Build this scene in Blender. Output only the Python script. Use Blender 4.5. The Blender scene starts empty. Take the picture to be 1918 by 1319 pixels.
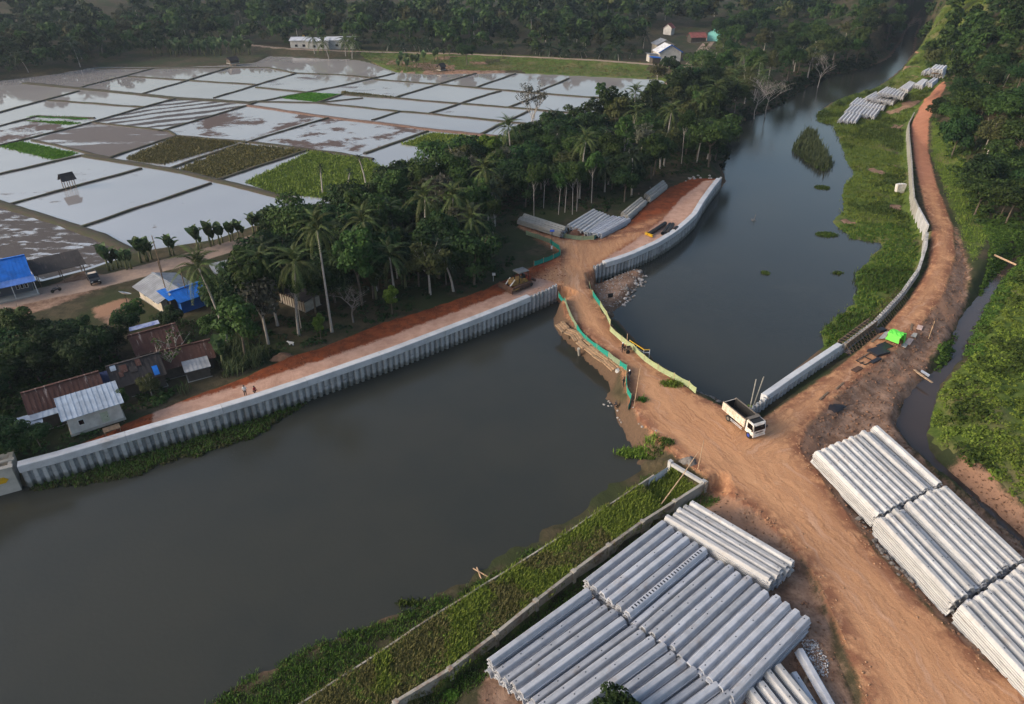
import bpy, bmesh, math, random
import numpy as np
from mathutils import Vector, Matrix, Euler

random.seed(7)
rng = np.random.default_rng(7)
R = math.radians
scene = bpy.context.scene
col = scene.collection

# ---------------------------------------------------------------- camera, sky, sun, exposure
CAM_H, PITCH, FPX, CX, CY = 57.0, 31.0, 1310.0, 959.0, 659.5
cam_data = bpy.data.cameras.new('camera')
cam = bpy.data.objects.new('camera', cam_data)
col.objects.link(cam)
cam.location = (0, 0, CAM_H)
cam.rotation_euler = (R(90 - PITCH), 0, 0)
cam_data.sensor_width = 36.0
cam_data.lens = FPX / 1918 * 36
cam_data.clip_start, cam_data.clip_end = 0.5, 6000
scene.camera = cam

SUN_EL, SUN_AZ = 24.0, 255.0          # azimuth clockwise from +Y: light comes from the left, a little behind the camera
world = bpy.data.worlds.new('World')
scene.world = world
world.use_nodes = True
wn = world.node_tree
sky = wn.nodes.new('ShaderNodeTexSky')
sky.sky_type = 'NISHITA'
sky.sun_disc = False
sky.sun_elevation = R(SUN_EL)
sky.sun_rotation = R(SUN_AZ)
sky.air_density, sky.dust_density, sky.ozone_density = 1.2, 5.0, 1.5
bg = wn.nodes['Background']
wn.links.new(sky.outputs[0], bg.inputs[0])
bg.inputs[1].default_value = 0.125

sun_data = bpy.data.lights.new('sun', 'SUN')
sun_data.energy = 1.15
sun_data.angle = R(24)
sun_data.color = (1.0, 0.92, 0.86)
sun = bpy.data.objects.new('sun', sun_data)
col.objects.link(sun)
az, el = R(SUN_AZ), R(SUN_EL)
to_sun = Vector((math.sin(az) * math.cos(el), math.cos(az) * math.cos(el), math.sin(el)))
sun.rotation_euler = to_sun.to_track_quat('Z', 'Y').to_euler()
sun.location = (-200, -50, 150)

scene.cycles.max_bounces = 5; scene.cycles.diffuse_bounces = 2; scene.cycles.glossy_bounces = 3; scene.cycles.transmission_bounces = 2; scene.cycles.volume_bounces = 0
scene.view_settings.view_transform = 'Standard'
scene.view_settings.look = 'None'
scene.view_settings.gamma = 1.0
scene.view_settings.exposure = 0.9
scene.view_settings.use_curve_mapping = False

# ---------------------------------------------------------------- helpers
SP, CP = math.sin(R(PITCH)), math.cos(R(PITCH))
def G(px, py, z=2.8):
    """surveyed position on the level z of a spot seen in the drone picture"""
    a = (px - CX) / FPX; b = -(py - CY) / FPX
    d = (a, b * SP + CP, b * CP - SP)
    t = (z - CAM_H) / d[2]
    return np.array((d[0] * t, d[1] * t))
def GP(pts, z=2.8):
    return np.array([G(x, y, z) for x, y in pts])
def V(p, z): return Vector((float(p[0]), float(p[1]), float(z)))

def tag(o, label=None, cat=None, group=None, kind=None):
    if label: o['label'] = label
    if cat: o['category'] = cat
    if group: o['group'] = group
    if kind: o['kind'] = kind
    return o
def empty(name, loc, rz=0.0, label=None, cat=None, group=None):
    o = bpy.data.objects.new(name, None)
    o.empty_display_size = 0.5
    col.objects.link(o)
    o.location = loc; o.rotation_euler = (0, 0, rz)
    return tag(o, label, cat, group)
def link(name, me, parent=None, loc=None, rot=None, scale=None):
    o = bpy.data.objects.new(name, me)
    col.objects.link(o)
    if parent is not None: o.parent = parent
    if loc is not None: o.location = loc
    if rot is not None: o.rotation_euler = rot
    if scale is not None: o.scale = scale if hasattr(scale, '__len__') else (scale,) * 3
    return o

class MB:
    """collects simple shapes into one mesh"""
    def __init__(s): s.v = []; s.f = []
    def add(s, vs, fs):
        n = len(s.v); s.v += [tuple(v) for v in vs]; s.f += [tuple(i + n for i in f) for f in fs]; return s
    def box(s, c, d, rz=0.0, M=None):
        x, y, z = d[0] / 2, d[1] / 2, d[2] / 2
        vs = [Vector((a * x, b * y, e * z)) for e in (-1, 1) for a, b in ((-1, -1), (1, -1), (1, 1), (-1, 1))]
        m = Matrix.Translation(c) @ (M if M is not None else Matrix.Rotation(rz, 4, 'Z'))
        return s.add([m @ v for v in vs], [(3, 2, 1, 0), (4, 5, 6, 7), (0, 1, 5, 4), (1, 2, 6, 5), (2, 3, 7, 6), (3, 0, 4, 7)])
    def bar(s, a, b, w, h=None):
        a, b = Vector(a), Vector(b); d = b - a; L = d.length
        if L < 1e-6: return s
        q = d.to_track_quat('X', 'Z').to_matrix().to_4x4()
        return s.box((a + b) / 2, (L, w, h or w), M=q)
    def tube(s, pts, rad, n=8, caps=True):
        pts = [Vector(p) for p in pts]; k = len(pts)
        if not hasattr(rad, '__len__'): rad = [rad] * k
        vs, fs = [], []
        for i, p in enumerate(pts):
            d = (pts[min(i + 1, k - 1)] - pts[max(i - 1, 0)]).normalized()
            u = d.cross(Vector((0, 0, 1)) if abs(d.z) < .95 else Vector((1, 0, 0))).normalized(); w = d.cross(u)
            for j in range(n):
                t = 2 * math.pi * j / n
                vs.append(p + (u * math.cos(t) + w * math.sin(t)) * rad[i])
        for i in range(k - 1):
            for j in range(n):
                a, b = i * n + j, i * n + (j + 1) % n
                fs.append((a, b, b + n, a + n))
        if caps:
            fs.append(tuple(range(n - 1, -1, -1))); fs.append(tuple((k - 1) * n + j for j in range(n)))
        return s.add(vs, fs)
    def quad(s, a, b, c, d): return s.add([a, b, c, d], [(0, 1, 2, 3)])
    def prism(s, prof, M, L):
        """closed 2D profile (y,z) extruded along x from 0..L, placed by M"""
        n = len(prof)
        vs = [M @ Vector((0, y, z)) for y, z in prof] + [M @ Vector((L, y, z)) for y, z in prof]
        fs = [(i, (i + 1) % n, (i + 1) % n + n, i + n) for i in range(n)]
        fs += [tuple(range(n - 1, -1, -1)), tuple(range(n, 2 * n))]
        return s.add(vs, fs)
    def mesh(s, name, mat, smooth=False):
        me = bpy.data.meshes.new(name)
        me.from_pydata([tuple(v) for v in s.v], [], s.f)
        if mat: me.materials.append(mat)
        if smooth: me.polygons.foreach_set('use_smooth', [True] * len(me.polygons))
        me.update()
        return me
    def build(s, name, mat, parent=None, smooth=False, loc=None):
        return link(name, s.mesh(name, mat, smooth), parent, loc)

def np_mesh(name, verts, faces, mat, smooth=False):
    """verts (N,3), faces (M,3|4)"""
    verts = np.asarray(verts, dtype=np.float32); faces = np.asarray(faces, dtype=np.int32)
    me = bpy.data.meshes.new(name)
    k = faces.shape[1]
    me.vertices.add(len(verts)); me.vertices.foreach_set('co', verts.ravel())
    me.loops.add(faces.size); me.loops.foreach_set('vertex_index', faces.ravel())
    me.polygons.add(len(faces))
    me.polygons.foreach_set('loop_start', np.arange(0, faces.size, k, dtype=np.int32))
    me.polygons.foreach_set('loop_total', np.full(len(faces), k, dtype=np.int32))
    if smooth: me.polygons.foreach_set('use_smooth', np.ones(len(faces), dtype=bool))
    if mat: me.materials.append(mat)
    me.update(calc_edges=True)
    return me

# --- numpy geometry
def seg_dist(P, A, B):
    d = B - A; L2 = max(1e-9, d @ d)
    t = np.clip(((P - A) @ d) / L2, 0, 1)
    q = A + t[:, None] * d
    return np.hypot(*(P - q).T), t
def sd_poly(P, poly):
    """signed distance, positive inside"""
    poly = np.asarray(poly); n = len(poly)
    if len(P) > 5000:
        lo, hi = poly.min(0) - 18, poly.max(0) + 18; m = (P >= lo).all(1) & (P <= hi).all(1)
        if m.mean() < .9:
            out = np.full(len(P), -18.0)
            if m.any(): out[m] = sd_poly(P[m], poly)
            return out
    dist = np.full(len(P), 1e9); inside = np.zeros(len(P), bool)
    for i in range(n):
        A, B = poly[i], poly[(i + 1) % n]
        dist = np.minimum(dist, seg_dist(P, A, B)[0])
        c = (A[1] > P[:, 1]) != (B[1] > P[:, 1])
        with np.errstate(divide='ignore', invalid='ignore'):
            xi = (B[0] - A[0]) * (P[:, 1] - A[1]) / (B[1] - A[1]) + A[0]
        inside ^= c & (P[:, 0] < xi)
    return np.where(inside, dist, -dist)
def line_uv(P, pts):
    """distance along / signed distance across a polyline"""
    pts = np.asarray(pts); best = np.full(len(P), 1e9); u = np.zeros(len(P)); v = np.zeros(len(P)); acc = 0.0
    for i in range(len(pts) - 1):
        A, B = pts[i], pts[i + 1]; d, t = seg_dist(P, A, B); L = np.hypot(*(B - A))
        m = d < best
        s = np.sign((B[0] - A[0]) * (P[:, 1] - A[1]) - (B[1] - A[1]) * (P[:, 0] - A[0]))
        best = np.where(m, d, best); u = np.where(m, acc + t * L, u); v = np.where(m, s * d, v); acc += L
    return u, v, best
_tab = np.random.default_rng(3).random((256, 256))
def vnoise(x, y):
    xi = np.floor(x).astype(int); yi = np.floor(y).astype(int); fx = x - xi; fy = y - yi
    fx = fx * fx * (3 - 2 * fx); fy = fy * fy * (3 - 2 * fy)
    a = _tab[xi & 255, yi & 255]; b = _tab[(xi + 1) & 255, yi & 255]; c = _tab[xi & 255, (yi + 1) & 255]; d = _tab[(xi + 1) & 255, (yi + 1) & 255]
    return (a * (1 - fx) + b * fx) * (1 - fy) + (c * (1 - fx) + d * fx) * fy
def fnoise(x, y, o=3):
    s = 0; a = .5
    for k in range(o):
        s = s + a * (vnoise(x + 17 * k, y + 31 * k) - .5); x = x * 2.03; y = y * 2.03; a *= .5
    return s
def sstep(a, b, x):
    t = np.clip((x - a) / (b - a), 0, 1); return t * t * (3 - 2 * t)

# ---------------------------------------------------------------- materials
def new_mat(name):
    m = bpy.data.materials.new(name); m.use_nodes = True
    nt = m.node_tree; b = nt.nodes['Principled BSDF']
    return m, nt, b
def N(nt, t, **kw):
    n = nt.nodes.new(t)
    for k, v in kw.items(): setattr(n, k, v)
    return n
def noise_node(nt, scale, detail=4, rough=.6, vec=None, coord='Object'):
    n = N(nt, 'ShaderNodeTexNoise'); n.inputs['Scale'].default_value = scale
    n.inputs['Detail'].default_value = detail; n.inputs['Roughness'].default_value = rough
    if vec is None:
        tc = N(nt, 'ShaderNodeTexCoord'); vec = tc.outputs[coord]
    nt.links.new(vec, n.inputs['Vector'])
    return n
def mixc(nt, fac, a, b, blend='MIX'):
    n = N(nt, 'ShaderNodeMix', data_type='RGBA', blend_type=blend)
    for s, v in ((n.inputs[0], fac), (n.inputs[6], a), (n.inputs[7], b)):
        if isinstance(v, (int, float)): s.default_value = v
        elif isinstance(v, tuple): s.default_value = v if len(v) == 4 else (*v, 1)
        else: nt.links.new(v, s)
    return n.outputs[2]
def maprange(nt, val, a, b, c=0.0, d=1.0, smooth=True):
    n = N(nt, 'ShaderNodeMapRange', interpolation_type='SMOOTHSTEP' if smooth else 'LINEAR')
    nt.links.new(val, n.inputs[0])
    for i, x in enumerate((a, b, c, d)): n.inputs[i + 1].default_value = x
    return n.outputs[0]
def math_n(nt, op, a, b=0.0):
    n = N(nt, 'ShaderNodeMath', operation=op)
    for s, v in ((n.inputs[0], a), (n.inputs[1], b)):
        if isinstance(v, (int, float)): s.default_value = v
        else: nt.links.new(v, s)
    return n.outputs[0]
def bump(nt, h, bsdf, strength=.3, dist=.05):
    b = N(nt, 'ShaderNodeBump'); b.inputs['Strength'].default_value = strength; b.inputs['Distance'].default_value = dist
    nt.links.new(h, b.inputs['Height']); nt.links.new(b.outputs[0], bsdf.inputs['Normal'])
def plain(name, c, rough=.7, var=.25, scale=3.0, metal=0.0, bmp=.15, c2=None, spec=.3, rnd=0.0):
    """one colour with mottled wear"""
    m, nt, b = new_mat(name)
    n = noise_node(nt, scale, 5, .65)
    d = tuple(x * (1 - var) for x in c) if c2 is None else c2
    f = maprange(nt, n.outputs[0], .35, .68)
    cc = mixc(nt, f, tuple(c), tuple(d))
    if rnd:
        oi = N(nt, 'ShaderNodeObjectInfo')
        hv = N(nt, 'ShaderNodeHueSaturation')
        nt.links.new(maprange(nt, oi.outputs['Random'], 0, 1, 1 - rnd, 1 + rnd, False), hv.inputs['Value'])
        nt.links.new(cc, hv.inputs['Color']); cc = hv.outputs[0]
    nt.links.new(cc, b.inputs['Base Color'])
    b.inputs['Roughness'].default_value = rough; b.inputs['Metallic'].default_value = metal
    b.inputs['Specular IOR Level'].default_value = spec
    if bmp: bump(nt, n.outputs[0], b, bmp, .03)
    return m

# ================================================================ layout of the place (world metres, water level 0)
W_LEFT = GP([(-330, 1010), (-120, 955), (-10, 930), (52, 913), (118, 895), (210, 867), (303, 838), (407, 807), (483, 783), (567, 754), (653, 723), (735, 693), (825, 657), (892, 630), (954, 604), (1022, 574), (1045, 562)], 0)
W_UP = GP([(1111, 528), (1131, 522), (1154, 515), (1181, 505), (1200, 496), (1226, 484), (1250, 469), (1269, 455), (1285, 441), (1298, 428), (1313, 402), (1330, 377), (1348, 354)], 0)
# berm wall, measured along its top (z 3.9)
W_BERM = GP([(1400, 768), (1440, 738), (1500, 696), (1577, 645), (1640, 598), (1690, 545), (1722, 500), (1735, 460), (1738, 432)], 3.6)
W_BERM2 = GP([(1738, 425), (1722, 395), (1712, 372), (1709, 340), (1707, 300), (1703, 260), (1702, 232), (1712, 213), (1730, 198), (1752, 184)], 3.6)

RIVER = np.vstack([
    GP([(-330, 1010), (-330, 1500), (250, 1400)], 0),
    GP([(400, 1312), (560, 1228), (700, 1166), (840, 1082), (960, 1006), (1050, 948), (1130, 898), (1190, 868), (1236, 846)], 0),
    GP([(1222, 826), (1186, 795), (1160, 768), (1140, 748), (1137, 735), (1160, 712), (1164, 694), (1130, 672), (1092, 640), (1060, 612), (1046, 580)], 0),
    W_LEFT[::-1][:1]])
RIVER = np.vstack([RIVER, W_LEFT[::-1][1:]])
RIVER_E = np.vstack([
    GP([(1152, 598), (1143, 586), (1150, 578), (1168, 565), (1183, 548), (1200, 526), (1208, 512), (1196, 503)], 0),
    W_UP[4:],
    GP([(1358, 342), (1350, 312), (1362, 288), (1354, 262), (1380, 236), (1410, 216), (1450, 200), (1482, 180), (1505, 166), (1545, 142), (1600, 132), (1640, 120), (1664, 108), (1686, 78), (1700, 48), (1716, 30)], 0),
    GP([(1726, 40), (1716, 70), (1712, 100), (1690, 130), (1665, 150), (1640, 166), (1590, 182), (1555, 195), (1532, 212), (1530, 226), (1562, 233), (1570, 250), (1580, 280), (1586, 300), (1604, 325), (1582, 346), (1580, 372), (1586, 396), (1562, 412), (1574, 428), (1602, 446), (1660, 454), (1640, 472), (1624, 496), (1600, 512), (1610, 536), (1600, 570), (1578, 590), (1552, 606), (1540, 622), (1548, 642), (1530, 662)], 0),
    GP([(1436, 742), (1402, 768), (1372, 764), (1345, 752), (1310, 737), (1280, 716), (1248, 694), (1222, 672), (1190, 640), (1165, 615)], 0)])

ROAD_C = GP([(1080, 440), (1085, 490), (1090, 545), (1118, 610), (1190, 690), (1290, 780), (1400, 870), (1500, 965), (1610, 1080), (1700, 1180), (1790, 1300), (1880, 1420)], 2.8)
BERM_C = GP([(1400, 840), (1455, 800), (1520, 748), (1600, 690), (1680, 610), (1735, 540), (1765, 470), (1765, 420), (1745, 350), (1728, 290), (1720, 240), (1742, 194)], 2.8)
ROAD = GP([(1045, 545), (1060, 590), (1100, 628), (1160, 680), (1180, 752), (1206, 796), (1262, 850), (1330, 900), (1400, 946), (1470, 1006), (1530, 1084), (1562, 1160), (1600, 1250), (1660, 1420), (2100, 1480), (1960, 1330), (1800, 1196), (1720, 1118), (1640, 1030), (1580, 950), (1530, 880), (1500, 840),
             (1512, 800), (1580, 732), (1662, 668), (1722, 616), (1770, 548), (1790, 480), (1785, 422), (1756, 350), (1738, 280), (1736, 238), (1760, 200), (1756, 190), (1726, 206), (1706, 236), (1713, 300), (1731, 380), (1747, 430), (1742, 490), (1702, 560), (1652, 618), (1582, 678), (1502, 733), (1430, 780),
             (1400, 775), (1360, 764), (1300, 735), (1215, 676), (1165, 634), (1128, 580), (1106, 532), (1115, 507), (1190, 478), (1250, 446), (1215, 425), (1165, 440), (1110, 452), (1050, 444), (1010, 432), (975, 418), (968, 424), (1010, 446), (1048, 470), (1050, 488), (1005, 515), (985, 540)], 2.8)
EMB_L = np.vstack([GP([(70, 861), (130, 838), (190, 814), (260, 780), (330, 752), (400, 727), (470, 699), (540, 667), (600, 650), (660, 627), (720, 602), (790, 581), (850, 561), (910, 540), (950, 520), (1000, 497), (1052, 478), (1062, 520), (1047, 548)], 3.1)])
def offset_line(L, d):
    L = np.asarray(L); T = np.gradient(L, axis=0); T /= np.linalg.norm(T, axis=1)[:, None]
    return L + np.stack([-T[:, 1], T[:, 0]], 1) * d
EMB_L = np.vstack([EMB_L, offset_line(W_LEFT, 0.75)[3:][::-1]])
PINK_L = np.vstack([offset_line(W_LEFT, 4.6)[6:], offset_line(W_LEFT, 0.4)[6:][::-1]])
PAD_U = np.vstack([offset_line(W_UP, 0.75), GP([(1335, 334), (1298, 332), (1250, 352), (1205, 388), (1170, 425), (1120, 445), (1080, 450), (1080, 500)], 3.0)])
PINK_U = np.vstack([offset_line(W_UP, 0.4), GP([(1340, 336), (1318, 338), (1275, 372), (1240, 412), (1190, 450), (1140, 480)], 3.0)])
RED_U = GP([(1300, 332), (1330, 336), (1318, 340), (1275, 374), (1240, 410), (1190, 446), (1160, 440), (1205, 390), (1250, 352)], 3.0)
# foreground yard and right-hand dirt slope
YARD = GP([(1270, 880), (1340, 905), (1430, 960), (1500, 1040), (1545, 1130), (1560, 1200), (1640, 1420), (800, 1500), (890, 1330), (905, 1240), (1100, 1085), (1240, 965), (1325, 905)], 2.6)
SLOPE_R = GP([(1790, 425), (1818, 500), (1812, 560), (1786, 612), (1745, 662), (1738, 700), (1692, 742), (1690, 792), (1722, 852), (1800, 920), (1960, 1040), (2150, 1300), (1900, 1300), (1780, 1180), (1640, 1030), (1560, 930), (1480, 850), (1500, 790), (1580, 728), (1660, 664), (1720, 612), (1768, 545), (1790, 480)], 2.6)
CREEK = GP([(1990, 440), (1905, 480), (1868, 520), (1835, 570), (1812, 610), (1795, 648), (1790, 672), (1745, 712), (1718, 760), (1710, 800), (1726, 838), (1770, 880), (1830, 930), (1890, 985), (1980, 1070)], .9)
CREEK_W = [1.0, .9, .8, 1.0, 1.3, 1.2, .4, 1.0, 1.9, 1.8, .9, .3, .2, .3, .4]
DIRT_R = GP([(1784, 872), (1796, 856), (1820, 866), (1855, 900), (1918, 962), (2010, 1048), (2010, 1110), (1918, 1015), (1840, 945)], 1.8)
DIKE = GP([(380, 1420), (555, 1319), (680, 1240), (790, 1165), (900, 1096), (1000, 1035), (1100, 970), (1190, 910), (1256, 866), (1318, 906), (1190, 985), (1100, 1050), (1000, 1128), (900, 1212), (830, 1270), (770, 1310), (640, 1420)], 2.8)
DIKE_IN = GP([(640, 1400), (735, 1319), (830, 1262), (900, 1210), (1000, 1128), (1100, 1050), (1190, 985), (1322, 902)], 2.9)
DIKE_OUT = GP([(420, 1400), (555, 1319), (680, 1240), (790, 1165), (900, 1096), (1000, 1035), (1100, 970), (1190, 910), (1256, 866)], 2.8)
SPIT = GP([(1112, 534), (1140, 524), (1181, 508), (1200, 500), (1208, 512), (1200, 526), (1183, 548), (1168, 565), (1150, 578), (1140, 590), (1126, 570), (1116, 552)], .6)
MARSH = np.vstack([GP([(1532, 212), (1530, 226), (1562, 233), (1580, 280), (1604, 325), (1582, 346), (1580, 390), (1562, 412), (1600, 446), (1660, 454), (1624, 496), (1600, 512), (1610, 536), (1600, 570), (1552, 606), (1540, 622), (1548, 648), (1570, 650)], .4),
                   offset_line(W_BERM[3:], 0.8), offset_line(W_BERM2, 0.8), GP([(1775, 170), (1800, 150), (1790, 122), (1745, 112), (1712, 128), (1690, 142), (1640, 168)], .4)])
PADDY = GP([(-420, 560), (-60, 470), (80, 525), (160, 505), (260, 470), (400, 448), (520, 405), (545, 385), (640, 378), (720, 345), (890, 305), (950, 275), (1080, 246), (1160, 215), (1230, 185), (1255, 160), (1235, 150), (1150, 146), (960, 137), (800, 140), (740, 136), (690, 118), (620, 103), (520, 99), (480, 118), (400, 124), (300, 127), (180, 126), (100, 140), (0, 152), (-420, 200)], 2.0)
MAIN_C = GP([(-420, 690), (-200, 625), (0, 566), (80, 548), (160, 533), (260, 508), (340, 487), (420, 464), (520, 436), (620, 404), (740, 352), (885, 308), (930, 288), (1010, 262), (1100, 238), (1160, 214), (1230, 176), (1268, 150), (1300, 115), (1320, 88), (1338, 66)], 2.9)
MAIN_W = 2.9
BACK_C = GP([(430, 80), (520, 90), (600, 94), (690, 97), (860, 101), (1000, 107), (1120, 113), (1240, 122), (1285, 132)], 4.0)
HOUSE_YARD = GP([(170, 575), (230, 555), (260, 560), (255, 590), (245, 605), (215, 610), (180, 590)], 2.9)
FRONT_YARD = GP([(-200, 600), (0, 535), (70, 545), (150, 505), (190, 512), (210, 530), (130, 560), (0, 605), (-150, 650)], 2.9)
BROWN1 = GP([(90, 148), (185, 120), (280, 102), (480, 103), (505, 118), (300, 129), (180, 132)], 2.3)
BROWN2 = GP([(690, 112), (740, 138), (960, 140), (900, 113), (800, 104)], 2.5)
BACK_SLOPE = GP([(660, 98), (740, 136), (800, 140), (960, 138), (1150, 147), (1250, 152), (1285, 134), (1240, 124), (1000, 110), (860, 104), (700, 99)], 2.5)

def height(P):
    """terrain height over the water level"""
    X, Y = P[:, 0], P[:, 1]
    n1 = fnoise(X * .08, Y * .08, 3); n2 = fnoise(X * .5, Y * .5, 3); n3 = fnoise(X * 1.7 + 9, Y * 1.7, 2)
    dW = np.maximum(sd_poly(P, RIVER), sd_poly(P, RIVER_E))
    land = -dW + n2 * 1.6
    h = np.full(len(P), 2.55) + n1 * .5 + n2 * .15
    bank = np.where(land > 0, land * .75 + .02, land * .22)
    h = np.minimum(h, np.maximum(bank, -1.6))
    s = sd_poly(P, PADDY)
    h = np.where(s > -2, np.minimum(h, 2.5 - .9 * sstep(-2, .5, s)), h)
    # low green marsh in front of the berm wall
    s = sd_poly(P, MARSH)
    hm = .25 + .35 * sstep(0, 6, s) + .5 * n2 + .25 * n1 + .2 * n3
    h = np.where(s > 0, hm * sstep(-.3, 1.0, land + .3), h)
    # roads and built up fills
    sr = sd_poly(P, ROAD); u, v, _ = line_uv(P, ROAD_C); ub, vb, db = line_uv(P, BERM_C)
    rut = .10 * fnoise(v * 1.1, u * .05, 2) + .06 * n3
    h = np.maximum(h, np.where(sr > -3.0, (2.75 + rut) * sstep(-1.5 - n2, .1, sr) - .1 * (sr < 0), -9))
    for poly, z in ((EMB_L, 3.0), (PAD_U, 2.95)):
        s = sd_poly(P, poly)
        h = np.where(s > -.55, np.maximum(h, (z + .12 * n3 + .1 * n2) * sstep(-.55, .0, s)), h)
    sp = np.maximum(sd_poly(P, PINK_L), sd_poly(P, PINK_U)); h = np.where(sp > -.2, h - .16 * sstep(-.2, .3, sp), h)
    s = sd_poly(P, SPIT); h = np.where(s > -1.2, np.minimum(h, np.maximum(.75 + .8 * n2 + .15 * n3 - 1.3 * sstep(.2, -1.2, s), -1.0) + 1.9 * sstep(-.2, .6, sr)), h)
    # unfilled trench behind the berm wall
    u3, v3, d3 = line_uv(P, W_BERM)
    tr = (v3 < .2) & (v3 > -1.9) & (d3 < 3) & (u3 > .4)
    h = np.where(tr, np.minimum(h, 1.75 + .25 * n2 + .9 * sstep(-.9, -1.9, v3)), h)
    h = np.where((v3 >= .2) & (v3 < 4) & (d3 < 4) & (u3 > .4), np.minimum(h, .4 + .3 * n2), h)
    u4, v4, d4 = line_uv(P, W_BERM2)
    h = np.where((v4 >= -.2) & (v4 < 6) & (d4 < 6), np.minimum(h, .9 + .3 * n2), h)
    # dirt slope down to the creek, with a clay scarp beside the berm road
    s = sd_poly(P, SLOPE_R)
    h = np.where((s > 0) & (sr < 0), np.minimum(h, 2.6 - .9 * sstep(0.2, 2.6, -sr + n2 * 2.5) + .5 * n2 + .22 * n3), h)
    uc, vc, dc = line_uv(P, CREEK)
    acc = np.concatenate([[0], np.cumsum(np.hypot(*np.diff(CREEK, axis=0).T))])
    wc = np.interp(uc, acc, CREEK_W) * .85 + n2 * .9
    h = np.minimum(h, np.where(dc < 9, .35 + .95 * np.maximum(0, dc - wc) - .5 * sstep(wc, 0, dc), 99))
    # overgrown bank right of the creek, then the wooded hill
    right = np.where((vc < 0) | (vc > 0), -vc, 0)
    side = sstep(0, 12, vc) * (Y > 45)
    h = h + side * (1.2 * sstep(0, 8, vc) + n1 * 2.6 + 1.6 * np.abs(fnoise(X * .23, Y * .23, 2)) * sstep(2, 5, vc))
    hill = np.maximum(0, (X - 150 - (Y - 250) * .42) * .5) * sstep(120, 200, Y) + np.maximum(0, X - 118 - np.abs(Y - 190) * .25) * .5 * sstep(115, 150, Y)
    h = h + np.minimum(hill, 38) * (.8 + .6 * n1) * (dW < -6)
    # main road, dirt track on the dike behind the paddies
    um, vm, dm = line_uv(P, MAIN_C)
    h = np.where(dm < MAIN_W + 2.5, h + (2.75 - h) * sstep(MAIN_W + 2.5, MAIN_W - .2, dm), h)
    ubk, vbk, dbk = line_uv(P, BACK_C)
    h = np.where(dbk < 14, np.maximum(h, 4.0 - 1.9 * sstep(2.2, 13, dbk)), h)
    for W, lim in ((W_UP, 5.0), (W_LEFT, 4.0)):
        uw, vw, dw = line_uv(P, W); m = (vw < .3) & (dw < lim) & (uw > .05) & (uw < np.hypot(*np.diff(W, axis=0).T).sum() - .05)
        sp_ = sd_poly(P, SPIT)
        h = np.where(m, np.minimum(h, np.where(sp_ > -.5, .75 + .5 * n2, -.6 + .3 * n2)), h)
    # hills that close the view
    far = sstep(440, 620, Y + X * .12) * 7
    h = h + far * (1 + 1.1 * n1) * (dW < -14)
    # foreground: dike body between its two walls, sunken strip beside it, stacking yard
    s = sd_poly(P, DIKE); h = np.where(s > -.1, np.maximum(h, 2.25 + .35 * n2 + .12 * n3), h)
    s2 = sd_poly(P, YARD); h = np.where((s2 > -1.5) & (s < -.1) & (sr < -.3), 2.15 + .25 * n2 + .1 * n3, h)
    uo, vo, do = line_uv(P, DIKE_OUT); h = np.where((vo > .05) & (do < 7) & (uo < np.hypot(*np.diff(DIKE_OUT, axis=0).T).sum() - .4), np.minimum(h, .55 - .16 * do + .5 * n2 + .18 * sstep(24, 8, uo) * 3), h)
    ui, vi, di = line_uv(P, DIKE_IN)
    h = np.where((vi < -.05) & (di < 2.6), np.minimum(h, 1.25 + .6 * sstep(1.2, 2.6, di) + .3 * n2), h)
    pit = sd_poly(P, GP([(1206, 906), (1256, 872), (1312, 906), (1248, 946)], 2.8)); h = np.where(pit > -.4, np.minimum(h, 1.35), h)
    return h

# ---------------------------------------------------------------- terrain
def axis(parts):
    out = [parts[0][0]]
    for a, b, s0, s1 in parts:
        x = a
        while x < b - 1e-6:
            t = (x - a) / (b - a); x = min(b, x + s0 + (s1 - s0) * t); out.append(x)
    return np.array(out)
XS = axis([(-560, -100, 14, 1.2), (-100, -62, 1.2, .6), (-62, 64, .6, .6), (64, 130, .65, 1.4), (130, 620, 1.4, 18)])
YS = axis([(20, 130, .55, .62), (130, 300, .7, 2.2), (300, 560, 2.2, 7), (560, 1300, 7, 60)])
GX, GY = np.meshgrid(XS, YS)
PT = np.stack([GX.ravel(), GY.ravel()], 1)
HZ = height(PT)
nx, ny = len(XS), len(YS)
idx = np.arange(nx * ny).reshape(ny, nx)
HG = HZ.reshape(ny, nx)
def hgrid(P):
    P = np.atleast_2d(np.asarray(P, float)); i = np.clip(np.searchsorted(XS, P[:, 0]) - 1, 0, nx - 2); j = np.clip(np.searchsorted(YS, P[:, 1]) - 1, 0, ny - 2)
    fx = np.clip((P[:, 0] - XS[i]) / (XS[i + 1] - XS[i]), 0, 1); fy = np.clip((P[:, 1] - YS[j]) / (YS[j + 1] - YS[j]), 0, 1)
    return (HG[j, i] * (1 - fx) + HG[j, i + 1] * fx) * (1 - fy) + (HG[j + 1, i] * (1 - fx) + HG[j + 1, i + 1] * fx) * fy
FQ = np.stack([idx[:-1, :-1], idx[:-1, 1:], idx[1:, 1:], idx[1:, :-1]], -1).reshape(-1, 4)
CEN = PT[FQ].mean(1)

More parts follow.
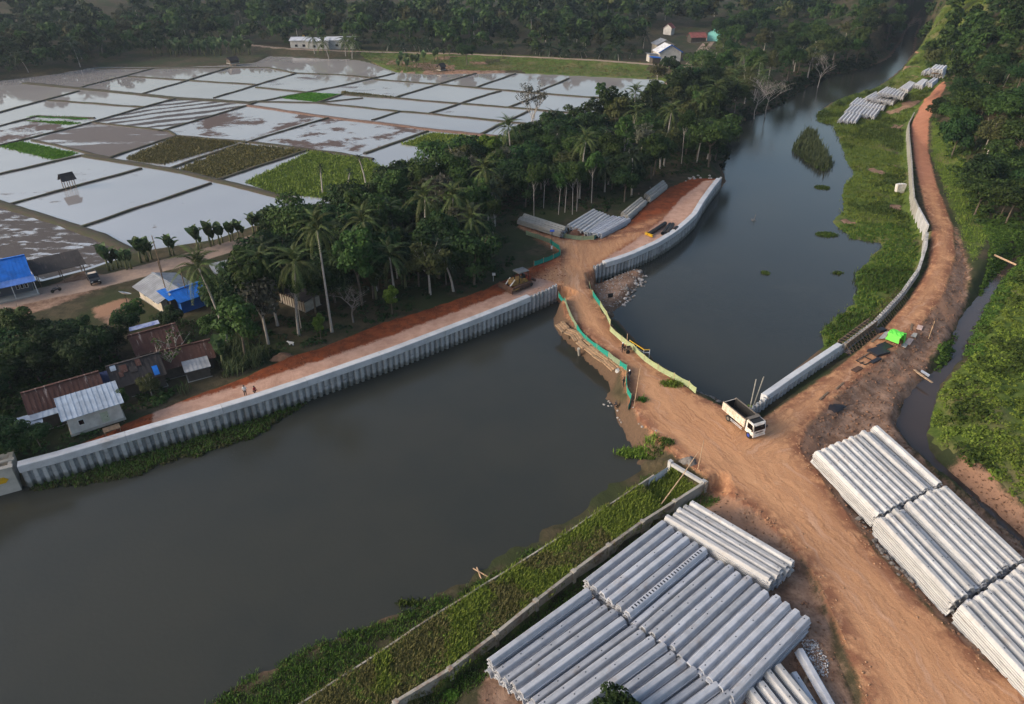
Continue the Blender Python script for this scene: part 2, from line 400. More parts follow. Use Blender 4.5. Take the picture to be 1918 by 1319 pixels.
S_road = sd_poly(PT, ROAD); S_emb = np.maximum(sd_poly(PT, EMB_L), sd_poly(PT, PAD_U))
S_pink = np.maximum(sd_poly(PT, PINK_L), sd_poly(PT, PINK_U))
S_yard = np.maximum(np.maximum(sd_poly(PT, YARD), sd_poly(PT, SLOPE_R)), np.maximum(np.maximum(sd_poly(PT, HOUSE_YARD), sd_poly(PT, FRONT_YARD)), sd_poly(PT, BROWN2)))
S_yard = np.maximum(S_yard, np.maximum(sd_poly(PT, SPIT), sd_poly(PT, DIRT_R)))
S_marsh = sd_poly(PT, MARSH); S_dike = sd_poly(PT, DIKE)
_, _, D_main = line_uv(PT, MAIN_C); _, _, D_back = line_uv(PT, BACK_C); S_main = np.maximum(MAIN_W - D_main, 2.0 - D_back)
U_r, V_r, D_r = line_uv(PT, ROAD_C); U_b, V_b, D_b = line_uv(PT, BERM_C)
onb = D_b < D_r
US = np.where(onb, U_b, U_r); VS = np.where(onb, V_b, V_r)
_, VC, DC = line_uv(PT, CREEK)
S_bs = np.where(fnoise(PT[:, 0] * .06, PT[:, 1] * .06, 3) > -.10 - .1 * (PT[:, 0] > 10), sd_poly(PT, BACK_SLOPE), -2)
GRASS = np.maximum(np.maximum(S_marsh + 1.6, S_dike), np.maximum(np.where((VC > 1.5) & (PT[:, 1] > 40), np.minimum(VC - 1.5, 5), -20), S_bs))
TRACKSIDE = GP([(1742, 236), (1765, 262), (1800, 300), (1835, 380), (1860, 430), (1822, 490), (1800, 430), (1772, 360), (1746, 290)], 2.7)
GRASS = np.maximum(GRASS, sd_poly(PT, TRACKSIDE))
SAND = (S_marsh > 1) & (PT[:, 1] > 150) & (fnoise(PT[:, 0] * .16 + 50, PT[:, 1] * .10, 3) > .16)
S_yard = np.where(SAND, 1.0, S_yard); GRASS = np.where(SAND, -1.2, GRASS)
GRASS = np.where(sd_poly(PT, DIRT_R) > -.3, -3, GRASS)
S_shore = -np.maximum(sd_poly(PT, RIVER), sd_poly(PT, RIVER_E))
BERM_PALE = -np.abs(VS + 0.4) + 2.2; BERM_PALE = np.where(onb, BERM_PALE, -9)

def earth_material():
    m, nt, b = new_mat('earth')
    def att(name):
        a = N(nt, 'ShaderNodeAttribute'); a.attribute_name = name; return a.outputs['Fac']
    geo = N(nt, 'ShaderNodeNewGeometry').outputs['Position']
    nbig = noise_node(nt, .09, 3, .6, geo).outputs[0]
    nmid = noise_node(nt, .55, 4, .65, geo).outputs[0]
    nfin = noise_node(nt, 3.2, 3, .7, geo).outputs[0]
    nclod = N(nt, 'ShaderNodeTexVoronoi'); nclod.inputs['Scale'].default_value = 1.5; nt.links.new(geo, nclod.inputs['Vector'])
    def mask(s, amp, soft):
        a = math_n(nt, 'ADD', att(s), math_n(nt, 'MULTIPLY', math_n(nt, 'SUBTRACT', nmid, .5), amp))
        a = math_n(nt, 'ADD', a, math_n(nt, 'MULTIPLY', math_n(nt, 'SUBTRACT', nfin, .5), amp * .5))
        return maprange(nt, a, -soft, soft)
    # streaks that run with the traffic
    cmb = N(nt, 'ShaderNodeCombineXYZ')
    warp = math_n(nt, 'ADD', att('across'), math_n(nt, 'MULTIPLY', math_n(nt, 'SUBTRACT', nbig, .5), 9.0))
    nt.links.new(math_n(nt, 'MULTIPLY', att('along'), .06), cmb.inputs[0]); nt.links.new(math_n(nt, 'MULTIPLY', warp, .62), cmb.inputs[1])
    st = noise_node(nt, 1.0, 3, .65, cmb.outputs[0]).outputs[0]
    cm2 = N(nt, 'ShaderNodeCombineXYZ')
    warp2 = math_n(nt, 'ADD', att('across'), math_n(nt, 'MULTIPLY', math_n(nt, 'SUBTRACT', nmid, .5), 1.6))
    nt.links.new(math_n(nt, 'MULTIPLY', att('along'), .13), cm2.inputs[0]); nt.links.new(math_n(nt, 'MULTIPLY', warp2, 3.1), cm2.inputs[1])
    st2 = noise_node(nt, 1.0, 3, .6, cm2.outputs[0]).outputs[0]
    c = mixc(nt, maprange(nt, nmid, .35, .65), (.040, .036, .020), (.075, .060, .036))           # forest floor, litter
    c = mixc(nt, maprange(nt, nbig, .45, .6), c, (.036, .044, .018))
    dirt = mixc(nt, maprange(nt, nmid, .3, .7), (.125, .072, .048), (.30, .195, .14))
    dirt = mixc(nt, maprange(nt, nfin, .5, .8), dirt, (.085, .050, .034))
    dirt = mixc(nt, maprange(nt, nbig, .52, .62), dirt, (.29, .165, .105))
    c = mixc(nt, mask('yard', 2.2, .5), c, dirt)
    gr = mixc(nt, maprange(nt, nmid, .35, .65), (.045, .075, .013), (.092, .125, .026))
    gr = mixc(nt, maprange(nt, nbig, .5, .68), gr, (.13, .12, .050))
    c = mixc(nt, mask('grass', 2.4, .5), c, gr)
    shore = mixc(nt, nfin, (.06, .042, .028), (.16, .10, .066))
    c = mixc(nt, math_n(nt, 'MULTIPLY', maprange(nt, att('shore'), 1.3, -.3), math_n(nt, 'SUBTRACT', 1.0, mask('grass', 2.0, .5))), c, shore)
    main = mixc(nt, maprange(nt, nmid, .3, .7), (.34, .245, .19), (.25, .185, .15))
    c = mixc(nt, mask('main', .8, .25), c, main)
    road = mixc(nt, maprange(nt, st, .36, .64), (.51, .270, .140), (.38, .185, .092))
    road = mixc(nt, math_n(nt, 'MULTIPLY', maprange(nt, st, .50, .72), .7), road, (.60, .38, .255))
    road = mixc(nt, maprange(nt, nmid, .60, .80), road, (.56, .33, .19))
    road = mixc(nt, math_n(nt, 'MULTIPLY', maprange(nt, st2, .52, .64), maprange(nt, nbig, .38, .6, .15, .7)), road, (.25, .12, .062))
    ngr = noise_node(nt, 11.0, 2, .7, geo).outputs[0]
    road = mixc(nt, math_n(nt, 'MULTIPLY', maprange(nt, ngr, .45, .75), .45), road, (.58, .36, .22))
    road = mixc(nt, math_n(nt, 'MULTIPLY', maprange(nt, nfin, .64, .74), .7), road, (.17, .085, .050))
    road = mixc(nt, math_n(nt, 'MULTIPLY', maprange(nt, att('road'), 3.0, .3), maprange(nt, nmid, .34, .58)), road, (.215, .095, .055))
    road = mixc(nt, math_n(nt, 'MULTIPLY', maprange(nt, att('far_red'), 0, 1), .8), road, mixc(nt, nmid, (.42, .19, .12), (.30, .12, .075)))
    c = mixc(nt, mask('road', 1.3, .35), c, road)
    red = mixc(nt, maprange(nt, nmid, .32, .68), (.225, .058, .021), (.115, .033, .014))
    red = mixc(nt, maprange(nt, nfin, .58, .8), red, (.27, .10, .045))
    c = mixc(nt, mask('emb', 1.0, .25), c, red)
    c = mixc(nt, math_n(nt, 'MULTIPLY', mask('junction', 4.0, 1.6), .92), c, road)
    pink = mixc(nt, maprange(nt, nmid, .3, .72), (.50, .315, .235), (.37, .215, .155))
    pink = mixc(nt, maprange(nt, nfin, .62, .85), pink, (.30, .165, .11))
    c = mixc(nt, mask('pink', 1.5, .3), c, pink)
    nt.links.new(c, b.inputs['Base Color'])
    b.inputs['Roughness'].default_value = .95; b.inputs['Specular IOR Level'].default_value = .12
    hgt = math_n(nt, 'ADD', math_n(nt, 'MULTIPLY', nfin, .6), math_n(nt, 'ADD', math_n(nt, 'MULTIPLY', st2, .5), math_n(nt, 'MULTIPLY', nclod.outputs['Distance'], .35)))
    hgt = math_n(nt, 'ADD', hgt, math_n(nt, 'MULTIPLY', ngr, .35))
    bump(nt, hgt, b, .6, .16)
    return m
M_EARTH = earth_material()
S_junction = sd_poly(PT, GP([(1000, 520), (1040, 492), (1050, 472), (1000, 440), (1060, 440), (1160, 430), (1260, 395), (1220, 430), (1140, 482), (1112, 512), (1106, 535), (1045, 550)], 3.0))
FAR_RED = sstep(150, 190, PT[:, 1]) * onb
zone = np.zeros(len(FQ), int)
def fmean(a): return a[FQ].mean(1)
zone[fmean(GRASS) > 0] = 2
zone[fmean(S_yard) > 0] = 3
zone[fmean(S_shore) < -1.0] = 5
zone[fmean(S_main) > 0] = 6
zone[fmean(S_road) > 0] = 1
zone[fmean(S_emb) > 0] = 4
for k, nm in enumerate(('ground', 'dirt_road', 'grass_bank', 'bare_earth', 'embankment', 'river_bed', 'village_road')):
    f = FQ[zone == k]
    if not len(f): continue
    used, inv = np.unique(f, return_inverse=True)
    me = np_mesh(nm, np.column_stack([PT[used], HZ[used]]), inv.reshape(-1, 4), M_EARTH, True)
    for an, arr in (('road', S_road), ('emb', S_emb), ('pink', S_pink), ('yard', S_yard), ('grass', GRASS), ('main', S_main), ('along', US), ('across', VS), ('shore', S_shore), ('junction', S_junction), ('far_red', FAR_RED)):
        a = me.attributes.new(an, 'FLOAT', 'POINT'); a.data.foreach_set('value', np.clip(arr[used], -60, 400).astype(np.float32))
    tag(link(nm, me), kind='structure')

# ---------------------------------------------------------------- water
def water_material(name, deep, ior=1.33, rough=.06, ripple=.05, rscale=.9, tint=None):
    m, nt, b = new_mat(name)
    geo = N(nt, 'ShaderNodeNewGeometry').outputs['Position']
    big = noise_node(nt, .03, 4, .6, geo).outputs[0]
    c = mixc(nt, maprange(nt, big, .35, .65), deep, tint or tuple(x * .75 for x in deep))
    nt.links.new(c, b.inputs['Base Color'])
    b.inputs['IOR'].default_value = ior; b.inputs['Roughness'].default_value = rough
    b.inputs['Specular IOR Level'].default_value = .5
    if rough > .04:
        mpw = N(nt, 'ShaderNodeMapping'); nt.links.new(geo, mpw.inputs[0]); mpw.inputs['Rotation'].default_value = (0, 0, R(25)); mpw.inputs['Scale'].default_value = (.35, 1, 1)
        wind = noise_node(nt, .10, 4, .6, mpw.outputs[0]).outputs[0]; nt.links.new(maprange(nt, wind, .42, .62, .015, .10), b.inputs['Roughness'])
    w = noise_node(nt, rscale, 3, .55, geo).outputs[0]
    w2 = noise_node(nt, rscale * 3.7, 2, .5, geo).outputs[0]
    bump(nt, math_n(nt, 'ADD', w, math_n(nt, 'MULTIPLY', w2, .4)), b, ripple, .25)
    return m
M_RIVER = water_material('river_water', (.037, .037, .029), 1.33, .05, .08, 1.9, (.029, .031, .026))
me = bpy.data.meshes.new('river'); bm = bmesh.new()
q = [(-700, 15), (330, 15), (330, 620), (-700, 620)]
# two sheets joined along the causeway: everything below the banks is hidden by the terrain itself
bm.faces.new([bm.verts.new((x, y, 0.0)) for x, y in ((-160, 18), (40, 18), (40, 112), (20, 118), (-60, 112), (-160, 60))])
bm.faces.new([bm.verts.new((x, y, 0.0)) for x, y in ((20, 118), (40, 112), (40, 66), (62, 66), (95, 120), (105, 190), (160, 270), (330, 560), (330, 640), (250, 640), (150, 350), (60, 260), (48, 180), (12, 130))])
bm.to_mesh(me); bm.free(); me.materials.append(M_RIVER)
tag(link('river', me), kind='structure')
# creek
M_CREEK = water_material('creek_water', (.060, .042, .033), 1.33, .05, .06, 1.6)
L = offset_line(CREEK, 3.6); L2 = offset_line(CREEK, -3.6)
vs = [(*p, .62) for p in L] + [(*p, .62) for p in L2]; k = len(L)
tag(link('creek', np_mesh('creek', vs, [(i, i + 1, i + 1 + k, i + k) for i in range(k - 1)], M_CREEK)), kind='structure')

# ---------------------------------------------------------------- rice paddies
def paddy_material(name, mud=None, cover=0.0, scale=.12, plough=False, stretch=1.0):
    """shallow still water over mud; cover = share of mud standing out of the water"""
    m, nt, b = new_mat(name)
    geo = N(nt, 'ShaderNodeNewGeometry').outputs['Position']
    mp = N(nt, 'ShaderNodeMapping'); nt.links.new(geo, mp.inputs[0])
    mp.inputs['Rotation'].default_value = (0, 0, R(-32)); mp.inputs['Scale'].default_value = (1, stretch, 1)
    w = noise_node(nt, 2.0, 2, .5, geo).outputs[0]
    big = noise_node(nt, .02, 3, .5, geo).outputs[0]
    b.inputs['IOR'].default_value = 4.2; b.inputs['Roughness'].default_value = .03; b.inputs['Specular IOR Level'].default_value = .5
    base = mixc(nt, maprange(nt, big, .35, .65), (.33, .31, .30), (.27, .25, .245))
    rough = .03
    hh = math_n(nt, 'MULTIPLY', w, .02)
    if mud:
        n = noise_node(nt, scale, 7, .68, mp.outputs[0]).outputs[0]
        if plough:
            wv = N(nt, 'ShaderNodeTexWave', wave_type='BANDS', bands_direction='Y'); wv.inputs['Scale'].default_value = .045
            wv.inputs['Distortion'].default_value = 7.0; wv.inputs['Detail'].default_value = 4; wv.inputs['Detail Scale'].default_value = .6
            nt.links.new(mp.outputs[0], wv.inputs['Vector'])
            n = math_n(nt, 'ADD', math_n(nt, 'MULTIPLY', wv.outputs['Fac'], .30), math_n(nt, 'MULTIPLY', n, .70))
        fine = noise_node(nt, 1.3, 5, .7, mp.outputs[0]).outputs[0]
        n = math_n(nt, 'ADD', n, math_n(nt, 'MULTIPLY', math_n(nt, 'SUBTRACT', fine, .5), .16))
        t = .5 + (.5 - cover) * .42
        k = maprange(nt, n, t - .025, t + .025)
        mc = mixc(nt, fine, mud, tuple(x * .6 for x in mud))
        base = mixc(nt, k, base, mc)
        rr = maprange(nt, k, 0, 1, .03, .55, False); nt.links.new(rr, b.inputs['Roughness'])
        ii = maprange(nt, k, 0, 1, 4.2, 1.3, False); nt.links.new(ii, b.inputs['IOR'])
        hh = math_n(nt, 'ADD', hh, math_n(nt, 'MULTIPLY', k, math_n(nt, 'MULTIPLY', fine, .6)))
    nt.links.new(base, b.inputs['Base Color'])
    bump(nt, hh, b, .5, .15)
    return m
def flat(name, pts, z, mat, kind='structure'):
    me = bpy.data.meshes.new(name); bm = bmesh.new()
    bm.faces.new([bm.verts.new((float(p[0]), float(p[1]), z)) for p in pts])
    bmesh.ops.triangulate(bm, faces=bm.faces[:])
    bmesh.ops.recalc_face_normals(bm, faces=bm.faces[:])
    if bm.faces and sum(f.normal.z for f in bm.faces) < 0: bmesh.ops.reverse_faces(bm, faces=bm.faces[:])
    bm.to_mesh(me); bm.free(); me.materials.append(mat)
    return tag(link(name, me), kind=kind)
ctr = PADDY.mean(0)
flat('paddy_water', PADDY + (PADDY - ctr) * .012, 2.0, paddy_material('paddy_still_water'))
MUD_GREY, MUD_RED, MUD_DARK = (.155, .125, .11), (.12, .075, .055), (.085, .065, .055)
PLOTS = [
    ([(62, 262), (167, 232), (315, 247), (328, 255), (205, 294)], paddy_material('drained_mud', MUD_GREY, .70, .05, stretch=3.2)),
    ([(302, 244), (464, 198), (608, 219), (457, 264)], paddy_material('mud_patches', MUD_RED, .44, .055)),
    ([(462, 266), (614, 221), (642, 223), (798, 244), (685, 285), (582, 279)], paddy_material('mud_patches_fine', MUD_RED, .42, .075)),
    ([(-160, 470), (-160, 400), (8, 385), (188, 441), (245, 474), (160, 503), (80, 523), (-20, 478)], paddy_material('wet_mud', MUD_DARK, .66, .16, stretch=2.5)),
    ([(174, 228), (333, 185), (462, 196), (303, 243)], paddy_material('ploughed_mud', MUD_DARK, .46, .1, True)),
    ([(20, 380), (-30, 335), (157, 291), (262, 315)], paddy_material('shallow_mud', MUD_GREY, .22, .06, stretch=1.8)),
    ([(555, 138), (640, 141), (703, 146), (640, 160), (576, 172), (482, 162)], paddy_material('shallow_mud_far', MUD_GREY, .26, .05, stretch=2)),
    ([(698, 149), (825, 159), (738, 182), (642, 177), (640, 162)], bpy.data.materials['shallow_mud_far']),
    ([(807, 213), (853, 194), (972, 203), (948, 227)], bpy.data.materials['shallow_mud']),
    ([(155, 424), (20, 384), (260, 317), (310, 320), (392, 343)], paddy_material('specked_water', MUD_GREY, .07, .22, stretch=1.5)),
    ([(195, 438), (400, 344), (515, 368), (400, 445), (262, 470)], bpy.data.materials['specked_water']),
    ([(275, 201), (95, 190), (150, 172), (325, 184)], bpy.data.materials['specked_water']),
    ([(640, 200), (745, 209), (806, 214), (948, 229), (900, 249), (700, 226), (640, 218)], bpy.data.materials['specked_water']),
    ([(0, 232), (66, 218), (175, 222), (166, 230), (0, 270)], bpy.data.materials['mud_patches_fine']),
]
for pts, mt in PLOTS: flat('paddy_plot', GP(pts, 2.0), 2.012, mt)
M_BUND = plain('bund_earth', (.060, .045, .035), .95, .4, .8, c2=(.045, .050, .022))
M_BUND_RED = plain('bund_red_earth', (.17, .105, .080), .95, .3, .8)
def ribbon(name, pts, w, z0, z1, mat, kind='structure', jit=.12):
    """low earth bank with sloping sides along a polyline"""
    pts = np.asarray(pts); out = [pts[0]]
    for a, b in zip(pts[:-1], pts[1:]):
        n = max(1, int(np.hypot(*(b - a)) / 2.5))
        for i in range(n): out.append(a + (b - a) * (i + 1) / n)
    L = np.array(out); k = len(L); L = L + np.stack([fnoise(L[:, 0] * .07, L[:, 1] * .07, 3), fnoise(L[:, 0] * .07 + 40, L[:, 1] * .07, 3)], 1) * (1.6 if name == 'paddy_bund' else 0); T = np.gradient(L, axis=0); T /= np.linalg.norm(T, axis=1)[:, None] + 1e-9
    Nn = np.stack([-T[:, 1], T[:, 0]], 1)
    off = fnoise(L[:, 0] * .6, L[:, 1] * .6, 2) * jit * 4
    vs = []
    for s, zz in ((.5, z0), (.34, z1), (-.34, z1), (-.5, z0)):
        p = L + Nn * (s * w * (1 + off))[:, None]
        zj = zz + (fnoise(p[:, 0] * .9, p[:, 1] * .9, 2) * .3 if zz == z1 else 0)
        vs.append(np.column_stack([p, np.full(k, 0.0) + zj]))
    vs = np.vstack(vs)
    fs = [(r * k + i, (r + 1) * k + i, (r + 1) * k + i + 1, r * k + i + 1) for r in range(3) for i in range(k - 1)]
    return tag(link(name, np_mesh(name, vs, fs, mat)), kind=kind)
BUNDS = [([(-40, 368), (0, 380), (10, 384), (100, 411), (190, 440), (262, 478)], 3.2, 0), ([(20, 382), (263, 315)], 1.3, 0), ([(150, 425), (397, 342)], 1.2, 0),
    ([(157, 290), (240, 304), (317, 317), (417, 339), (520, 367), (560, 376)], 2.6, 0), ([(-60, 338), (0, 325), (157, 290)], 1.5, 0), ([(203, 295), (330, 254)], 1.3, 0),
    ([(307, 318), (450, 269)], 1.6, 0), ([(407, 337), (580, 280)], 1.6, 0), ([(330, 254), (460, 265), (580, 280), (640, 287), (700, 298)], 1.5, 0),
    ([(173, 229), (317, 245), (330, 254)], 1.2, 0), ([(-60, 287), (0, 272), (167, 230), (263, 202), (333, 183)], 1.5, 0), ([(302, 245), (464, 197), (484, 190)], 1.3, 0),
    ([(457, 267), (614, 220)], 1.3, 0), ([(47, 155), (147, 165), (267, 177), (327, 183), (467, 192), (484, 190)], 3.6, 0),
    ([(464, 197), (610, 218), (640, 222), (807, 242), (940, 256)], 2.4, 1), ([(-60, 225), (0, 210), (147, 170)], 1.6, 0), ([(90, 188), (273, 200)], 1.4, 0),
    ([(-60, 250), (0, 235), (70, 217), (177, 221)], 1.2, 0), ([(143, 165), (287, 128)], 1.4, 0), ([(267, 175), (430, 126)], 1.4, 0), ([(400, 183), (554, 137)], 1.4, 0),
    ([(240, 143), (480, 158)], 1.4, 0), ([(180, 129), (290, 128), (367, 127), (500, 126), (554, 137), (640, 140), (703, 146)], 1.5, 0), ([(480, 163), (574, 173)], 1.6, 0),
    ([(484, 190), (574, 173), (640, 160), (737, 137)], 1.6, 0), ([(737, 183), (890, 137)], 1.6, 0), ([(803, 212), (937, 170)], 1.5, 0), ([(893, 163), (965, 138)], 1.3, 0),
    ([(700, 148), (827, 158), (940, 168), (1023, 175), (1165, 186), (1250, 192)], 1.5, 0), ([(594, 192), (640, 176), (737, 183), (853, 193), (973, 202), (1140, 217)], 1.6, 0),
    ([(484, 190), (594, 192), (640, 197), (747, 208), (807, 213), (950, 228), (985, 231)], 1.4, 0), ([(594, 192), (680, 183)], 1.2, 0), ([(697, 225), (747, 208)], 1.2, 0),
    ([(900, 250), (990, 207)], 1.4, 0), ([(953, 200), (1023, 175)], 1.4, 0), ([(1004, 172), (1065, 147)], 1.4, 0), ([(683, 287), (800, 245)], 1.5, 0), ([(60, 262), (205, 295)], 1.2, 0)]
for pts, w, red in BUNDS: ribbon('paddy_bund', GP(pts, 2.2), w, 1.9, 2.32, M_BUND_RED if red else M_BUND)

# ---------------------------------------------------------------- concrete
def concrete(name, c, streak=.5, dark=(.16, .165, .17), rnd=.06, scale=.7, warm=None, stain=.45, wet=False):
    m, nt, b = new_mat(name)
    tc = N(nt, 'ShaderNodeTexCoord').outputs['Object']
    oi = N(nt, 'ShaderNodeObjectInfo')
    va = N(nt, 'ShaderNodeVectorMath', operation='ADD'); nt.links.new(tc, va.inputs[0])
    cx = N(nt, 'ShaderNodeCombineXYZ'); nt.links.new(math_n(nt, 'MULTIPLY', oi.outputs['Random'], 60), cx.inputs[0]); nt.links.new(cx.outputs[0], va.inputs[1])
    n = noise_node(nt, scale, 6, .7, va.outputs[0]).outputs[0]
    f = noise_node(nt, 9, 4, .6, va.outputs[0]).outputs[0]
    mp = N(nt, 'ShaderNodeMapping'); nt.links.new(va.outputs[0], mp.inputs[0]); mp.inputs['Scale'].default_value = (.25, 3.0, 2.0)
    s = noise_node(nt, 1.2, 5, .65, mp.outputs[0]).outputs[0]
    cc = mixc(nt, maprange(nt, n, .38, .7), c, tuple(x * .78 for x in c))
    cc = mixc(nt, math_n(nt, 'MULTIPLY', maprange(nt, s, .52, .75), streak), cc, dark)
    if warm: cc = mixc(nt, maprange(nt, n, .5, .62), cc, warm)
    cc = mixc(nt, math_n(nt, 'MULTIPLY', f, .25), cc, tuple(x * .6 for x in c))
    mudn = noise_node(nt, .33, 5, .7, va.outputs[0]).outputs[0]; cc = mixc(nt, math_n(nt, 'MULTIPLY', maprange(nt, mudn, .56, .72), stain), cc, (.27, .21, .165))
    if wet:
        sz = N(nt, 'ShaderNodeSeparateXYZ'); nt.links.new(tc, sz.inputs[0]); lv = math_n(nt, 'ADD', sz.outputs[2], math_n(nt, 'MULTIPLY', math_n(nt, 'SUBTRACT', n, .5), 1.6)); cc = mixc(nt, maprange(nt, lv, 1.0, .45, 0, .75), cc, (.075, .078, .058))
    hv = N(nt, 'ShaderNodeHueSaturation'); nt.links.new(cc, hv.inputs['Color'])
    nt.links.new(maprange(nt, oi.outputs['Random'], 0, 1, 1 - rnd, 1 + rnd, False), hv.inputs['Value'])
    nt.links.new(hv.outputs[0], b.inputs['Base Color'])
    b.inputs['Roughness'].default_value = .85; b.inputs['Specular IOR Level'].default_value = .25
    bump(nt, math_n(nt, 'ADD', n, math_n(nt, 'MULTIPLY', f, .4)), b, .25, .04)
    return m
M_PILE = concrete('pile_concrete', (.42, .435, .475), .8, (.20, .21, .235), .17, .9)
M_PILE_W = concrete('pile_concrete_pale', (.46, .46, .465), .7, (.26, .255, .25), .14, .9)
M_PILE_OLD = concrete('pile_concrete_old', (.36, .345, .31), .7, (.14, .13, .11), .12)
M_CAP = concrete('cap_concrete', (.55, .56, .58), .55, (.33, .335, .345), .06, .5, stain=.35)
M_PILE_F = concrete('pile_concrete_white', (.64, .64, .66), .3, (.45, .45, .46), .08, .9, stain=.1)
M_WALLPILE = concrete('wall_pile_concrete', (.40, .405, .415), .85, (.13, .135, .14), .24, wet=True)
M_OLDWALL = concrete('old_wall_concrete', (.36, .33, .28), .8, (.08, .075, .06), .1, .5, (.22, .15, .11))
M_MARK = plain('dark_lifting_mark', (.03, .035, .05), .8, .2)
M_WOOD = plain('weathered_timber', (.20, .14, .095), .9, .45, 2.5)
M_WOOD_PALE = plain('pale_timber', (.48, .33, .21), .9, .35, 2.0)
M_STEEL = plain('dark_steel', (.035, .034, .035), .6, .3, 3, .3)
M_RUST = plain('rusty_steel', (.10, .055, .038), .85, .4, 2)

def resample(pts, step):
    pts = np.asarray(pts); seg = np.hypot(*np.diff(pts, axis=0).T); acc = np.concatenate([[0], np.cumsum(seg)])
    n = int(acc[-1] // step); t = np.arange(n + 1) * step
    return np.stack([np.interp(t, acc, pts[:, 0]), np.interp(t, acc, pts[:, 1])], 1), acc[-1]
def sweep(mb, pts, prof):
    """closed profile (offset to the left, z) swept along a polyline"""
    L = np.asarray(pts); T = np.gradient(L, axis=0); T /= np.linalg.norm(T, axis=1)[:, None]; Nn = np.stack([-T[:, 1], T[:, 0]], 1)
    n, k = len(prof), len(L)
    vs = [(L[i][0] + Nn[i][0] * o, L[i][1] + Nn[i][1] * o, z) for i in range(k) for o, z in prof]
    fs = [(i * n + j, i * n + (j + 1) % n, (i + 1) * n + (j + 1) % n, (i + 1) * n + j) for i in range(k - 1) for j in range(n)]
    fs += [tuple(range(n - 1, -1, -1)), tuple((k - 1) * n + j for j in range(n))]
    return mb.add(vs, fs)
HAT = [(-.47, .12), (-.33, .12), (-.2, -.28), (.2, -.28), (.33, .12), (.47, .12), (.47, .26), (.25, .26), (.12, -.14), (-.12, -.14), (-.25, .26), (-.47, .26)]
def hat_pile(z0, z1, mat):
    mb = MB(); n = len(HAT)
    mb.add([(x, y, z0) for x, y in HAT] + [(x, y, z1) for x, y in HAT],
           [(i, (i + 1) % n, (i + 1) % n + n, i + n) for i in range(n)] + [tuple(range(n - 1, -1, -1)), tuple(range(n, 2 * n))])
    return mb.mesh('sheet_pile', mat)
PM_FULL, PM_CAP = hat_pile(-1.4, 3.3, M_WALLPILE), hat_pile(-1.4, 2.75, M_WALLPILE)
def pile_wall(name, pts, label, s_cap, step=.94, top=3.5, seg_len=11.5, flip=1, inner=-.40):
    root = empty(name, V(pts[0], 0), 0, label, 'retaining wall')
    L, tot = resample(pts, step)
    acc = np.arange(len(L)) * step
    for i in range(len(L) - 1):
        a, b = L[i], L[i + 1]; rz = math.atan2(b[1] - a[1], b[0] - a[0]); c = (a + b) / 2 - pts[0]
        me = PM_CAP if s_cap[0] <= acc[i] <= s_cap[1] else PM_FULL
        o = link('sheet_pile', me, root, (c[0], c[1], random.uniform(-.05, .05) * (me is PM_FULL)), (0, 0, rz + (0 if flip > 0 else math.pi)))
    D, _ = resample(pts, .5); ad = np.arange(len(D)) * .5
    x = s_cap[0]
    while x < s_cap[1] - 1:
        e = min(x + seg_len, s_cap[1]); q = np.linspace(x, e - .035, max(3, int((e - x) / .5)))
        Dq = np.stack([np.interp(q, ad, D[:, 0]), np.interp(q, ad, D[:, 1])], 1)
        mb = MB(); sweep(mb, Dq - pts[0], [(.78, top - .98), (inner, top - .98), (inner, top - .07), (inner + .07, top), (.71, top), (.78, top - .07)])
        mb.build('cap_segment', M_CAP, root); x = e
    return root
LW = W_LEFT[3:]; tot = np.hypot(*np.diff(LW, axis=0).T).sum()
pile_wall('river_wall', LW, 'long corrugated concrete sheet pile river wall with a pale cap, left bank', (0, tot - 7.5))
tot = np.hypot(*np.diff(W_UP, axis=0).T).sum()
pile_wall('river_wall', W_UP, 'curved concrete sheet pile wall round the upper earth platform', (2.6, tot - 2.5), .94)
bt = np.hypot(*np.diff(W_BERM, axis=0).T).sum()
u_cap0 = np.hypot(*(W_BERM[1] - W_BERM[0])) - .6
u_cap1 = np.hypot(*np.diff(W_BERM[:4], axis=0).T).sum()
bw = pile_wall('river_wall', W_BERM, 'concrete sheet pile wall beside the berm road, half capped, reinforcement sticking out', (u_cap0, u_cap1), .94, 3.6, 12, 1, -.12)
u_form = np.hypot(*np.diff(W_BERM[:5], axis=0).T).sum()
D, _ = resample(W_BERM, .5); ad = np.arange(len(D)) * .5
m = (ad >= u_cap1 + .1) & (ad <= u_form)
mb = MB(); sweep(mb, D[m] - W_BERM[0], [(.86, 2.75), (.78, 2.75), (.78, 3.72), (.86, 3.72)]); mb.build('formwork_board', M_WOOD, bw)
mb = MB(); sweep(mb, D[m] - W_BERM[0], [(-.42, 2.5), (-.50, 2.5), (-.50, 3.62), (-.42, 3.62)]); mb.build('formwork_board', M_WOOD, bw)
mb = MB(); Lf, _ = resample(D[m], 1.0)
for i in range(len(Lf) - 1):
    T = Lf[i + 1] - Lf[i]; T /= np.hypot(*T); nn = np.array((-T[1], T[0])); p = Lf[i] - W_BERM[0]
    a = p - nn * .55; b2 = p - nn * 1.6; mb.bar(V(a, 3.4), V(b2, 2.3), .07); mb.bar(V(a, 2.5), V(b2, 2.3), .07)
    mb.bar(V(p - nn * .5, 3.66), V(p + nn * .9, 3.76), .05)
mb.build('formwork_prop', M_WOOD, bw)
m = (ad > u_form) & (ad < u_form + 46); Lf, _ = resample(D[m], .94)
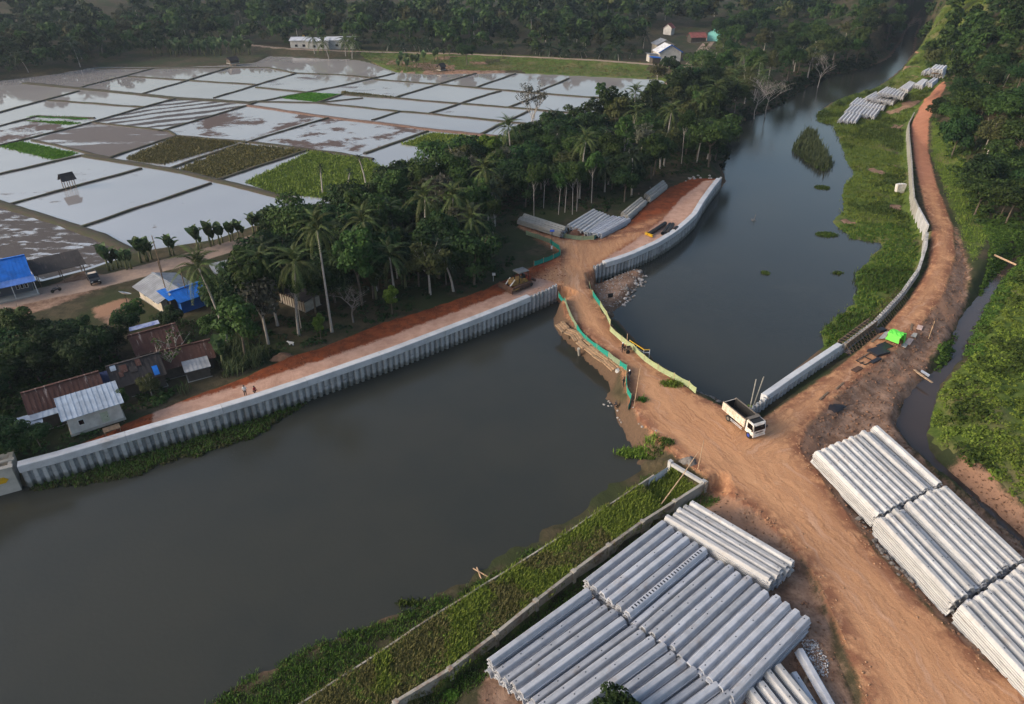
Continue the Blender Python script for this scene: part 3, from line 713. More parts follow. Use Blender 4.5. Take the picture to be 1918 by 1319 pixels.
for i in range(len(Lf) - 1):
    T = Lf[i + 1] - Lf[i]; T /= np.hypot(*T); nn = np.array((-T[1], T[0])); p = Lf[i] - W_BERM[0]
    if i < 16:
        mb = MB()
        for k in (-.15, .15): mb.bar(V(p + T * k - nn * .1, 3.35), V(p + T * k + nn * random.uniform(.8, 1.3), 3.75), .035)
        mb.build('reinforcement_bar', M_RUST, bw)
        mb = MB(); mb.bar(V(p - nn * .4, 3.0), V(p - nn * 1.3, 2.2), .06); mb.build('timber_prop', M_WOOD, bw)
m = (ad > u_form) & (ad < u_form + 26)
mb = MB(); sweep(mb, D[m] - W_BERM[0], [(-.34, 2.3), (-.44, 2.3), (-.44, 2.95), (-.34, 2.95)]); mb.build('formwork_board', M_PILE_OLD, bw)
# concrete parapet farther along the berm: one panel after another
bw2 = empty('parapet_wall', V(W_BERM2[0], 0), 0, 'pale concrete wall of narrow panels winding along the red berm track', 'wall')
Lp, _ = resample(W_BERM2, .98)
panel = MB().box((0, 0, 1.9), (.93, .34, 3.9)).mesh('wall_panel', M_PILE_OLD)
panel2 = MB().box((0, 0, 1.9), (.93, .34, 3.9)).mesh('wall_panel', M_PILE_W)
for i in range(len(Lp) - 1):
    a, b2 = Lp[i], Lp[i + 1]; c = (a + b2) / 2 - W_BERM2[0]
    link('wall_panel', panel2 if i < 12 else panel, bw2, (c[0], c[1], random.uniform(-.03, .03) + (.15 if i < 12 else 0)), (0, 0, math.atan2(b2[1] - a[1], b2[0] - a[0])))

# ---------------------------------------------------------------- stacks of sheet piles
PROF = [(-.47, .10), (-.39, .10), (-.25, .47), (-.18, .52), (.18, .52), (.25, .47), (.39, .10), (.47, .10), (.47, 0), (.33, 0), (.17, .40), (-.17, .40), (-.33, 0), (-.47, 0)]
def lying_pile(L, mat, marks=True, slots=False, name='sheet_pile'):
    mb = MB(); mb.prism(PROF, Matrix.Identity(4), L); nf = len(mb.f)
    if marks:
        for x in (.5, 2.6, 5.0, 7.4, L - .45): mb.box((x + random.uniform(-.2, .2), random.uniform(-.08, .08), .522), (.13, .10, .012))
    if slots:
        for k in range(26): mb.box((.7 + k * (L - 1.4) / 25, 0, .523), (.17, .30, .014))
    me = mb.mesh(name, mat); me.materials.append(M_MARK)
    for p in list(me.polygons)[nf:]: p.material_index = 1
    return me
PL = {(k): [lying_pile(11.8, m) for _ in range(3)] for k, m in (('b', M_PILE), ('w', M_PILE_W), ('o', M_PILE_OLD), ('f', M_PILE_F))}
PL_PLAIN = {'b': lying_pile(11.8, M_PILE, False), 'w': lying_pile(11.8, M_PILE_W, False), 'o': lying_pile(11.8, M_PILE_OLD, False), 'f': lying_pile(11.8, M_PILE_F, False)}
SLOT = lying_pile(11.8, M_PILE, False, True)
ORD = 'first second third fourth fifth sixth seventh eighth ninth tenth eleventh twelfth thirteenth fourteenth fifteenth sixteenth seventeenth eighteenth nineteenth twentieth'.split()
LAY = [('top' if i == 0 else ORD[i]) + ' layer' for i in range(9)]
M_WOODEN = M_WOOD
rest = MB()
def stack(first, last, n, phrase, frm, kind, ztop, layers, group, deep=2, side=(0,), dz=.27, slot=None, jit=.22, pile_label='grey sheet pile', L=11.7, dl=.0):
    """first/last: (start, end) of the first and last column's top pile in world metres"""
    A0, A1 = [np.asarray(p, float) for p in first]; B0, B1 = [np.asarray(p, float) for p in last]
    for i in range(n):
        t = i / max(1, n - 1); s = A0 + (B0 - A0) * t; e = A1 + (B1 - A1) * t
        rz = math.atan2(e[1] - s[1], e[0] - s[0]); d = (e - s) / np.hypot(*(e - s))
        dh = random.choice((-dz, -dz * .5, .08, -2 * dz)) if (deep > 1 and 0 < i < n - 1 and random.random() < .42) else random.uniform(-.03, .03)
        for ly in range(layers):
            z = ztop - .52 - ly * dz + dh
            if z < ztop - .52 - (layers - 1) * dz - .01: continue
            o = s + d * random.uniform(-jit, jit)
            sc = (L / 11.8, random.uniform(.985, 1.015), 1)
            if ly < deep or i in side or (i - n) in side:
                me = SLOT if (slot == i and ly == 0) else (random.choice(PL[kind] + [PL_PLAIN[kind]]) if ly == 0 else PL_PLAIN[kind])
                ob = link('sheet_pile', me, None, (o[0], o[1], z), (0, 0, rz + random.uniform(-.004, .004)), sc)
                extra = ' with slots' if (slot == i and ly == 0) else ''
                tag(ob, f'{pile_label}{extra}, {ORD[i]} {frm}, {LAY[ly]} of {phrase}', 'sheet pile', group)
            else:
                rest.prism(PROF, Matrix.Translation((o[0], o[1], z)) @ Matrix.Rotation(rz, 4, 'Z') @ Matrix.Diagonal((sc[0], 1, 1, 1)), 11.8)
    # timber bearers under the stack
    zb = ztop - .52 - (layers - 1) * dz
    for f in (.2, .8):
        p = A0 + (A1 - A0) * f; q = B0 + (B1 - B0) * f
        b = MB(); b.bar(V(p, 0), V(q, 0), .25, .3)
        tag(b.build('timber_bearer', M_WOODEN, None, False, (0, 0, zb - .16)), f'{"near" if f < .5 else "far"} timber bearer under {phrase}', 'timber')
YG = 'sheet piles stacked in the front yard'; RG = 'sheet piles stacked right of the dirt road'; FG = 'sheet piles laid out on the far grass'
stack((G(917, 1237, 4.3), G(1106, 1101, 4.3)), (G(1158, 1450, 4.3), G(1352, 1306, 4.3)), 15, 'bottom left stack', 'from the grassy dike', 'b', 4.3, 7, YG, 2, (0,))
stack((G(1101, 1086, 4.3), G(1247, 974, 4.3)), (G(1368, 1303, 4.3), G(1512, 1155, 4.3)), 17, 'middle front stack', 'from the grassy dike', 'b', 4.3, 7, YG, 2, (0, -1), slot=5)
stack((G(1250, 966, 4.4), G(1446, 1084, 4.4)), (G(1296, 939, 4.4), G(1488, 1053, 4.4)), 5, 'crosswise stack', 'from the middle stack', 'w', 4.4, 7, YG, 2, (0, -1))
stack((G(1532, 842, 4.5), G(1652, 963, 4.5)), (G(1640, 796, 4.5), G(1760, 903, 4.5)), 10, 'farthest right stack', 'from the dirt road', 'w', 4.5, 8, RG, 2, (0, -1), L=10.75)
stack((G(1650, 967, 4.5), G(1800, 1129, 4.5)), (G(1768, 908, 4.5), G(1914, 1046, 4.5)), 10, 'middle right stack', 'from the dirt road', 'w', 4.5, 8, RG, 2, (0, -1), L=10.75)
stack((G(1804, 1131, 4.5), G(1996, 1340, 4.5)), (G(1930, 1050, 4.5), G(2110, 1215, 4.5)), 10, 'nearest right stack', 'from the dirt road', 'w', 4.5, 8, RG, 1, (0,), L=10.9)
stack((G(1455, 1240, 3.6), G(1580, 1395, 3.6)), (G(1408, 1290, 3.6), G(1530, 1450, 3.6)), 4, 'small stack at bottom edge', 'from the dirt road', 'w', 3.6, 4, YG, 1, (0,))
stack((G(1500, 1216, 2.9), G(1600, 1390, 2.9)), (G(1486, 1256, 2.9), G(1590, 1420, 2.9)), 2, 'loose pair by the puddle', 'from the dirt road', 'b', 2.9, 1, YG, 1, ())
# far bundles on the marsh grass, laid one row behind the other
for a, b2, c, d, n, ph in (((1572, 224), (1587, 209), (1601, 227), (1613, 211), 5, 'nearest row'), ((1584, 208), (1598, 195), (1636, 217), (1651, 199), 9, 'second row'),
        ((1594, 194), (1608, 182), (1653, 203), (1663, 188), 11, 'third row'), ((1622, 182), (1642, 171), (1671, 191), (1690, 177), 9, 'fourth row'), ((1646, 173), (1663, 162), (1690, 181), (1701, 166), 8, 'fifth row'),
        ((1687, 164), (1706, 151), (1699, 168), (1714, 154), 4, 'sixth row'), ((1714, 158), (1730, 147), (1726, 160), (1736, 150), 4, 'seventh row'), ((1738, 154), (1752, 144), (1744, 156), (1756, 146), 2, 'eighth row'),
        ((1730, 133), (1742, 127), (1765, 138), (1774, 126), 5, 'farthest row'), ((1745, 128), (1755, 120), (1764, 130), (1772, 122), 4, 'small end row')):
    zt = max(1.7, float(hgrid(G((a[0] + d[0]) / 2, (a[1] + d[1]) / 2, 1.6))[0]) + 1.45)
    stack((G(*a, zt), G(*b2, zt)), (G(*c, zt), G(*d, zt)), n, f'{ph} on far grass', 'from the river', 'f', zt, 3, FG, 1, (-1,), .4, None, .1, 'pale sheet pile', L=float(np.hypot(*(G(*a, zt) - G(*b2, zt)))) - .6)
UG = 'sheet piles stacked beside the upper platform'
stack((G(1064, 421, 4.0), G(1104, 397, 4.0)), (G(1098, 434, 4.0), G(1136, 405, 4.0)), 6, 'left bundle behind green net', 'from the trees', 'w', 4.0, 3, UG, 1, (-1,), .3)
stack((G(1098, 434, 3.9), G(1140, 409, 3.9)), (G(1124, 438, 3.9), G(1170, 413, 3.9)), 6, 'right bundle behind green net', 'from the trees', 'b', 3.9, 3, UG, 1, (-1,), .3)
stack((G(1166, 398, 4.0), G(1200, 370, 4.0)), (G(1174, 404, 4.0), G(1207, 376, 4.0)), 3, 'near bundle below red bank', 'from the trees', 'o', 4.0, 4, UG, 1, (0, -1))
stack((G(1210, 362, 4.0), G(1242, 338, 4.0)), (G(1216, 370, 4.0), G(1249, 344, 4.0)), 3, 'far bundle below red bank', 'from the trees', 'o', 4.0, 4, UG, 1, (0, -1))
stack((G(1189, 361, 3.4), G(1225, 342, 3.4)), (G(1190, 362.5, 3.4), G(1226, 344, 3.4)), 1, 'lone pile beyond red bank', 'from the trees', 'o', 3.4, 1, UG, 1, ())
stack((G(1060, 425, 4.2), G(968, 396, 4.2)), (G(1052, 434, 4.2), G(962, 406, 4.2)), 4, 'weathered bundle under trees', 'from the trees', 'o', 4.2, 4, UG, 1, (-1,), .3)
tag(rest.build('stacked_sheet_piles', M_PILE), 'lower layers of the stacked grey concrete sheet piles', 'sheet piles', kind='stuff')

def hz(p): return float(hgrid(np.array([[p[0], p[1]]]))[0])
# ---------------------------------------------------------------- old dike walls in the foreground
def wall_run(name, pts, thick, z0, z1, step, mat, label, gaps=.04, dz=.05):
    root = empty(name, V(pts[0], 0), 0, label, 'wall')
    L, _ = resample(pts, step)
    for i in range(len(L) - 1):
        a, b = L[i] - pts[0], L[i + 1] - pts[0]; d = b - a; ln = np.hypot(*d); rz = math.atan2(d[1], d[0])
        t = random.uniform(-dz, dz)
        mb = MB(); mb.box((0, 0, (z0 + z1 + t) / 2), (ln - gaps, thick, z1 + t - z0)); c = (a + b) / 2
        o = mb.build('wall_panel', mat, root, False, (c[0], c[1], 0)); o.rotation_euler = (0, random.uniform(-.006, .006), rz + random.uniform(-.008, .008))
    return root, L
wall_run('dike_wall', DIKE_OUT, .16, -.3, 2.62, 4.2, M_OLDWALL, 'thin stained concrete wall on the river side of the grassy dike', .02, .06)
r, L = wall_run('dike_wall', DIKE_IN, .3, .6, 2.95, 5.2, M_OLDWALL, 'thicker stained concrete wall between the grassy dike and the stacks')
for p in L[::1]:
    q = p - DIKE_IN[0]; MB().box((q[0], q[1], 1.85), (.42, .5, 2.3), .7).build('wall_post', M_OLDWALL, r)
pb = empty('pit_frame', V(G(1256, 866, 2.8), 0), 0, 'concrete beams bracing the end of the grassy dike', 'beam')
o0 = G(1256, 866, 2.8); e0 = G(1318, 903, 2.8)
for off, z in ((0, 2.65), (0, 1.25)):
    a = V(np.zeros(2), z); b = V(e0 - o0, z); MB().bar(a, b, .38, .4).build('brace_beam', M_PILE_W, pb)
MB().box((0, 0, 1.6), (.45, .45, 2.9), .6).build('brace_post', M_PILE_W, pb); MB().box((e0[0] - o0[0], e0[1] - o0[1], 1.6), (.45, .5, 2.9), .6).build('brace_post', M_PILE_W, pb)
# white geotextile hung over the dike wall
M_CLOTH = plain('white_geotextile', (.62, .63, .66), .8, .2, 1.5, bmp=.5)
a, b = G(1214, 896, 2.7), G(1250, 872, 2.7); d = (b - a) / np.hypot(*(b - a)); nn = np.array((d[1], -d[0]))
vs, fs, nu, nv = [], [], 24, 10
for j in range(nv + 1):
    for i in range(nu + 1):
        t = i / nu; w = .14 + .10 * math.sin(i * 1.3) * (j / nv) + .03 * math.sin(i * 3.1 + j)
        p = a + (b - a) * t + nn * w; vs.append((p[0], p[1], 2.66 - j / nv * (1.35 + .18 * math.sin(i * .6))))
fs = [(j * (nu + 1) + i, j * (nu + 1) + i + 1, (j + 1) * (nu + 1) + i + 1, (j + 1) * (nu + 1) + i) for j in range(nv) for i in range(nu)]
tag(link('cloth_sheet', np_mesh('cloth_sheet', vs, fs, M_CLOTH, True)), 'white cloth sheet hanging over the dike wall at its end', 'cloth')
# concrete chamber at the left edge with a yellow plaque
M_BEIGE = concrete('beige_concrete', (.50, .47, .42), .5, (.25, .23, .2), .0)
M_YEL = plain('yellow_paint', (.62, .36, .015), .6, .2, 3)
c0 = W_LEFT[3] + (W_LEFT[2] - W_LEFT[3]) / np.hypot(*(W_LEFT[2] - W_LEFT[3])) * .6
rz = math.atan2(*(W_LEFT[3] - W_LEFT[2])[::-1])
ch = empty('concrete_chamber', V(c0, 0), rz, 'open beige concrete chamber with a yellow plaque at the left edge', 'chamber')
MB().box((-4.5, 0, 1.2), (9, .4, 4.5)).build('front_wall', M_BEIGE, ch); MB().box((-4.5, 3.0, 1.2), (9, .4, 4.5)).build('rear_wall', M_BEIGE, ch)
MB().box((-.22, 1.5, 1.203), (.4, 2.596, 4.5)).build('end_wall', M_BEIGE, ch)
MB().box((-4.4, 1.5, 3.5), (9.3, .5, .14)).box((-4.5, 0, 3.53), (9.3, .62, .16)).build('coping', M_BEIGE, ch)
mb = MB(); hexp = [(-2.9, 1.75), (-2.5, 1.35), (-1.1, 1.35), (-.7, 1.75), (-1.1, 2.15), (-2.5, 2.15)]
mb.add([(x, -.2, z + .25) for x, z in hexp] + [(x, -.26, z + .25) for x, z in hexp], [(0, 1, 2, 3, 4, 5), (11, 10, 9, 8, 7, 6)] + [(i, i + 6, (i + 1) % 6 + 6, (i + 1) % 6) for i in range(6)])
mb.build('plaque', M_YEL, ch)

# ---------------------------------------------------------------- safety nets along the causeway
M_NET_TEAL = plain('teal_net', (.015, .26, .20), .8, .3, 4)
M_NET_PALE = plain('faded_green_net', (.34, .40, .22), .85, .25, 3)
M_NET_GREY = plain('grey_green_net', (.20, .26, .17), .85, .25, 3)
def net_fence(px, z, mats, label, hgt=1.05):
    L = GP(px, z); root = empty('safety_net', V(L[0], z), 0, label, 'fence')
    for i in range(len(L) - 1):
        a, b = L[i] - L[0], L[i + 1] - L[0]; n = 8; vs = []
        za, zb = hz(L[i]) - z, hz(L[i + 1]) - z
        nn = np.array((-(b - a)[1], (b - a)[0])); nn /= np.hypot(*nn) + 1e-9
        for k in range(n + 1):
            t = k / n; p = a + (b - a) * t; zz = max(za + (zb - za) * t, -.8); sag = .12 * math.sin(math.pi * t); bl = .12 * math.sin(math.pi * t) * random.uniform(.5, 1)
            for j, hh in enumerate((.05, .5, 1.0)):
                q = p + nn * (bl if j == 1 else 0); vs.append((q[0], q[1], zz + hgt * hh - (sag if j == 2 else 0)))
        m = len(vs); vs2 = vs + [(x + nn[0] * .02, y + nn[1] * .02, w) for x, y, w in vs]
        fs = [(k * 3 + j, (k + 1) * 3 + j, (k + 1) * 3 + j + 1, k * 3 + j + 1) for k in range(n) for j in range(2)]
        fs2 = fs + [tuple(reversed([i2 + m for i2 in f])) for f in fs]
        link('net_panel', np_mesh('net_panel', vs2, fs2, mats[i % len(mats)] if len(mats) != len(L) - 1 else mats[i], True), root)
        MB().bar((a[0], a[1], max(za, -.8) - .2), (a[0], a[1], max(za, -.8) + hgt + .12), .07).build('post', M_WOOD_PALE, root)
    return root
T_, P_, Y_ = M_NET_TEAL, M_NET_PALE, M_NET_GREY
net_fence([(1046, 549), (1058, 566), (1066, 590), (1080, 612), (1098, 632), (1118, 648), (1140, 665), (1160, 682), (1174, 695), (1172, 712), (1174, 732), (1182, 750), (1177, 761)], 2.8, [T_, Y_, Y_, T_, T_, T_, Y_, T_, P_, T_, T_, T_], 'teal safety net on the near river side of the causeway')
net_fence([(1104, 530), (1110, 554), (1124, 574), (1136, 592), (1143, 610), (1142, 620), (1164, 640), (1186, 656), (1206, 676), (1232, 694), (1262, 710), (1290, 724), (1303, 737)], 2.8, [Y_, T_, P_, P_, P_, P_, P_, P_, P_, P_, P_, P_], 'faded green safety net on the upper river side of the causeway')
net_fence([(1000, 501), (1018, 494), (1036, 487), (1050, 478), (1047, 468), (1030, 456), (1008, 446), (985, 438)], 2.8, [T_, T_, T_, T_, T_, Y_, Y_], 'teal safety net round the roadside corner under the trees')
net_fence([(1002, 430), (1030, 437), (1060, 444), (1090, 449), (1112, 451), (1118, 444), (1142, 437)], 2.8, [Y_, Y_, Y_, Y_, T_, T_], 'olive and teal safety net before the pile bundles')
rl = empty('yellow_railing', V(G(1178, 642, 2.7), 2.7), 0, 'yellow and white railing beside the causeway bridge', 'railing')
q0 = G(1178, 642, 2.7)
def rq(x, y): return G(x, y, 2.7) - q0
for a, b in (((1178, 648), (1205, 666)), ((1205, 666), (1216, 666))):
    MB().bar(V(rq(*a), 1.0), V(rq(*b), 1.0), .10).build('rail', M_YEL, rl); MB().bar(V(rq(*a), .5), V(rq(*b), .5), .06).build('rail', M_CLOTH, rl)
for a in ((1178, 648), (1192, 657), (1205, 666), (1216, 666)): MB().bar(V(rq(*a), -.6), V(rq(*a), 1.05), .08).build('post', M_CLOTH, rl)

# timber deck edge of the temporary bridge
M_DECK = plain('dusty_deck_timber', (.40, .26, .155), .95, .4, 2.2)
br = empty('bridge_deck', V(G(1056, 607, 2.3), 2.3), 0, 'dusty timber deck edges of the temporary bridge over the gap', 'bridge')
b0 = G(1056, 607, 2.3)
edge = GP([(1054, 604), (1066, 616), (1082, 622), (1092, 636), (1106, 648), (1122, 660), (1140, 672), (1160, 690)], 2.3)
for i in range(len(edge) - 1):
    a, b = edge[i] - b0, edge[i + 1] - b0
    for k in range(3):
        d = b - a; nn = np.array((d[1], -d[0])) / np.hypot(*d)
        off = nn * (-.1 + k * .55 + random.uniform(-.1, .2)); z = -.05 - k * .1
        MB().bar(V(a + off - d * random.uniform(0, .15), z), V(b + off + d * random.uniform(-.15, .12), z + random.uniform(-.06, .06)), .5, .16).build('plank', M_DECK, br)
for i in range(0, len(edge)):
    a = edge[i] - b0; MB().tube([V(a, -3.6), V(a, .05)], .16, 7).build('pile_post', M_WOOD, br)
MB().box(V(rq(1195, 690) * 0 + (G(1166, 690, 2.3) - b0), -.2), (2.2, .7, .5), .6).build('abutment_block', M_PILE_W, br)
mb = MB().tube([V(G(1086, 664, 0), -.8), V(G(1084, 652, 1.6), 1.5)], [.22, .26], 8)
tag(mb.build('mooring_pile', M_PILE_OLD), 'single leaning concrete post standing in the dark water', 'post')

# ---------------------------------------------------------------- vehicles
M_WHITE = plain('white_paint', (.72, .71, .69), .4, .12, 1.6, spec=.5, c2=(.52, .46, .40))
M_BODY = plain('dusty_cream_paint', (.66, .59, .51), .75, .3, 1.8, c2=(.48, .38, .29))
M_GLASS = plain('dark_glass', (.010, .011, .013), .08, .1, 1, spec=.6, bmp=0)
M_TYRE = plain('tyre_rubber', (.028, .025, .023), .9, .3, 4)
M_RIM = plain('rim_grey', (.16, .14, .12), .6, .3, 4)
M_RIMB = plain('rim_blue', (.03, .06, .34), .5, .2, 4)
M_BLACK = plain('black_paint', (.016, .017, .019), .35, .3, 2, spec=.5)
M_LAMP = plain('lamp_glass', (.75, .74, .68), .15, .1, 2)
M_ORANGE = plain('signal_orange', (.6, .16, .02), .4, .2, 3)
def wheel(root, x, y, r, w, rim=None, name='wheel'):
    t = MB().tube([(x, y - w / 2, r), (x, y - w / 2 + .03, r), (x, y + w / 2 - .03, r), (x, y + w / 2, r)], [r * .93, r, r, r * .93], 16).build(name, M_TYRE, root)
    s = 1 if y > 0 else -1
    MB().tube([(x, y + s * (w / 2 - .02), r), (x, y + s * (w / 2 + .015), r)], [r * .55, r * .5], 12).build('rim', rim or M_RIM, t)
def dump_truck(loc, rz):
    t = empty('dump_truck', loc, rz, 'white cab dump truck with an empty cream tipper body on the causeway', 'truck')
    MB().box((0, .42, .78), (5.6, .12, .22)).box((0, -.42, .78), (5.6, .12, .22)).box((-2.4, 0, .78), (.12, .72, .18)).box((.2, 0, .78), (.12, .72, .18)).build('chassis', M_STEEL, t)
    # cab: side profile extruded across
    prof = [(1.55, .75), (3.02, .75), (3.08, 1.05), (3.05, 1.5), (2.86, 2.42), (2.7, 2.52), (1.75, 2.52), (1.55, 2.42)]
    n = len(prof); mb = MB(); mb.add([(x, -1.0, z) for x, z in prof] + [(x, 1.0, z) for x, z in prof], [(i, i + n, (i + 1) % n + n, (i + 1) % n) for i in range(n)] + [tuple(range(n)), tuple(range(2 * n - 1, n - 1, -1))])
    cab = mb.build('cab', M_WHITE, t)
    MB().box((2.2, 0, 2.545), (.95, 1.7, .05)).build('roof_panel', M_STEEL, cab)
    a, b = Vector((3.06, 0, 1.52)), Vector((2.885, 0, 2.36)); M = Matrix.Rotation(math.atan2(.84, -.175) * -1 + math.pi / 2 - math.pi / 2, 4, 'Y')
    mb = MB(); mb.add([(3.063, -.9, 1.5), (3.063, .9, 1.5), (2.893, .84, 2.34), (2.893, -.84, 2.34), (3.09, -.9, 1.5), (3.09, .9, 1.5), (2.92, .84, 2.34), (2.92, -.84, 2.34)],
        [(4, 5, 6, 7), (0, 1, 5, 4), (1, 2, 6, 5), (2, 3, 7, 6), (3, 0, 4, 7)]); mb.build('windshield', M_GLASS, cab)
    MB().box((2.95, 0, 2.30), (.1, 1.5, .09)).build('sun_visor', M_WHITE, cab)
    for s in (-1, 1):
        mb = MB(); P4 = [(1.85, 1.5), (2.86, 1.5), (2.72, 2.28), (1.85, 2.28)]
        mb.add([(x, s * 1.002, z) for x, z in P4] + [(x, s * 1.018, z) for x, z in P4], [(4, 5, 6, 7), (7, 6, 5, 4), (0, 1, 5, 4), (1, 2, 6, 5), (2, 3, 7, 6), (3, 0, 4, 7)]); mb.build('side_window', M_GLASS, cab)
        MB().box((3.07, s * .72, .98), (.06, .34, .17)).build('headlight', M_LAMP, cab)
        MB().box((3.0, s * 1.2, 1.75), (.1, .18, .4)).bar((2.85, s * 1.0, 2.1), (3.0, s * 1.2, 1.95), .03).build('mirror', M_BLACK, cab)
        MB().box((1.9, s * 1.012, 1.28), (.16, .02, .05)).build('door_handle', M_BLACK, cab)
    MB().box((3.1, 0, .68), (.14, 2.0, .22)).build('bumper', M_WHITE, cab); MB().box((3.085, 0, 1.2), (.04, 1.2, .12)).build('grille', M_BLACK, cab)
    # tipper body
    bd = MB().box((-.85, 0, 1.12), (4.45, 2.05, .1)).build('tipper_floor', M_STEEL, t)
    for s in (-1, 1):
        w = MB().box((-.85, s * 1.05, 1.75), (4.5, .07, 1.25)).build('body_side', M_BODY, t)
        for k in range(8): MB().box((-3.0 + k * .61, s * 1.105, 1.72), (.07, .05, 1.15)).build('rib', M_BODY, w)
        for z in (1.35, 1.75): MB().box((-.85, s * 1.1, z), (4.45, .03, .05)).build('rail', M_BODY, w)
        MB().box((-.85, s * 1.05, 2.41), (4.6, .14, .08)).build('top_rail', M_RIM, w)
    for s in (-1, 1): MB().box((-.85, s * .99, 1.76), (4.36, .04, 1.16)).build('bed_lining', M_STEEL, t)
    MB().box((-3.06, 0, 1.7), (.03, 1.9, 1.05)).build('bed_lining', M_STEEL, t)
    MB().box((1.42, 0, 1.9), (.08, 2.17, 1.6)).build('headboard', M_RIM, t); MB().box((-3.12, 0, 1.7), (.08, 2.17, 1.15)).build('tailgate', M_BODY, t)
    MB().box((1.62, 0, 2.68), (.55, 1.9, .05)).build('cab_guard', M_RIM, t)
    MB().box((-.3, 1.0, .72), (2.6, .05, .06)).box((-.3, 1.0, .5), (2.6, .05, .06)).build('side_guard', M_CLOTH, t); MB().box((-.3, -1.0, .72), (2.6, .05, .06)).box((-.3, -1.0, .5), (2.6, .05, .06)).build('side_guard', M_CLOTH, t)
    MB().tube([(.5, .68, .62), (1.2, .68, .62)], .24, 10).build('fuel_tank', M_STEEL, t)
    for s in (-1, 1):
        wheel(t, 2.3, s * .88, .46, .26, M_RIMB); wheel(t, -1.75, s * .95, .48, .26); wheel(t, -1.75, s * .64, .48, .24)
    return t
c = (G(1361, 796, 2.75) + G(1397, 814, 2.75)) / 2 + np.array((.95, .7))
tk = dump_truck((c[0], c[1], 2.74), R(-66)); tk.scale = (.95,) * 3

def pickup(loc, rz):
    t = empty('pickup_truck', loc, rz, 'black pickup truck parked beside the village road', 'pickup')
    prof = [(-2.1, .55), (2.1, .55), (2.12, .95), (1.95, 1.1), (1.1, 1.18), (.55, 1.75), (-.35, 1.78), (-.5, 1.12), (-2.1, 1.08)]
    n = len(prof); mb = MB(); mb.add([(x, -.82, z) for x, z in prof] + [(x, .82, z) for x, z in prof], [(i, i + n, (i + 1) % n + n, (i + 1) % n) for i in range(n)] + [tuple(range(n)), tuple(range(2 * n - 1, n - 1, -1))])
    body = mb.build('body', M_BLACK, t)
    MB().box((-1.3, 0, 1.1), (1.45, 1.4, .06)).build('cargo_floor', M_STEEL, body)
    for s in (-1, 1): MB().box((-1.3, s * .8, 1.28), (1.6, .06, .34)).build('cargo_side', M_RIM, t); MB().box((2.13, s * .58, .86), (.05, .34, .16)).build('headlight', M_LAMP, t)
    MB().box((-2.1, 0, 1.28), (.06, 1.6, .34)).build('tailgate', M_RIM, t)
    mb = MB(); mb.add([(1.1, -.74, 1.2), (1.1, .74, 1.2), (.6, .7, 1.72), (.6, -.7, 1.72)], [(0, 1, 2, 3)]); mb.v = [(x + .03, y, z + .02) for x, y, z in mb.v]; mb.build('windshield', M_GLASS, t)
    for s in (-1, 1): MB().box((.1, s * .83, 1.45), (.9, .02, .36)).build('side_window', M_GLASS, t)
    MB().box((.1, 0, 1.8), (.85, 1.3, .03)).build('roof_panel', M_BODY, t)
    for s in (-1, 1): wheel(t, 1.4, s * .76, .33, .2); wheel(t, -1.35, s * .76, .33, .2)
p = G(177, 527, 2.85); pickup((p[0], p[1], 2.78), R(-52))

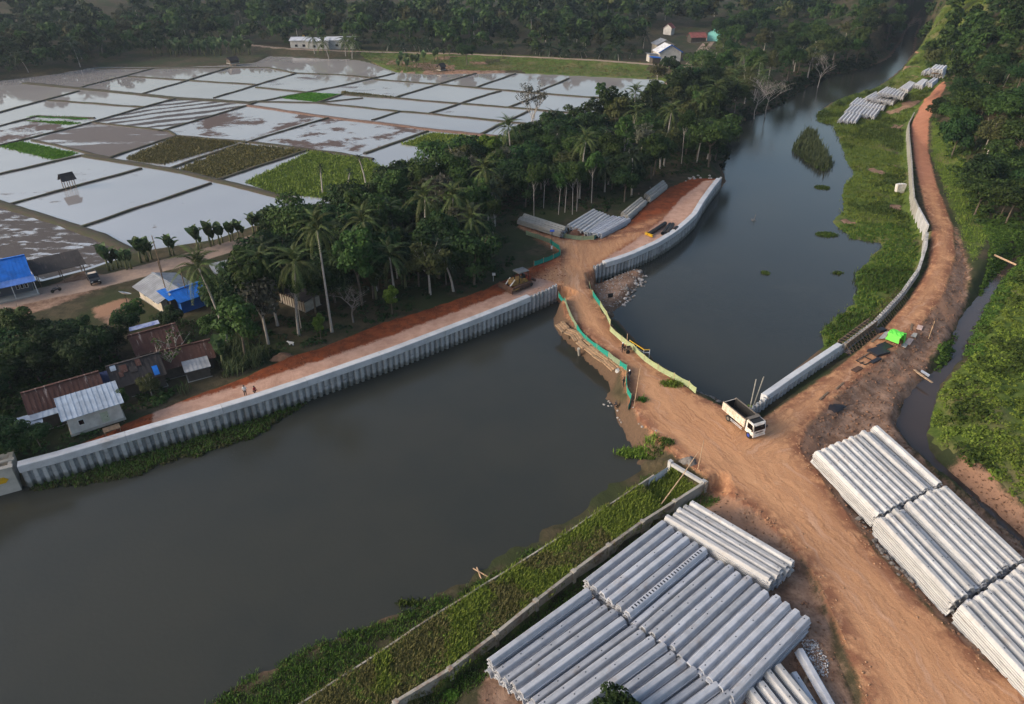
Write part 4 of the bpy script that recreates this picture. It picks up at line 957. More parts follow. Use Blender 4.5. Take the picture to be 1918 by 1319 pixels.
M_DZ = plain('old_machine_yellow', (.34, .20, .05), .8, .5, 2.0, c2=(.13, .08, .05))
M_DRED = plain('old_machine_red', (.26, .055, .03), .7, .4, 2.0)
M_GREY = plain('canopy_grey', (.15, .155, .16), .7, .3, 2)
def bulldozer(loc, rz):
    t = empty('bulldozer', loc, rz, 'old yellow bulldozer with a grey canopy on the red embankment', 'bulldozer')
    for s in (-1, 1):
        prof = [(-1.75, .38), (-1.5, .08), (1.5, .08), (1.75, .38), (1.5, .78), (-1.5, .85)]; n = 6
        mb = MB(); y0, y1 = (s * .75, s * 1.2); mb.add([(x, y0, z) for x, z in prof] + [(x, y1, z) for x, z in prof], [(i, (i + 1) % n, (i + 1) % n + n, i + n) for i in range(n)] + [tuple(range(n)), tuple(range(2 * n - 1, n - 1, -1))])
        tr = mb.build('track', M_RUST, t)
        for x in (-1.35, 1.35): MB().tube([(x, s * 1.19, .43), (x, s * 1.25, .43)], .3, 12).build('sprocket', M_STEEL, tr)
        for k in range(4): MB().tube([(-.75 + k * .5, s * 1.19, .27), (-.75 + k * .5, s * 1.24, .27)], .13, 8).build('roller', M_STEEL, tr)
        MB().bar((1.0, s * 1.32, .5), (2.35, s * 1.25, .45), .14, .2).build('push_arm', M_DZ, t)
        MB().bar((1.2, s * .55, 1.65), (2.2, s * .5, .7), .12).build('lift_cylinder', M_WHITE, t)
    MB().box((.75, 0, 1.1), (1.7, 1.0, .85)).box((1.62, 0, 1.08), (.08, .9, .75)).build('engine_hood', M_DZ, t)
    MB().box((-.6, 0, .85), (1.3, 1.3, .5)).box((-.5, .55, 1.2), (.7, .3, .35)).box((-.5, -.55, 1.2), (.7, .3, .35)).build('platform', M_DZ, t)
    MB().box((-.65, 0, 1.25), (.5, .55, .25)).box((-.88, 0, 1.6), (.12, .55, .6)).build('driver_seat', M_BLACK, t)
    MB().box((-.35, 0, 2.52), (1.9, 1.6, .08)).box((.15, 0, 2.58), (.8, 1.5, .1)).build('canopy', M_GREY, t)
    for x, y in ((-1.15, -.7), (-1.15, .7), (.45, -.7), (.45, .7)): MB().bar((x, y, 1.0), (x, y, 2.5), .08).build('canopy_post', M_STEEL, t)
    MB().tube([(-1.5, -.62, 1.25), (-1.5, .62, 1.25)], .36, 14).build('fuel_tank', M_DRED, t)
    MB().bar((.9, .1, 1.5), (.9, .1, 2.1), .09).build('exhaust_pipe', M_STEEL, t)
    bl = [(0, .02), (.16, .1), (.2, .45), (.1, .8), (-.02, 1.0), (-.1, 1.0), (.05, .75), (.1, .45), (.06, .15)]; n = len(bl)
    mb = MB(); mb.add([(2.4 + x, -1.65, z) for x, z in bl] + [(2.4 + x, 1.65, z) for x, z in bl], [(i, i + n, (i + 1) % n + n, (i + 1) % n) for i in range(n)] + [tuple(range(n)), tuple(range(2 * n - 1, n - 1, -1))]); mb.build('blade', M_RUST, t)
    MB().bar((-1.7, 0, .7), (-2.6, 0, .55), .25, .2).box((-2.6, 0, .5), (.25, 1.3, .3)).build('ripper', M_RUST, t)
    return t
p = G(972, 537, 3.0); bulldozer((p[0], p[1], 2.98), R(218)).scale = (1.2,) * 3
# blade sits on the ground: front of the machine points down the embankment

def excavator(loc, rz):
    t = empty('excavator', loc, rz, 'yellow excavator beside the white sheds behind the paddies', 'excavator')
    for s in (-1, 1): MB().box((0, s * 1.1, .45), (3.6, .6, .9)).build('track', M_STEEL, t)
    MB().box((-.4, 0, 1.5), (3.0, 2.4, 1.1)).build('body', M_YEL, t); MB().box((.5, .75, 2.2), (1.3, .9, 1.6)).build('cab', M_YEL, t); MB().box((.52, .76, 2.45), (1.34, .93, .7)).build('window', M_GLASS, t)
    MB().bar((.8, -.2, 1.8), (3.4, -.2, 5.2), .45, .5).build('boom', M_YEL, t); MB().bar((3.4, -.2, 5.2), (5.2, -.2, 3.0), .35, .4).build('arm', M_YEL, t)
    MB().box((5.3, -.2, 2.5), (.8, 1.0, .8)).build('bucket', M_STEEL, t)
p = G(583, 84, 3.5); excavator((p[0], p[1], 3.3), R(200))

# ---------------------------------------------------------------- material lying about on site
M_PIPE = plain('black_pipe', (.030, .028, .028), .55, .3, 3)
for k, (a, b, lab) in enumerate((((1215, 439), (1246, 419), 'longest black steel pipe, nearest the red bank'), ((1241, 438), (1255, 421), 'black steel pipe, second from the red bank'), ((1250, 438), (1260, 421), 'black steel pipe, third from the red bank'), ((1262, 433), (1268, 427), 'short black pipe next to the wall cap'))):
    A, B = G(*a, 3.2), G(*b, 3.2); r = .42; d = Vector((*(B - A), 0)).normalized()
    mb = MB(); n = 16; u = d.cross(Vector((0, 0, 1))); vs = []; fs = []
    for p0, rr in ((V(A, 3.28), r), (V(B, 3.28), r), (V(B, 3.28), r * .86), (V(A, 3.28), r * .86)):
        for j in range(n): vs.append(p0 + (u * math.cos(2 * math.pi * j / n) + Vector((0, 0, 1)) * math.sin(2 * math.pi * j / n)) * rr)
    for i in range(4):
        for j in range(n): fs.append((i * n + j, i * n + (j + 1) % n, ((i + 1) % 4) * n + (j + 1) % n, ((i + 1) % 4) * n + j))
    mb.add(vs, fs); tag(mb.build('steel_pipe', M_PIPE, None, True), lab, 'pipe', 'black pipes on the upper platform')
mb = MB(); A, B = G(1209, 437, 3.1), G(1222, 443, 3.1); mb.bar(V(A, 3.35), V(B, 3.35), .5, .08).bar(V(A, 2.98), V(B, 2.98), .5, .08).bar(V(A, 3.16), V(B, 3.16), .08, .3)
tag(mb.build('steel_beam', M_YEL), 'yellow steel beam lying before the black pipes', 'beam')
M_LIME = plain('lime_green_tarp', (.12, .62, .07), .6, .12, 1.5)
tp = empty('tarpaulin_shelter', V(G(1675, 640, 2.8), 2.75), R(40), 'bright green tarpaulin shelter on the berm road', 'shelter')
vs = []
for i in range(9):
    for j in range(5):
        x = -1.1 + i * .275; y = -1.0 + j * .5; z = 1.75 - .25 * abs(x) ** 1.5 + .1 * math.sin(i * 1.7 + j * 2)
        if i in (0,): z = .5
        vs.append((x, y, z))
mb = MB(); mb.add(vs, [(i * 5 + j, (i + 1) * 5 + j, (i + 1) * 5 + j + 1, i * 5 + j + 1) for i in range(8) for j in range(4)])
mb.add([(1.1, -1, 1.45), (1.1, 1, 1.45), (1.5, 1, 0), (1.5, -1, 0)], [(0, 1, 2, 3)]); mb.add([(1.1, -1, 1.45), (1.5, -1, 0), (.6, -1.15, .0), (0, -1, 1.7)], [(0, 1, 2, 3)])
mb.build('tarpaulin', M_LIME, tp)
for x, y in ((-1, -.95), (-1, .95), (1, -.9), (1, .9)): MB().bar((x, y, 0), (x, y, 1.45), .06).build('pole', M_WOOD, tp)
M_ZINC = plain('zinc_sheet', (.36, .36, .35), .5, .3, 2.0, .2)
def corr(W, L, amp=.03, pitch=.25):
    n = int(W / pitch * 2); vs = []
    for i in range(n + 1): x = -W / 2 + W * i / n; z = amp * (1 if i % 2 else -1); vs += [(x, -L / 2, z), (x, L / 2, z)]
    mb = MB(); mb.add(vs, [(2 * i, 2 * i + 2, 2 * i + 3, 2 * i + 1) for i in range(n)]); return mb
p = G(1660, 633, 2.8)
o = corr(1.8, 2.6).build('zinc_sheet', M_ZINC); o.location = (p[0], p[1], 3.35); o.rotation_euler = (R(8), R(-28), R(-50)); tag(o, 'corrugated zinc sheet leaning against the green shelter', 'sheet')
o = corr(1.0, 2.6).build('zinc_sheet', M_ZINC); o.location = (p[0] + .9, p[1] - .2, 3.4); o.rotation_euler = (R(8), R(55), R(-50)); tag(o, 'steep zinc sheet right beside the green tarpaulin', 'sheet')
M_BLK = plain('black_formboard', (.022, .02, .024), .5, .3, 3)
M_PLY = plain('reddish_plywood', (.55, .40, .35), .85, .25, 2)
def board(px, size, rz, mat, label, z=None, t=.08, tilt=0):
    p = G(*px, 2.8); zz = (hz(p) if z is None else z) + t / 2 + .04
    o = MB().box((0, 0, 0), (size[0], size[1], t)).build('board', mat); o.location = (p[0], p[1], zz); o.rotation_euler = (tilt, 0, R(rz)); tag(o, label, 'board')
board((1657, 648), (2.2, 1.5, ), 30, M_BLK, 'black form board below the zinc sheet')
board((1645, 660), (2.7, 1.9), 25, M_BLK, 'large black form panel on the berm road edge', t=.35)
board((1640, 676), (2.2, .6), 35, M_BLK, 'narrow dark panel below the large black panel', t=.2)
board((1597, 656), (1.9, .6), 45, M_BLK, 'small black board near the end of the wall cap')
board((1605, 692), (1.9, .8), 35, M_RUST, 'rusty mesh panel beside the berm road')
board((1723, 613), (1.6, .8), 55, M_PLY, 'reddish plywood sheet farthest along the berm road')
board((1712, 626), (1.5, .8), 55, M_PILE_OLD, 'grey board between the plywood sheets')
board((1703, 638), (2.3, .8), 50, M_PLY, 'longer reddish plywood sheet behind the shelter')
board((1694, 655 - 10), (1.3, .8), 50, M_ZINC, 'zinc offcut behind the green shelter')
board((1707, 598 + 15), (.3, 2.6), -30, M_WOOD, 'dark plank lying across the berm road')
board((1650, 612 + 8), (1.3, .9), 20, M_BLK, 'black crate of tools by the plank', t=.6)
board((1640, 634), (.35, 3.2), -45, M_WOOD, 'long dark plank left of the zinc sheet')
board((1618, 668), (.18, 3.4), -50, M_WOOD, 'thin plank beside the black panels')
board((1573, 723), (.2, 2.4), -45, M_WOOD, 'short plank on the berm road edge')
board((1543, 742), (.25, 2.6), -45, M_WOOD, 'curved plank at the scarp of the berm road')
board((1614, 652 + 28), (.9, .08), 35, M_STEEL, 'thin steel frame bar on the berm road')
board((1592, 662 - 14), (1.2, .5), 45, M_PLY, 'pale offcut of plywood by the formwork')
fr = empty('form_frame', V(G(1619, 676, 2.8), 2.85), R(35), 'empty rectangular steel frame on the berm road', 'frame')
for c, s in (((0, .7, 0), (2, .1, .1)), ((0, -.7, 0), (2, .1, .1)), ((1, 0, 0), (.1, 1.5, .1)), ((-1, 0, 0), (.1, 1.5, .1))): MB().box(c, s).build('frame_bar', M_STEEL, fr)
def pole(px0, px1h, z, r, label, mat=None, name='pole', lean=(0, 0)):
    p = G(*px0, z); g = hz(p); mb = MB().tube([(p[0], p[1], g - .3), (p[0] + lean[0], p[1] + lean[1], g + px1h)], [r, r * .8], 7)
    tag(mb.build(name, mat or M_WOOD_PALE), label, 'pole')
pole((1404, 768), 5.0, .3, .09, 'left upright pole at the end of the berm wall', M_PILE_OLD)
pole((1409, 766), 5.2, .3, .09, 'right leaning pole at the end of the berm wall', M_PILE_OLD, lean=(.7, .2))
pole((1740, 632), 3.2, 2.2, .06, 'lone pale stake on the dirt slope')
pole((1172, 662), 3.4, 2.8, .05, 'thin stake standing on the causeway'); pole((1187, 762), 5.5, 2.8, .05, 'tall thin stake by the teal net', lean=(.6, 1.4))
pole((1307, 880), 4.0, 2.6, .06, 'bamboo stake at the yard corner', lean=(.2, .3))
mb = MB().tube([V(G(1236, 945, 2.7), 2.4), V(G(1278, 895, 4.0), 4.4), V(G(1306, 858, 5.5), 6.4)], [.07, .06, .04], 6); tag(mb.build('bamboo_pole', M_WOOD_PALE), 'long bamboo pole slanting over the pit at the dike end', 'pole')
mb = MB().tube([V(G(1858, 484, 1.6), 2.4), V(G(1902, 500, 1.6), 2.0)], .18, 7); tag(mb.build('log', M_WOOD_PALE), 'pale log lying across the creek at the right edge', 'log')
for a, b, lab in (((1712, 694), (1740, 714), 'pale plank footbridge over the creek'), ((1716, 698), (1746, 718), 'second plank of the creek crossing')):
    mb = MB().bar(V(G(*a, 1.6), 1.75), V(G(*b, 1.6), 1.7), .3, .08); tag(mb.build('plank', M_WOOD_PALE), lab, 'plank')
o = MB().box((0, 0, 0), (1.3, .5, .1)).build('plastic_sheet', M_CLOTH); p = G(1736, 690, 2); o.location = (p[0], p[1], hz(p) + .25); o.rotation_euler = (.2, .3, R(-40)); tag(o, 'white plastic sheet snagged above the creek', 'sheet')
for a, b, lab in (((886, 1064), (914, 1078), 'longer pale stick lying in the reddish shallows'), ((893, 1062), (902, 1084), 'shorter pale stick crossing the longer one in the shallows')):
    mb = MB().tube([V(G(*a, .3), .25), V(G(*b, .3), .1)], .07, 6); tag(mb.build('driftwood', M_WOOD_PALE), lab, 'stick')
# white box culverts on the marsh
bc = empty('box_culvert', V(G(1684, 360, .6), .3), R(12), 'pair of white concrete blocks standing on the green marsh', 'block')
for s in (-1, 1): MB().box((s * .6, 0, 1.25), (1.12, .9, 2.4), 0, Matrix.Rotation(R(6 * s), 4, 'Y')).build('block_half', M_WHITE, bc)
# notice board on the spit and solar lamp at the junction
sg = empty('notice_board', V(G(1143, 560, 1.5), hz(G(1143, 560, 1.5))), R(10), 'small dark notice board on posts on the rocky spit', 'sign')
MB().box((0, 0, 1.5), (.9, .05, .8)).build('panel', M_STEEL, sg)
for s in (-.35, .35): MB().bar((s, .04, -.3), (s, .04, 1.9), .06).build('post', M_WOOD, sg)
sl = empty('solar_lamp', V(G(1033, 470, 2.8), 2.7), 0, 'thin lamp pole with a blue solar panel at the junction', 'lamp')
MB().tube([(0, 0, 0), (0, 0, 4.2)], .06, 8).build('pole', M_STEEL, sl); MB().box((0, 0, 4.3), (.9, .6, .05), 0, Matrix.Rotation(.35, 4, 'X')).build('solar_panel', plain('solar_blue', (.04, .08, .32), .2, .2, 3), sl); MB().box((0, -.1, .9), (.3, .3, .6)).build('battery_box', M_CLOTH, sl)
st = empty('roadside_marker', V(G(924, 526, 3), 2.9), 0, 'small white marker sign at the red embankment edge', 'sign')
MB().bar((0, 0, 0), (0, 0, 1.2), .06).build('post', M_CLOTH, st); MB().box((.1, 0, 1.4), (.6, .06, .5)).build('plate', M_CLOTH, st)
# cattle grid of survey tripod behind the bulldozer
sv = empty('barrier', V(G(1014, 508, 3), 2.9), R(30), 'red and white barrier frame behind the bulldozer', 'barrier')
for s in (-.7, .7): MB().bar((s, 0, 0), (s * .9, 0, 1.3), .07).build('post', M_DRED, sv); MB().bar((s, .6, 0), (s * .9, 0, 1.3), .07).build('post', M_DRED, sv)
MB().bar((-.7, 0, 1.25), (.7, 0, 1.25), .12).build('rail', M_DRED, sv)

# ================================================================ vegetation
def leaf_mat(name, c, c2, rnd=.34, rough=.6):
    m, nt, b = new_mat(name)
    geo = N(nt, 'ShaderNodeNewGeometry'); oi = N(nt, 'ShaderNodeObjectInfo')
    cc = mixc(nt, geo.outputs['Random Per Island'], c, c2)
    hv = N(nt, 'ShaderNodeHueSaturation'); nt.links.new(cc, hv.inputs['Color'])
    nt.links.new(maprange(nt, oi.outputs['Random'], 0, 1, 1 - rnd, 1 + rnd, False), hv.inputs['Value'])
    nt.links.new(maprange(nt, oi.outputs['Random'], 0, 1, .475, .52, False), hv.inputs['Hue'])
    nt.links.new(hv.outputs[0], b.inputs['Base Color'])
    b.inputs['Roughness'].default_value = rough; b.inputs['Specular IOR Level'].default_value = .10
    tr = N(nt, 'ShaderNodeBsdfTranslucent'); nt.links.new(hv.outputs[0], tr.inputs[0])
    mx = N(nt, 'ShaderNodeMixShader'); mx.inputs[0].default_value = .22
    nt.links.new(b.outputs[0], mx.inputs[1]); nt.links.new(tr.outputs[0], mx.inputs[2]); nt.links.new(mx.outputs[0], nt.nodes['Material Output'].inputs[0])
    return m
LM_DARK = leaf_mat('leaf_dark', (0.011, 0.026, 0.008), (0.03, 0.058, 0.016))
LM_MID = leaf_mat('leaf_mid', (0.021, 0.046, 0.011), (0.05, 0.086, 0.021))
LM_OLIVE = leaf_mat('leaf_olive', (0.04, 0.048, 0.016), (0.072, 0.078, 0.028))
LM_BRIGHT = leaf_mat('leaf_bright', (.050, .105, .012), (.095, .17, .025), .12)
LM_GREY = leaf_mat('leaf_grey_green', (0.05, 0.056, 0.038), (0.085, 0.087, 0.062))
LM_PALM = leaf_mat('leaf_palm', (.046, .070, .022), (.100, .124, .046))
LM_PALM_D = leaf_mat('leaf_palm_dark', (0.016, 0.032, 0.016), (0.04, 0.056, 0.03))
LM_BANANA = leaf_mat('leaf_banana', (.045, .085, .030), (.105, .150, .070))
LM_GRASS = leaf_mat('grass_green', (0.078, 0.13, 0.016), (0.158, 0.21, 0.036))
LM_GRASS_D = leaf_mat('grass_deep', (0.036, 0.078, 0.012), (0.078, 0.128, 0.024))
LM_GRASS_O = leaf_mat('grass_olive', (0.105, 0.105, 0.032), (0.17, 0.155, 0.062))
LM_SEED = leaf_mat('rice_seedling', (.05, .17, .012), (.085, .25, .025), .05)
LM_REED = leaf_mat('reed_green', (.050, .070, .028), (.095, .115, .050))
M_BARK = plain('bark', (.13, .105, .082), .95, .4, 2.5); M_BARK_PALE = plain('pale_bark', (.36, .33, .30), .95, .3, 2.5)
M_TWIG = plain('bare_twig', (.20, .175, .155), .95, .3, 2.5); M_TWIG_PALE = plain('pale_bare_twig', (.36, .325, .295), .95, .3, 2.5)
LM_DIKE = leaf_mat('dike_grass_fresh', (.085, .150, .018), (.165, .235, .042), .05)

def quads_mesh(name, C, U, W, mat, fold=0.0):
    """leaf quads: centre C, half vectors U (length) and W (width)"""
    n = len(C)
    v = np.empty((n, 4, 3)); v[:, 0] = C - U - W * .35; v[:, 1] = C - U * .1 + W; v[:, 2] = C + U; v[:, 3] = C - U * .1 - W
    return v.reshape(-1, 3), np.arange(n * 4).reshape(n, 4)
def rand_dirs(n):
    d = rng.normal(size=(n, 3)); return d / np.linalg.norm(d, axis=1)[:, None]
def leaves(n, lobes, size, up=.35):
    """scatter leaf quads in shells of ellipsoidal lobes (cx,cy,cz,rx,ry,rz)"""
    lobes = np.array(lobes); vol = (lobes[:, 3] * lobes[:, 4] + lobes[:, 3] * lobes[:, 5]); k = rng.choice(len(lobes), n, p=vol / vol.sum())
    d = rand_dirs(n); d[:, 2] = np.where(d[:, 2] < -.35, -d[:, 2] * .6, d[:, 2]); d /= np.linalg.norm(d, axis=1)[:, None]
    r = 1 - .34 * rng.random(n) ** 1.6
    C = lobes[k, :3] + d * lobes[k, 3:] * r[:, None]
    Nn = d + rand_dirs(n) * .75 + np.array((0, 0, up)); Nn /= np.linalg.norm(Nn, axis=1)[:, None]
    a = np.cross(Nn, rand_dirs(n)); a /= np.linalg.norm(a, axis=1)[:, None] + 1e-9; w = np.cross(Nn, a)
    s = size * rng.uniform(.6, 1.35, n)
    return C, a * s[:, None], w * (s * .62)[:, None]
def crown_lobes(R0, H0, n, zc, flat=.75):
    out = [(0, 0, zc, R0 * .62, R0 * .62, H0 * .62)]
    for i in range(n):
        a = 2.4 * i + rng.uniform(-.4, .4); rr = R0 * rng.uniform(.35, .72); z = zc + H0 * rng.uniform(-.55, .62) * (1 - .3 * rr / R0); s = R0 * rng.uniform(.28, .46)
        out.append((math.cos(a) * rr, math.sin(a) * rr, z, s, s, s * flat))
    return out
def limb_mesh(name, H, r, crown_z, n, spread, mat, lean=.3, sub=2):
    mb = MB(); lx, ly = random.uniform(-lean, lean), random.uniform(-lean, lean)
    top = Vector((lx, ly, crown_z)); mid = Vector((lx * .4, ly * .4, crown_z * .5))
    mb.tube([(0, 0, -.4), (0, 0, .3), mid, top], [r * 1.3, r, r * .8, r * .6], 7)
    for i in range(n):
        a = 2.4 * i + random.uniform(-.3, .3); s0 = mid.lerp(top, random.uniform(.5, 1.0)); e = s0 + Vector((math.cos(a) * spread, math.sin(a) * spread, random.uniform(.35, .9) * (H - crown_z)))
        m = s0.lerp(e, .5) + Vector((0, 0, -.2)); mb.tube([s0, m, e], [r * .42, r * .3, r * .12], 5, False)
        for k in range(sub):
            b = a + random.uniform(-1, 1); q = m + Vector((math.cos(b) * spread * .5, math.sin(b) * spread * .5, random.uniform(.3, 1.2))); mb.tube([m, q], [r * .2, r * .06], 4, False)
    return mb.mesh(name, mat, True)
def crown_mesh(name, R0, H0, zc, nl, size, mat, lobes=10, flat=.8):
    v, f = quads_mesh(name, *leaves(nl, crown_lobes(R0, H0, lobes, zc, flat), size), mat)
    return np_mesh(name, v, f, mat)
# kinds of broadleaf tree, about 10 m tall at scale 1: (crown mesh, trunk mesh)
def kind(R0, H0, zc, nl, size, mat, nlob=10, flat=.8, bark=None, r=.2):
    return [(crown_mesh('crown', R0, H0, zc, nl, size, mat, nlob, flat), limb_mesh('trunk', zc + H0, r, zc * .75, 6, R0 * .55, bark or M_BARK)) for _ in range(2)]
KINDS = {
    'round': kind(4.0, 3.6, 5.8, 3400, .27, LM_DARK, 16), 'tall': kind(3.1, 4.9, 6.6, 3200, .26, LM_MID, 18, 1.0), 'wide': kind(5.0, 3.0, 6.4, 3500, .28, LM_MID, 20, .65),
    'olive': kind(3.6, 3.9, 6.0, 2500, .26, LM_OLIVE, 16, .8, M_BARK_PALE), 'bright': kind(3.3, 3.3, 6.2, 3200, .26, LM_BRIGHT, 14), 'airy': kind(3.2, 3.8, 7.0, 1000, .26, LM_GREY, 16, .8, M_BARK_PALE),
    'dense': kind(4.2, 4.0, 5.0, 3700, .29, LM_DARK, 20), 'slim': kind(2.3, 2.8, 9.4, 1500, .25, LM_MID, 12, .9, M_BARK_PALE, .10)}
count = {}
def tree(kd, loc, s, label, group, cat='tree', sz=None, name=None):
    var = random.choice(KINDS[kd]); rz = random.uniform(0, 6.28)
    r = empty(name or {'slim': 'slim_tree', 'bright': 'leafy_tree'}.get(kd, 'broadleaf_tree'), loc, rz, label, cat, group)
    sc = (s * random.uniform(.9, 1.1), s * random.uniform(.9, 1.1), (sz or s) * random.uniform(.92, 1.1)); r.scale = sc
    link('crown', var[0], r); link('trunk', var[1], r)
    return r
# --- palms
def frond_mesh(name, L, droop, mat, n=20, lift=.6, leaf=.75):
    v, f = [], []
    def P(t): return np.array((L * t * (1 - .12 * t * droop), 0, lift * L * (t - t * t * 1.0) * 1.2 - droop * L * .55 * t ** 2.2))
    def quad(a, b, c, d): k = len(v); v.extend((a, b, c, d)); f.append((k, k + 1, k + 2, k + 3))
    for i in range(7):
        a, b = P(i / 7), P((i + 1) / 7); w = np.array((0, .05 * (1 - i / 8), 0)); quad(a - w, b - w * .8, b + w * .8, a + w)
    for i in range(n):
        t = .14 + .86 * (i + .5) / n; p = P(t); ll = leaf * (math.sin(math.pi * (t * .86 + .1)) + .25); tg = (P(min(1, t + .03)) - p); tg /= np.linalg.norm(tg)
        for s in (-1, 1):
            d = tg * .75 + np.array((0, s * .85, -.42 - .3 * rng.random())); d /= np.linalg.norm(d); e = p + d * ll * rng.uniform(.85, 1.15)
            w = tg * (.055 + .045 * L / 4.5); m = p + (e - p) * .5
            quad(p - w * .5, m + w, e, m - w)
    return np_mesh(name, v, f, mat)
FR = {m.name: [frond_mesh('frond', 4.4, .55, m, lift=.9), frond_mesh('frond', 4.6, 1.0, m, lift=.5), frond_mesh('frond', 4.3, 1.5, m, lift=.2)] for m in (LM_PALM, LM_PALM_D)}
def frond_set(n):
    out = []
    for i in range(n):
        t = i / n; el = R(68) - R(95) * t + random.uniform(-.12, .12); out.append((2.4 * i + random.uniform(-.25, .25), el, 0 if t < .35 else (1 if t < .7 else 2), random.uniform(.85, 1.1)))
    return out
def trunk_curve(H, lean, r0=.2, r1=.13):
    a = random.uniform(0, 6.28); dx, dy = math.cos(a) * lean, math.sin(a) * lean
    pts = [(dx * t ** 1.7, dy * t ** 1.7, H * t - .3 * (t == 0)) for t in (0, .05, .25, .5, .75, 1)]
    return MB().tube(pts, [r0 * 1.7, r0 * 1.15, r0, r0 * .85, r0 * .75, r1], 8), pts[-1]
def joined_crown(name, fset, frs, mat):
    vs, fs, k = [], [], 0
    for a, el, j, s in fset:
        me = frs[j]; c = np.empty(len(me.vertices) * 3, np.float32); me.vertices.foreach_get('co', c); c = c.reshape(-1, 3) * s
        M = np.array((Matrix.Rotation(a, 3, 'Z') @ Matrix.Rotation(-el, 3, 'Y'))); c = c @ M.T
        fi = np.array([p.vertices[:] for p in me.polygons]) + k; vs.append(c); fs.append(fi); k += len(c)
    return np_mesh(name, np.vstack(vs), np.vstack(fs), mat)
PALM_CROWNS = {m.name: [joined_crown('crown', frond_set(20), FR[m.name], m) for _ in range(3)] for m in (LM_PALM, LM_PALM_D)}
TR = [trunk_curve(10, l) for l in (.6, 1.2, 1.8)]; TRM = [(t[0].mesh('trunk', M_BARK_PALE, True), t[1]) for t in TR]
def palm(loc, H, label, group, near=False, mat=LM_PALM, s=1.0, name='coconut_palm', lean=None):
    r = empty(name, loc, random.uniform(0, 6.28), label, 'palm', group)
    if near:
        mb, top = trunk_curve(H, lean if lean is not None else random.uniform(.3, 1.6)); mb.build('trunk', M_BARK_PALE, r, True)
        for a, el, j, q in frond_set(22):
            o = link('frond', FR[mat.name][j], r, top, None, q * s); o.rotation_euler = (Matrix.Rotation(a, 3, 'Z') @ Matrix.Rotation(-el, 3, 'Y')).to_euler()
    else:
        me, top = random.choice(TRM); k = H / 10; link('trunk', me, r, None, None, (1, 1, k)); link('crown', random.choice(PALM_CROWNS[mat.name]), r, (top[0], top[1], top[2] * k), (0, 0, random.uniform(0, 6)), s)
    return r
# --- banana
def banana_leaf(mat):
    v, f = [], []; n = 7; L = 2.1
    for i in range(n + 1):
        t = i / n; x = L * t * (1 - .15 * t); z = L * (.55 * t - .55 * t * t); w = .50 * math.sin(math.pi * min(1, t * .92 + .06)) ** .7
        v += [(x, -w, z + .10), (x, 0, z), (x, w, z + .10)]
    for i in range(n):
        for j in range(2): a = i * 3 + j; f.append((a, a + 3, a + 4, a + 1))
    return np_mesh('leaf', v, f, mat)
BL = banana_leaf(LM_BANANA); BSTEM = MB().tube([(0, 0, -.2), (0, 0, .8), (.05, 0, 1.5)], [.16, .13, .08], 7).mesh('stem', plain('banana_stem', (.13, .14, .06), .8, .3, 3), True)
def b_set(n): return [(2.4 * i + random.uniform(-.3, .3), R(84) - R(50) * i / n, random.uniform(.85, 1.15)) for i in range(n)]
def joined_banana():
    vs, fs, k = [], [], 0; c0 = np.empty(len(BL.vertices) * 3, np.float32); BL.vertices.foreach_get('co', c0); c0 = c0.reshape(-1, 3); fi0 = np.array([p.vertices[:] for p in BL.polygons])
    for a, el, s in b_set(8):
        M = np.array((Matrix.Rotation(a, 3, 'Z') @ Matrix.Rotation(-el, 3, 'Y'))); vs.append(c0 * s @ M.T); fs.append(fi0 + k); k += len(c0)
    return np_mesh('crown', np.vstack(vs), np.vstack(fs), LM_BANANA)
BC = [joined_banana() for _ in range(3)]
def banana(loc, s, label, group, near=False):
    r = empty('banana_plant', loc, random.uniform(0, 6.28), label, 'banana plant', group); r.scale = (s,) * 3
    link('stem', BSTEM, r)
    if near:
        for a, el, q in b_set(8): o = link('leaf', BL, r, (.05, 0, 1.4), None, q); o.rotation_euler = (Matrix.Rotation(a, 3, 'Z') @ Matrix.Rotation(-el, 3, 'Y')).to_euler()
    else: link('crown', random.choice(BC), r, (.05, 0, 1.4))
    return r
# --- bare trees
def bare_mesh(name, H, mat, levels=4, spread=.55, seed=1, r0=.18, up=.55):
    rr = random.Random(seed); mb = MB()
    def grow(p, d, L, r, lv):
        e = p + d * L; m = p.lerp(e, .5) + Vector((rr.uniform(-.08, .08), rr.uniform(-.08, .08), 0)) * L
        mb.tube([p, m, e], [r, r * .8, r * .55], 6 if lv > 2 else 4, False)
        if lv == 0: return
        for k in range(rr.choice((2, 3, 3, 4) if lv < levels else (4, 5))):
            a = rr.uniform(0, 6.28); nd = (d * .75 + Vector((math.cos(a) * spread * 1.5, math.sin(a) * spread * 1.5, up * rr.uniform(.2, 1)))).normalized()
            grow(p.lerp(e, rr.uniform(.55, 1)), nd, L * rr.uniform(.55, .75), r * .5, lv - 1)
    grow(Vector((0, 0, -.3)), Vector((.05, .02, 1)).normalized(), H * .4, r0, levels)
    return mb
def bare_tree(loc, H, label, seed=1, mat=None, levels=4, leafy=0, lmat=None, spread=.55, r0=.18):
    r = empty('bare_tree', loc, 0, label, 'tree'); mb = bare_mesh('branches', H, mat, levels, spread, seed, r0); mb.build('branches', mat or M_TWIG, r)
    if leafy:
        P = np.array(mb.v); P = P[P[:, 2] > H * .45]; C = P[rng.choice(len(P), leafy)] + rng.normal(size=(leafy, 3)) * .15; d = rand_dirs(leafy); w = np.cross(d, rand_dirs(leafy)); s = rng.uniform(.12, .26, leafy)[:, None]
        v, f = quads_mesh('leaves', C, d * s, w * s * .7, lmat); link('leaves', np_mesh('leaves', v, f, lmat or LM_GREY), r)

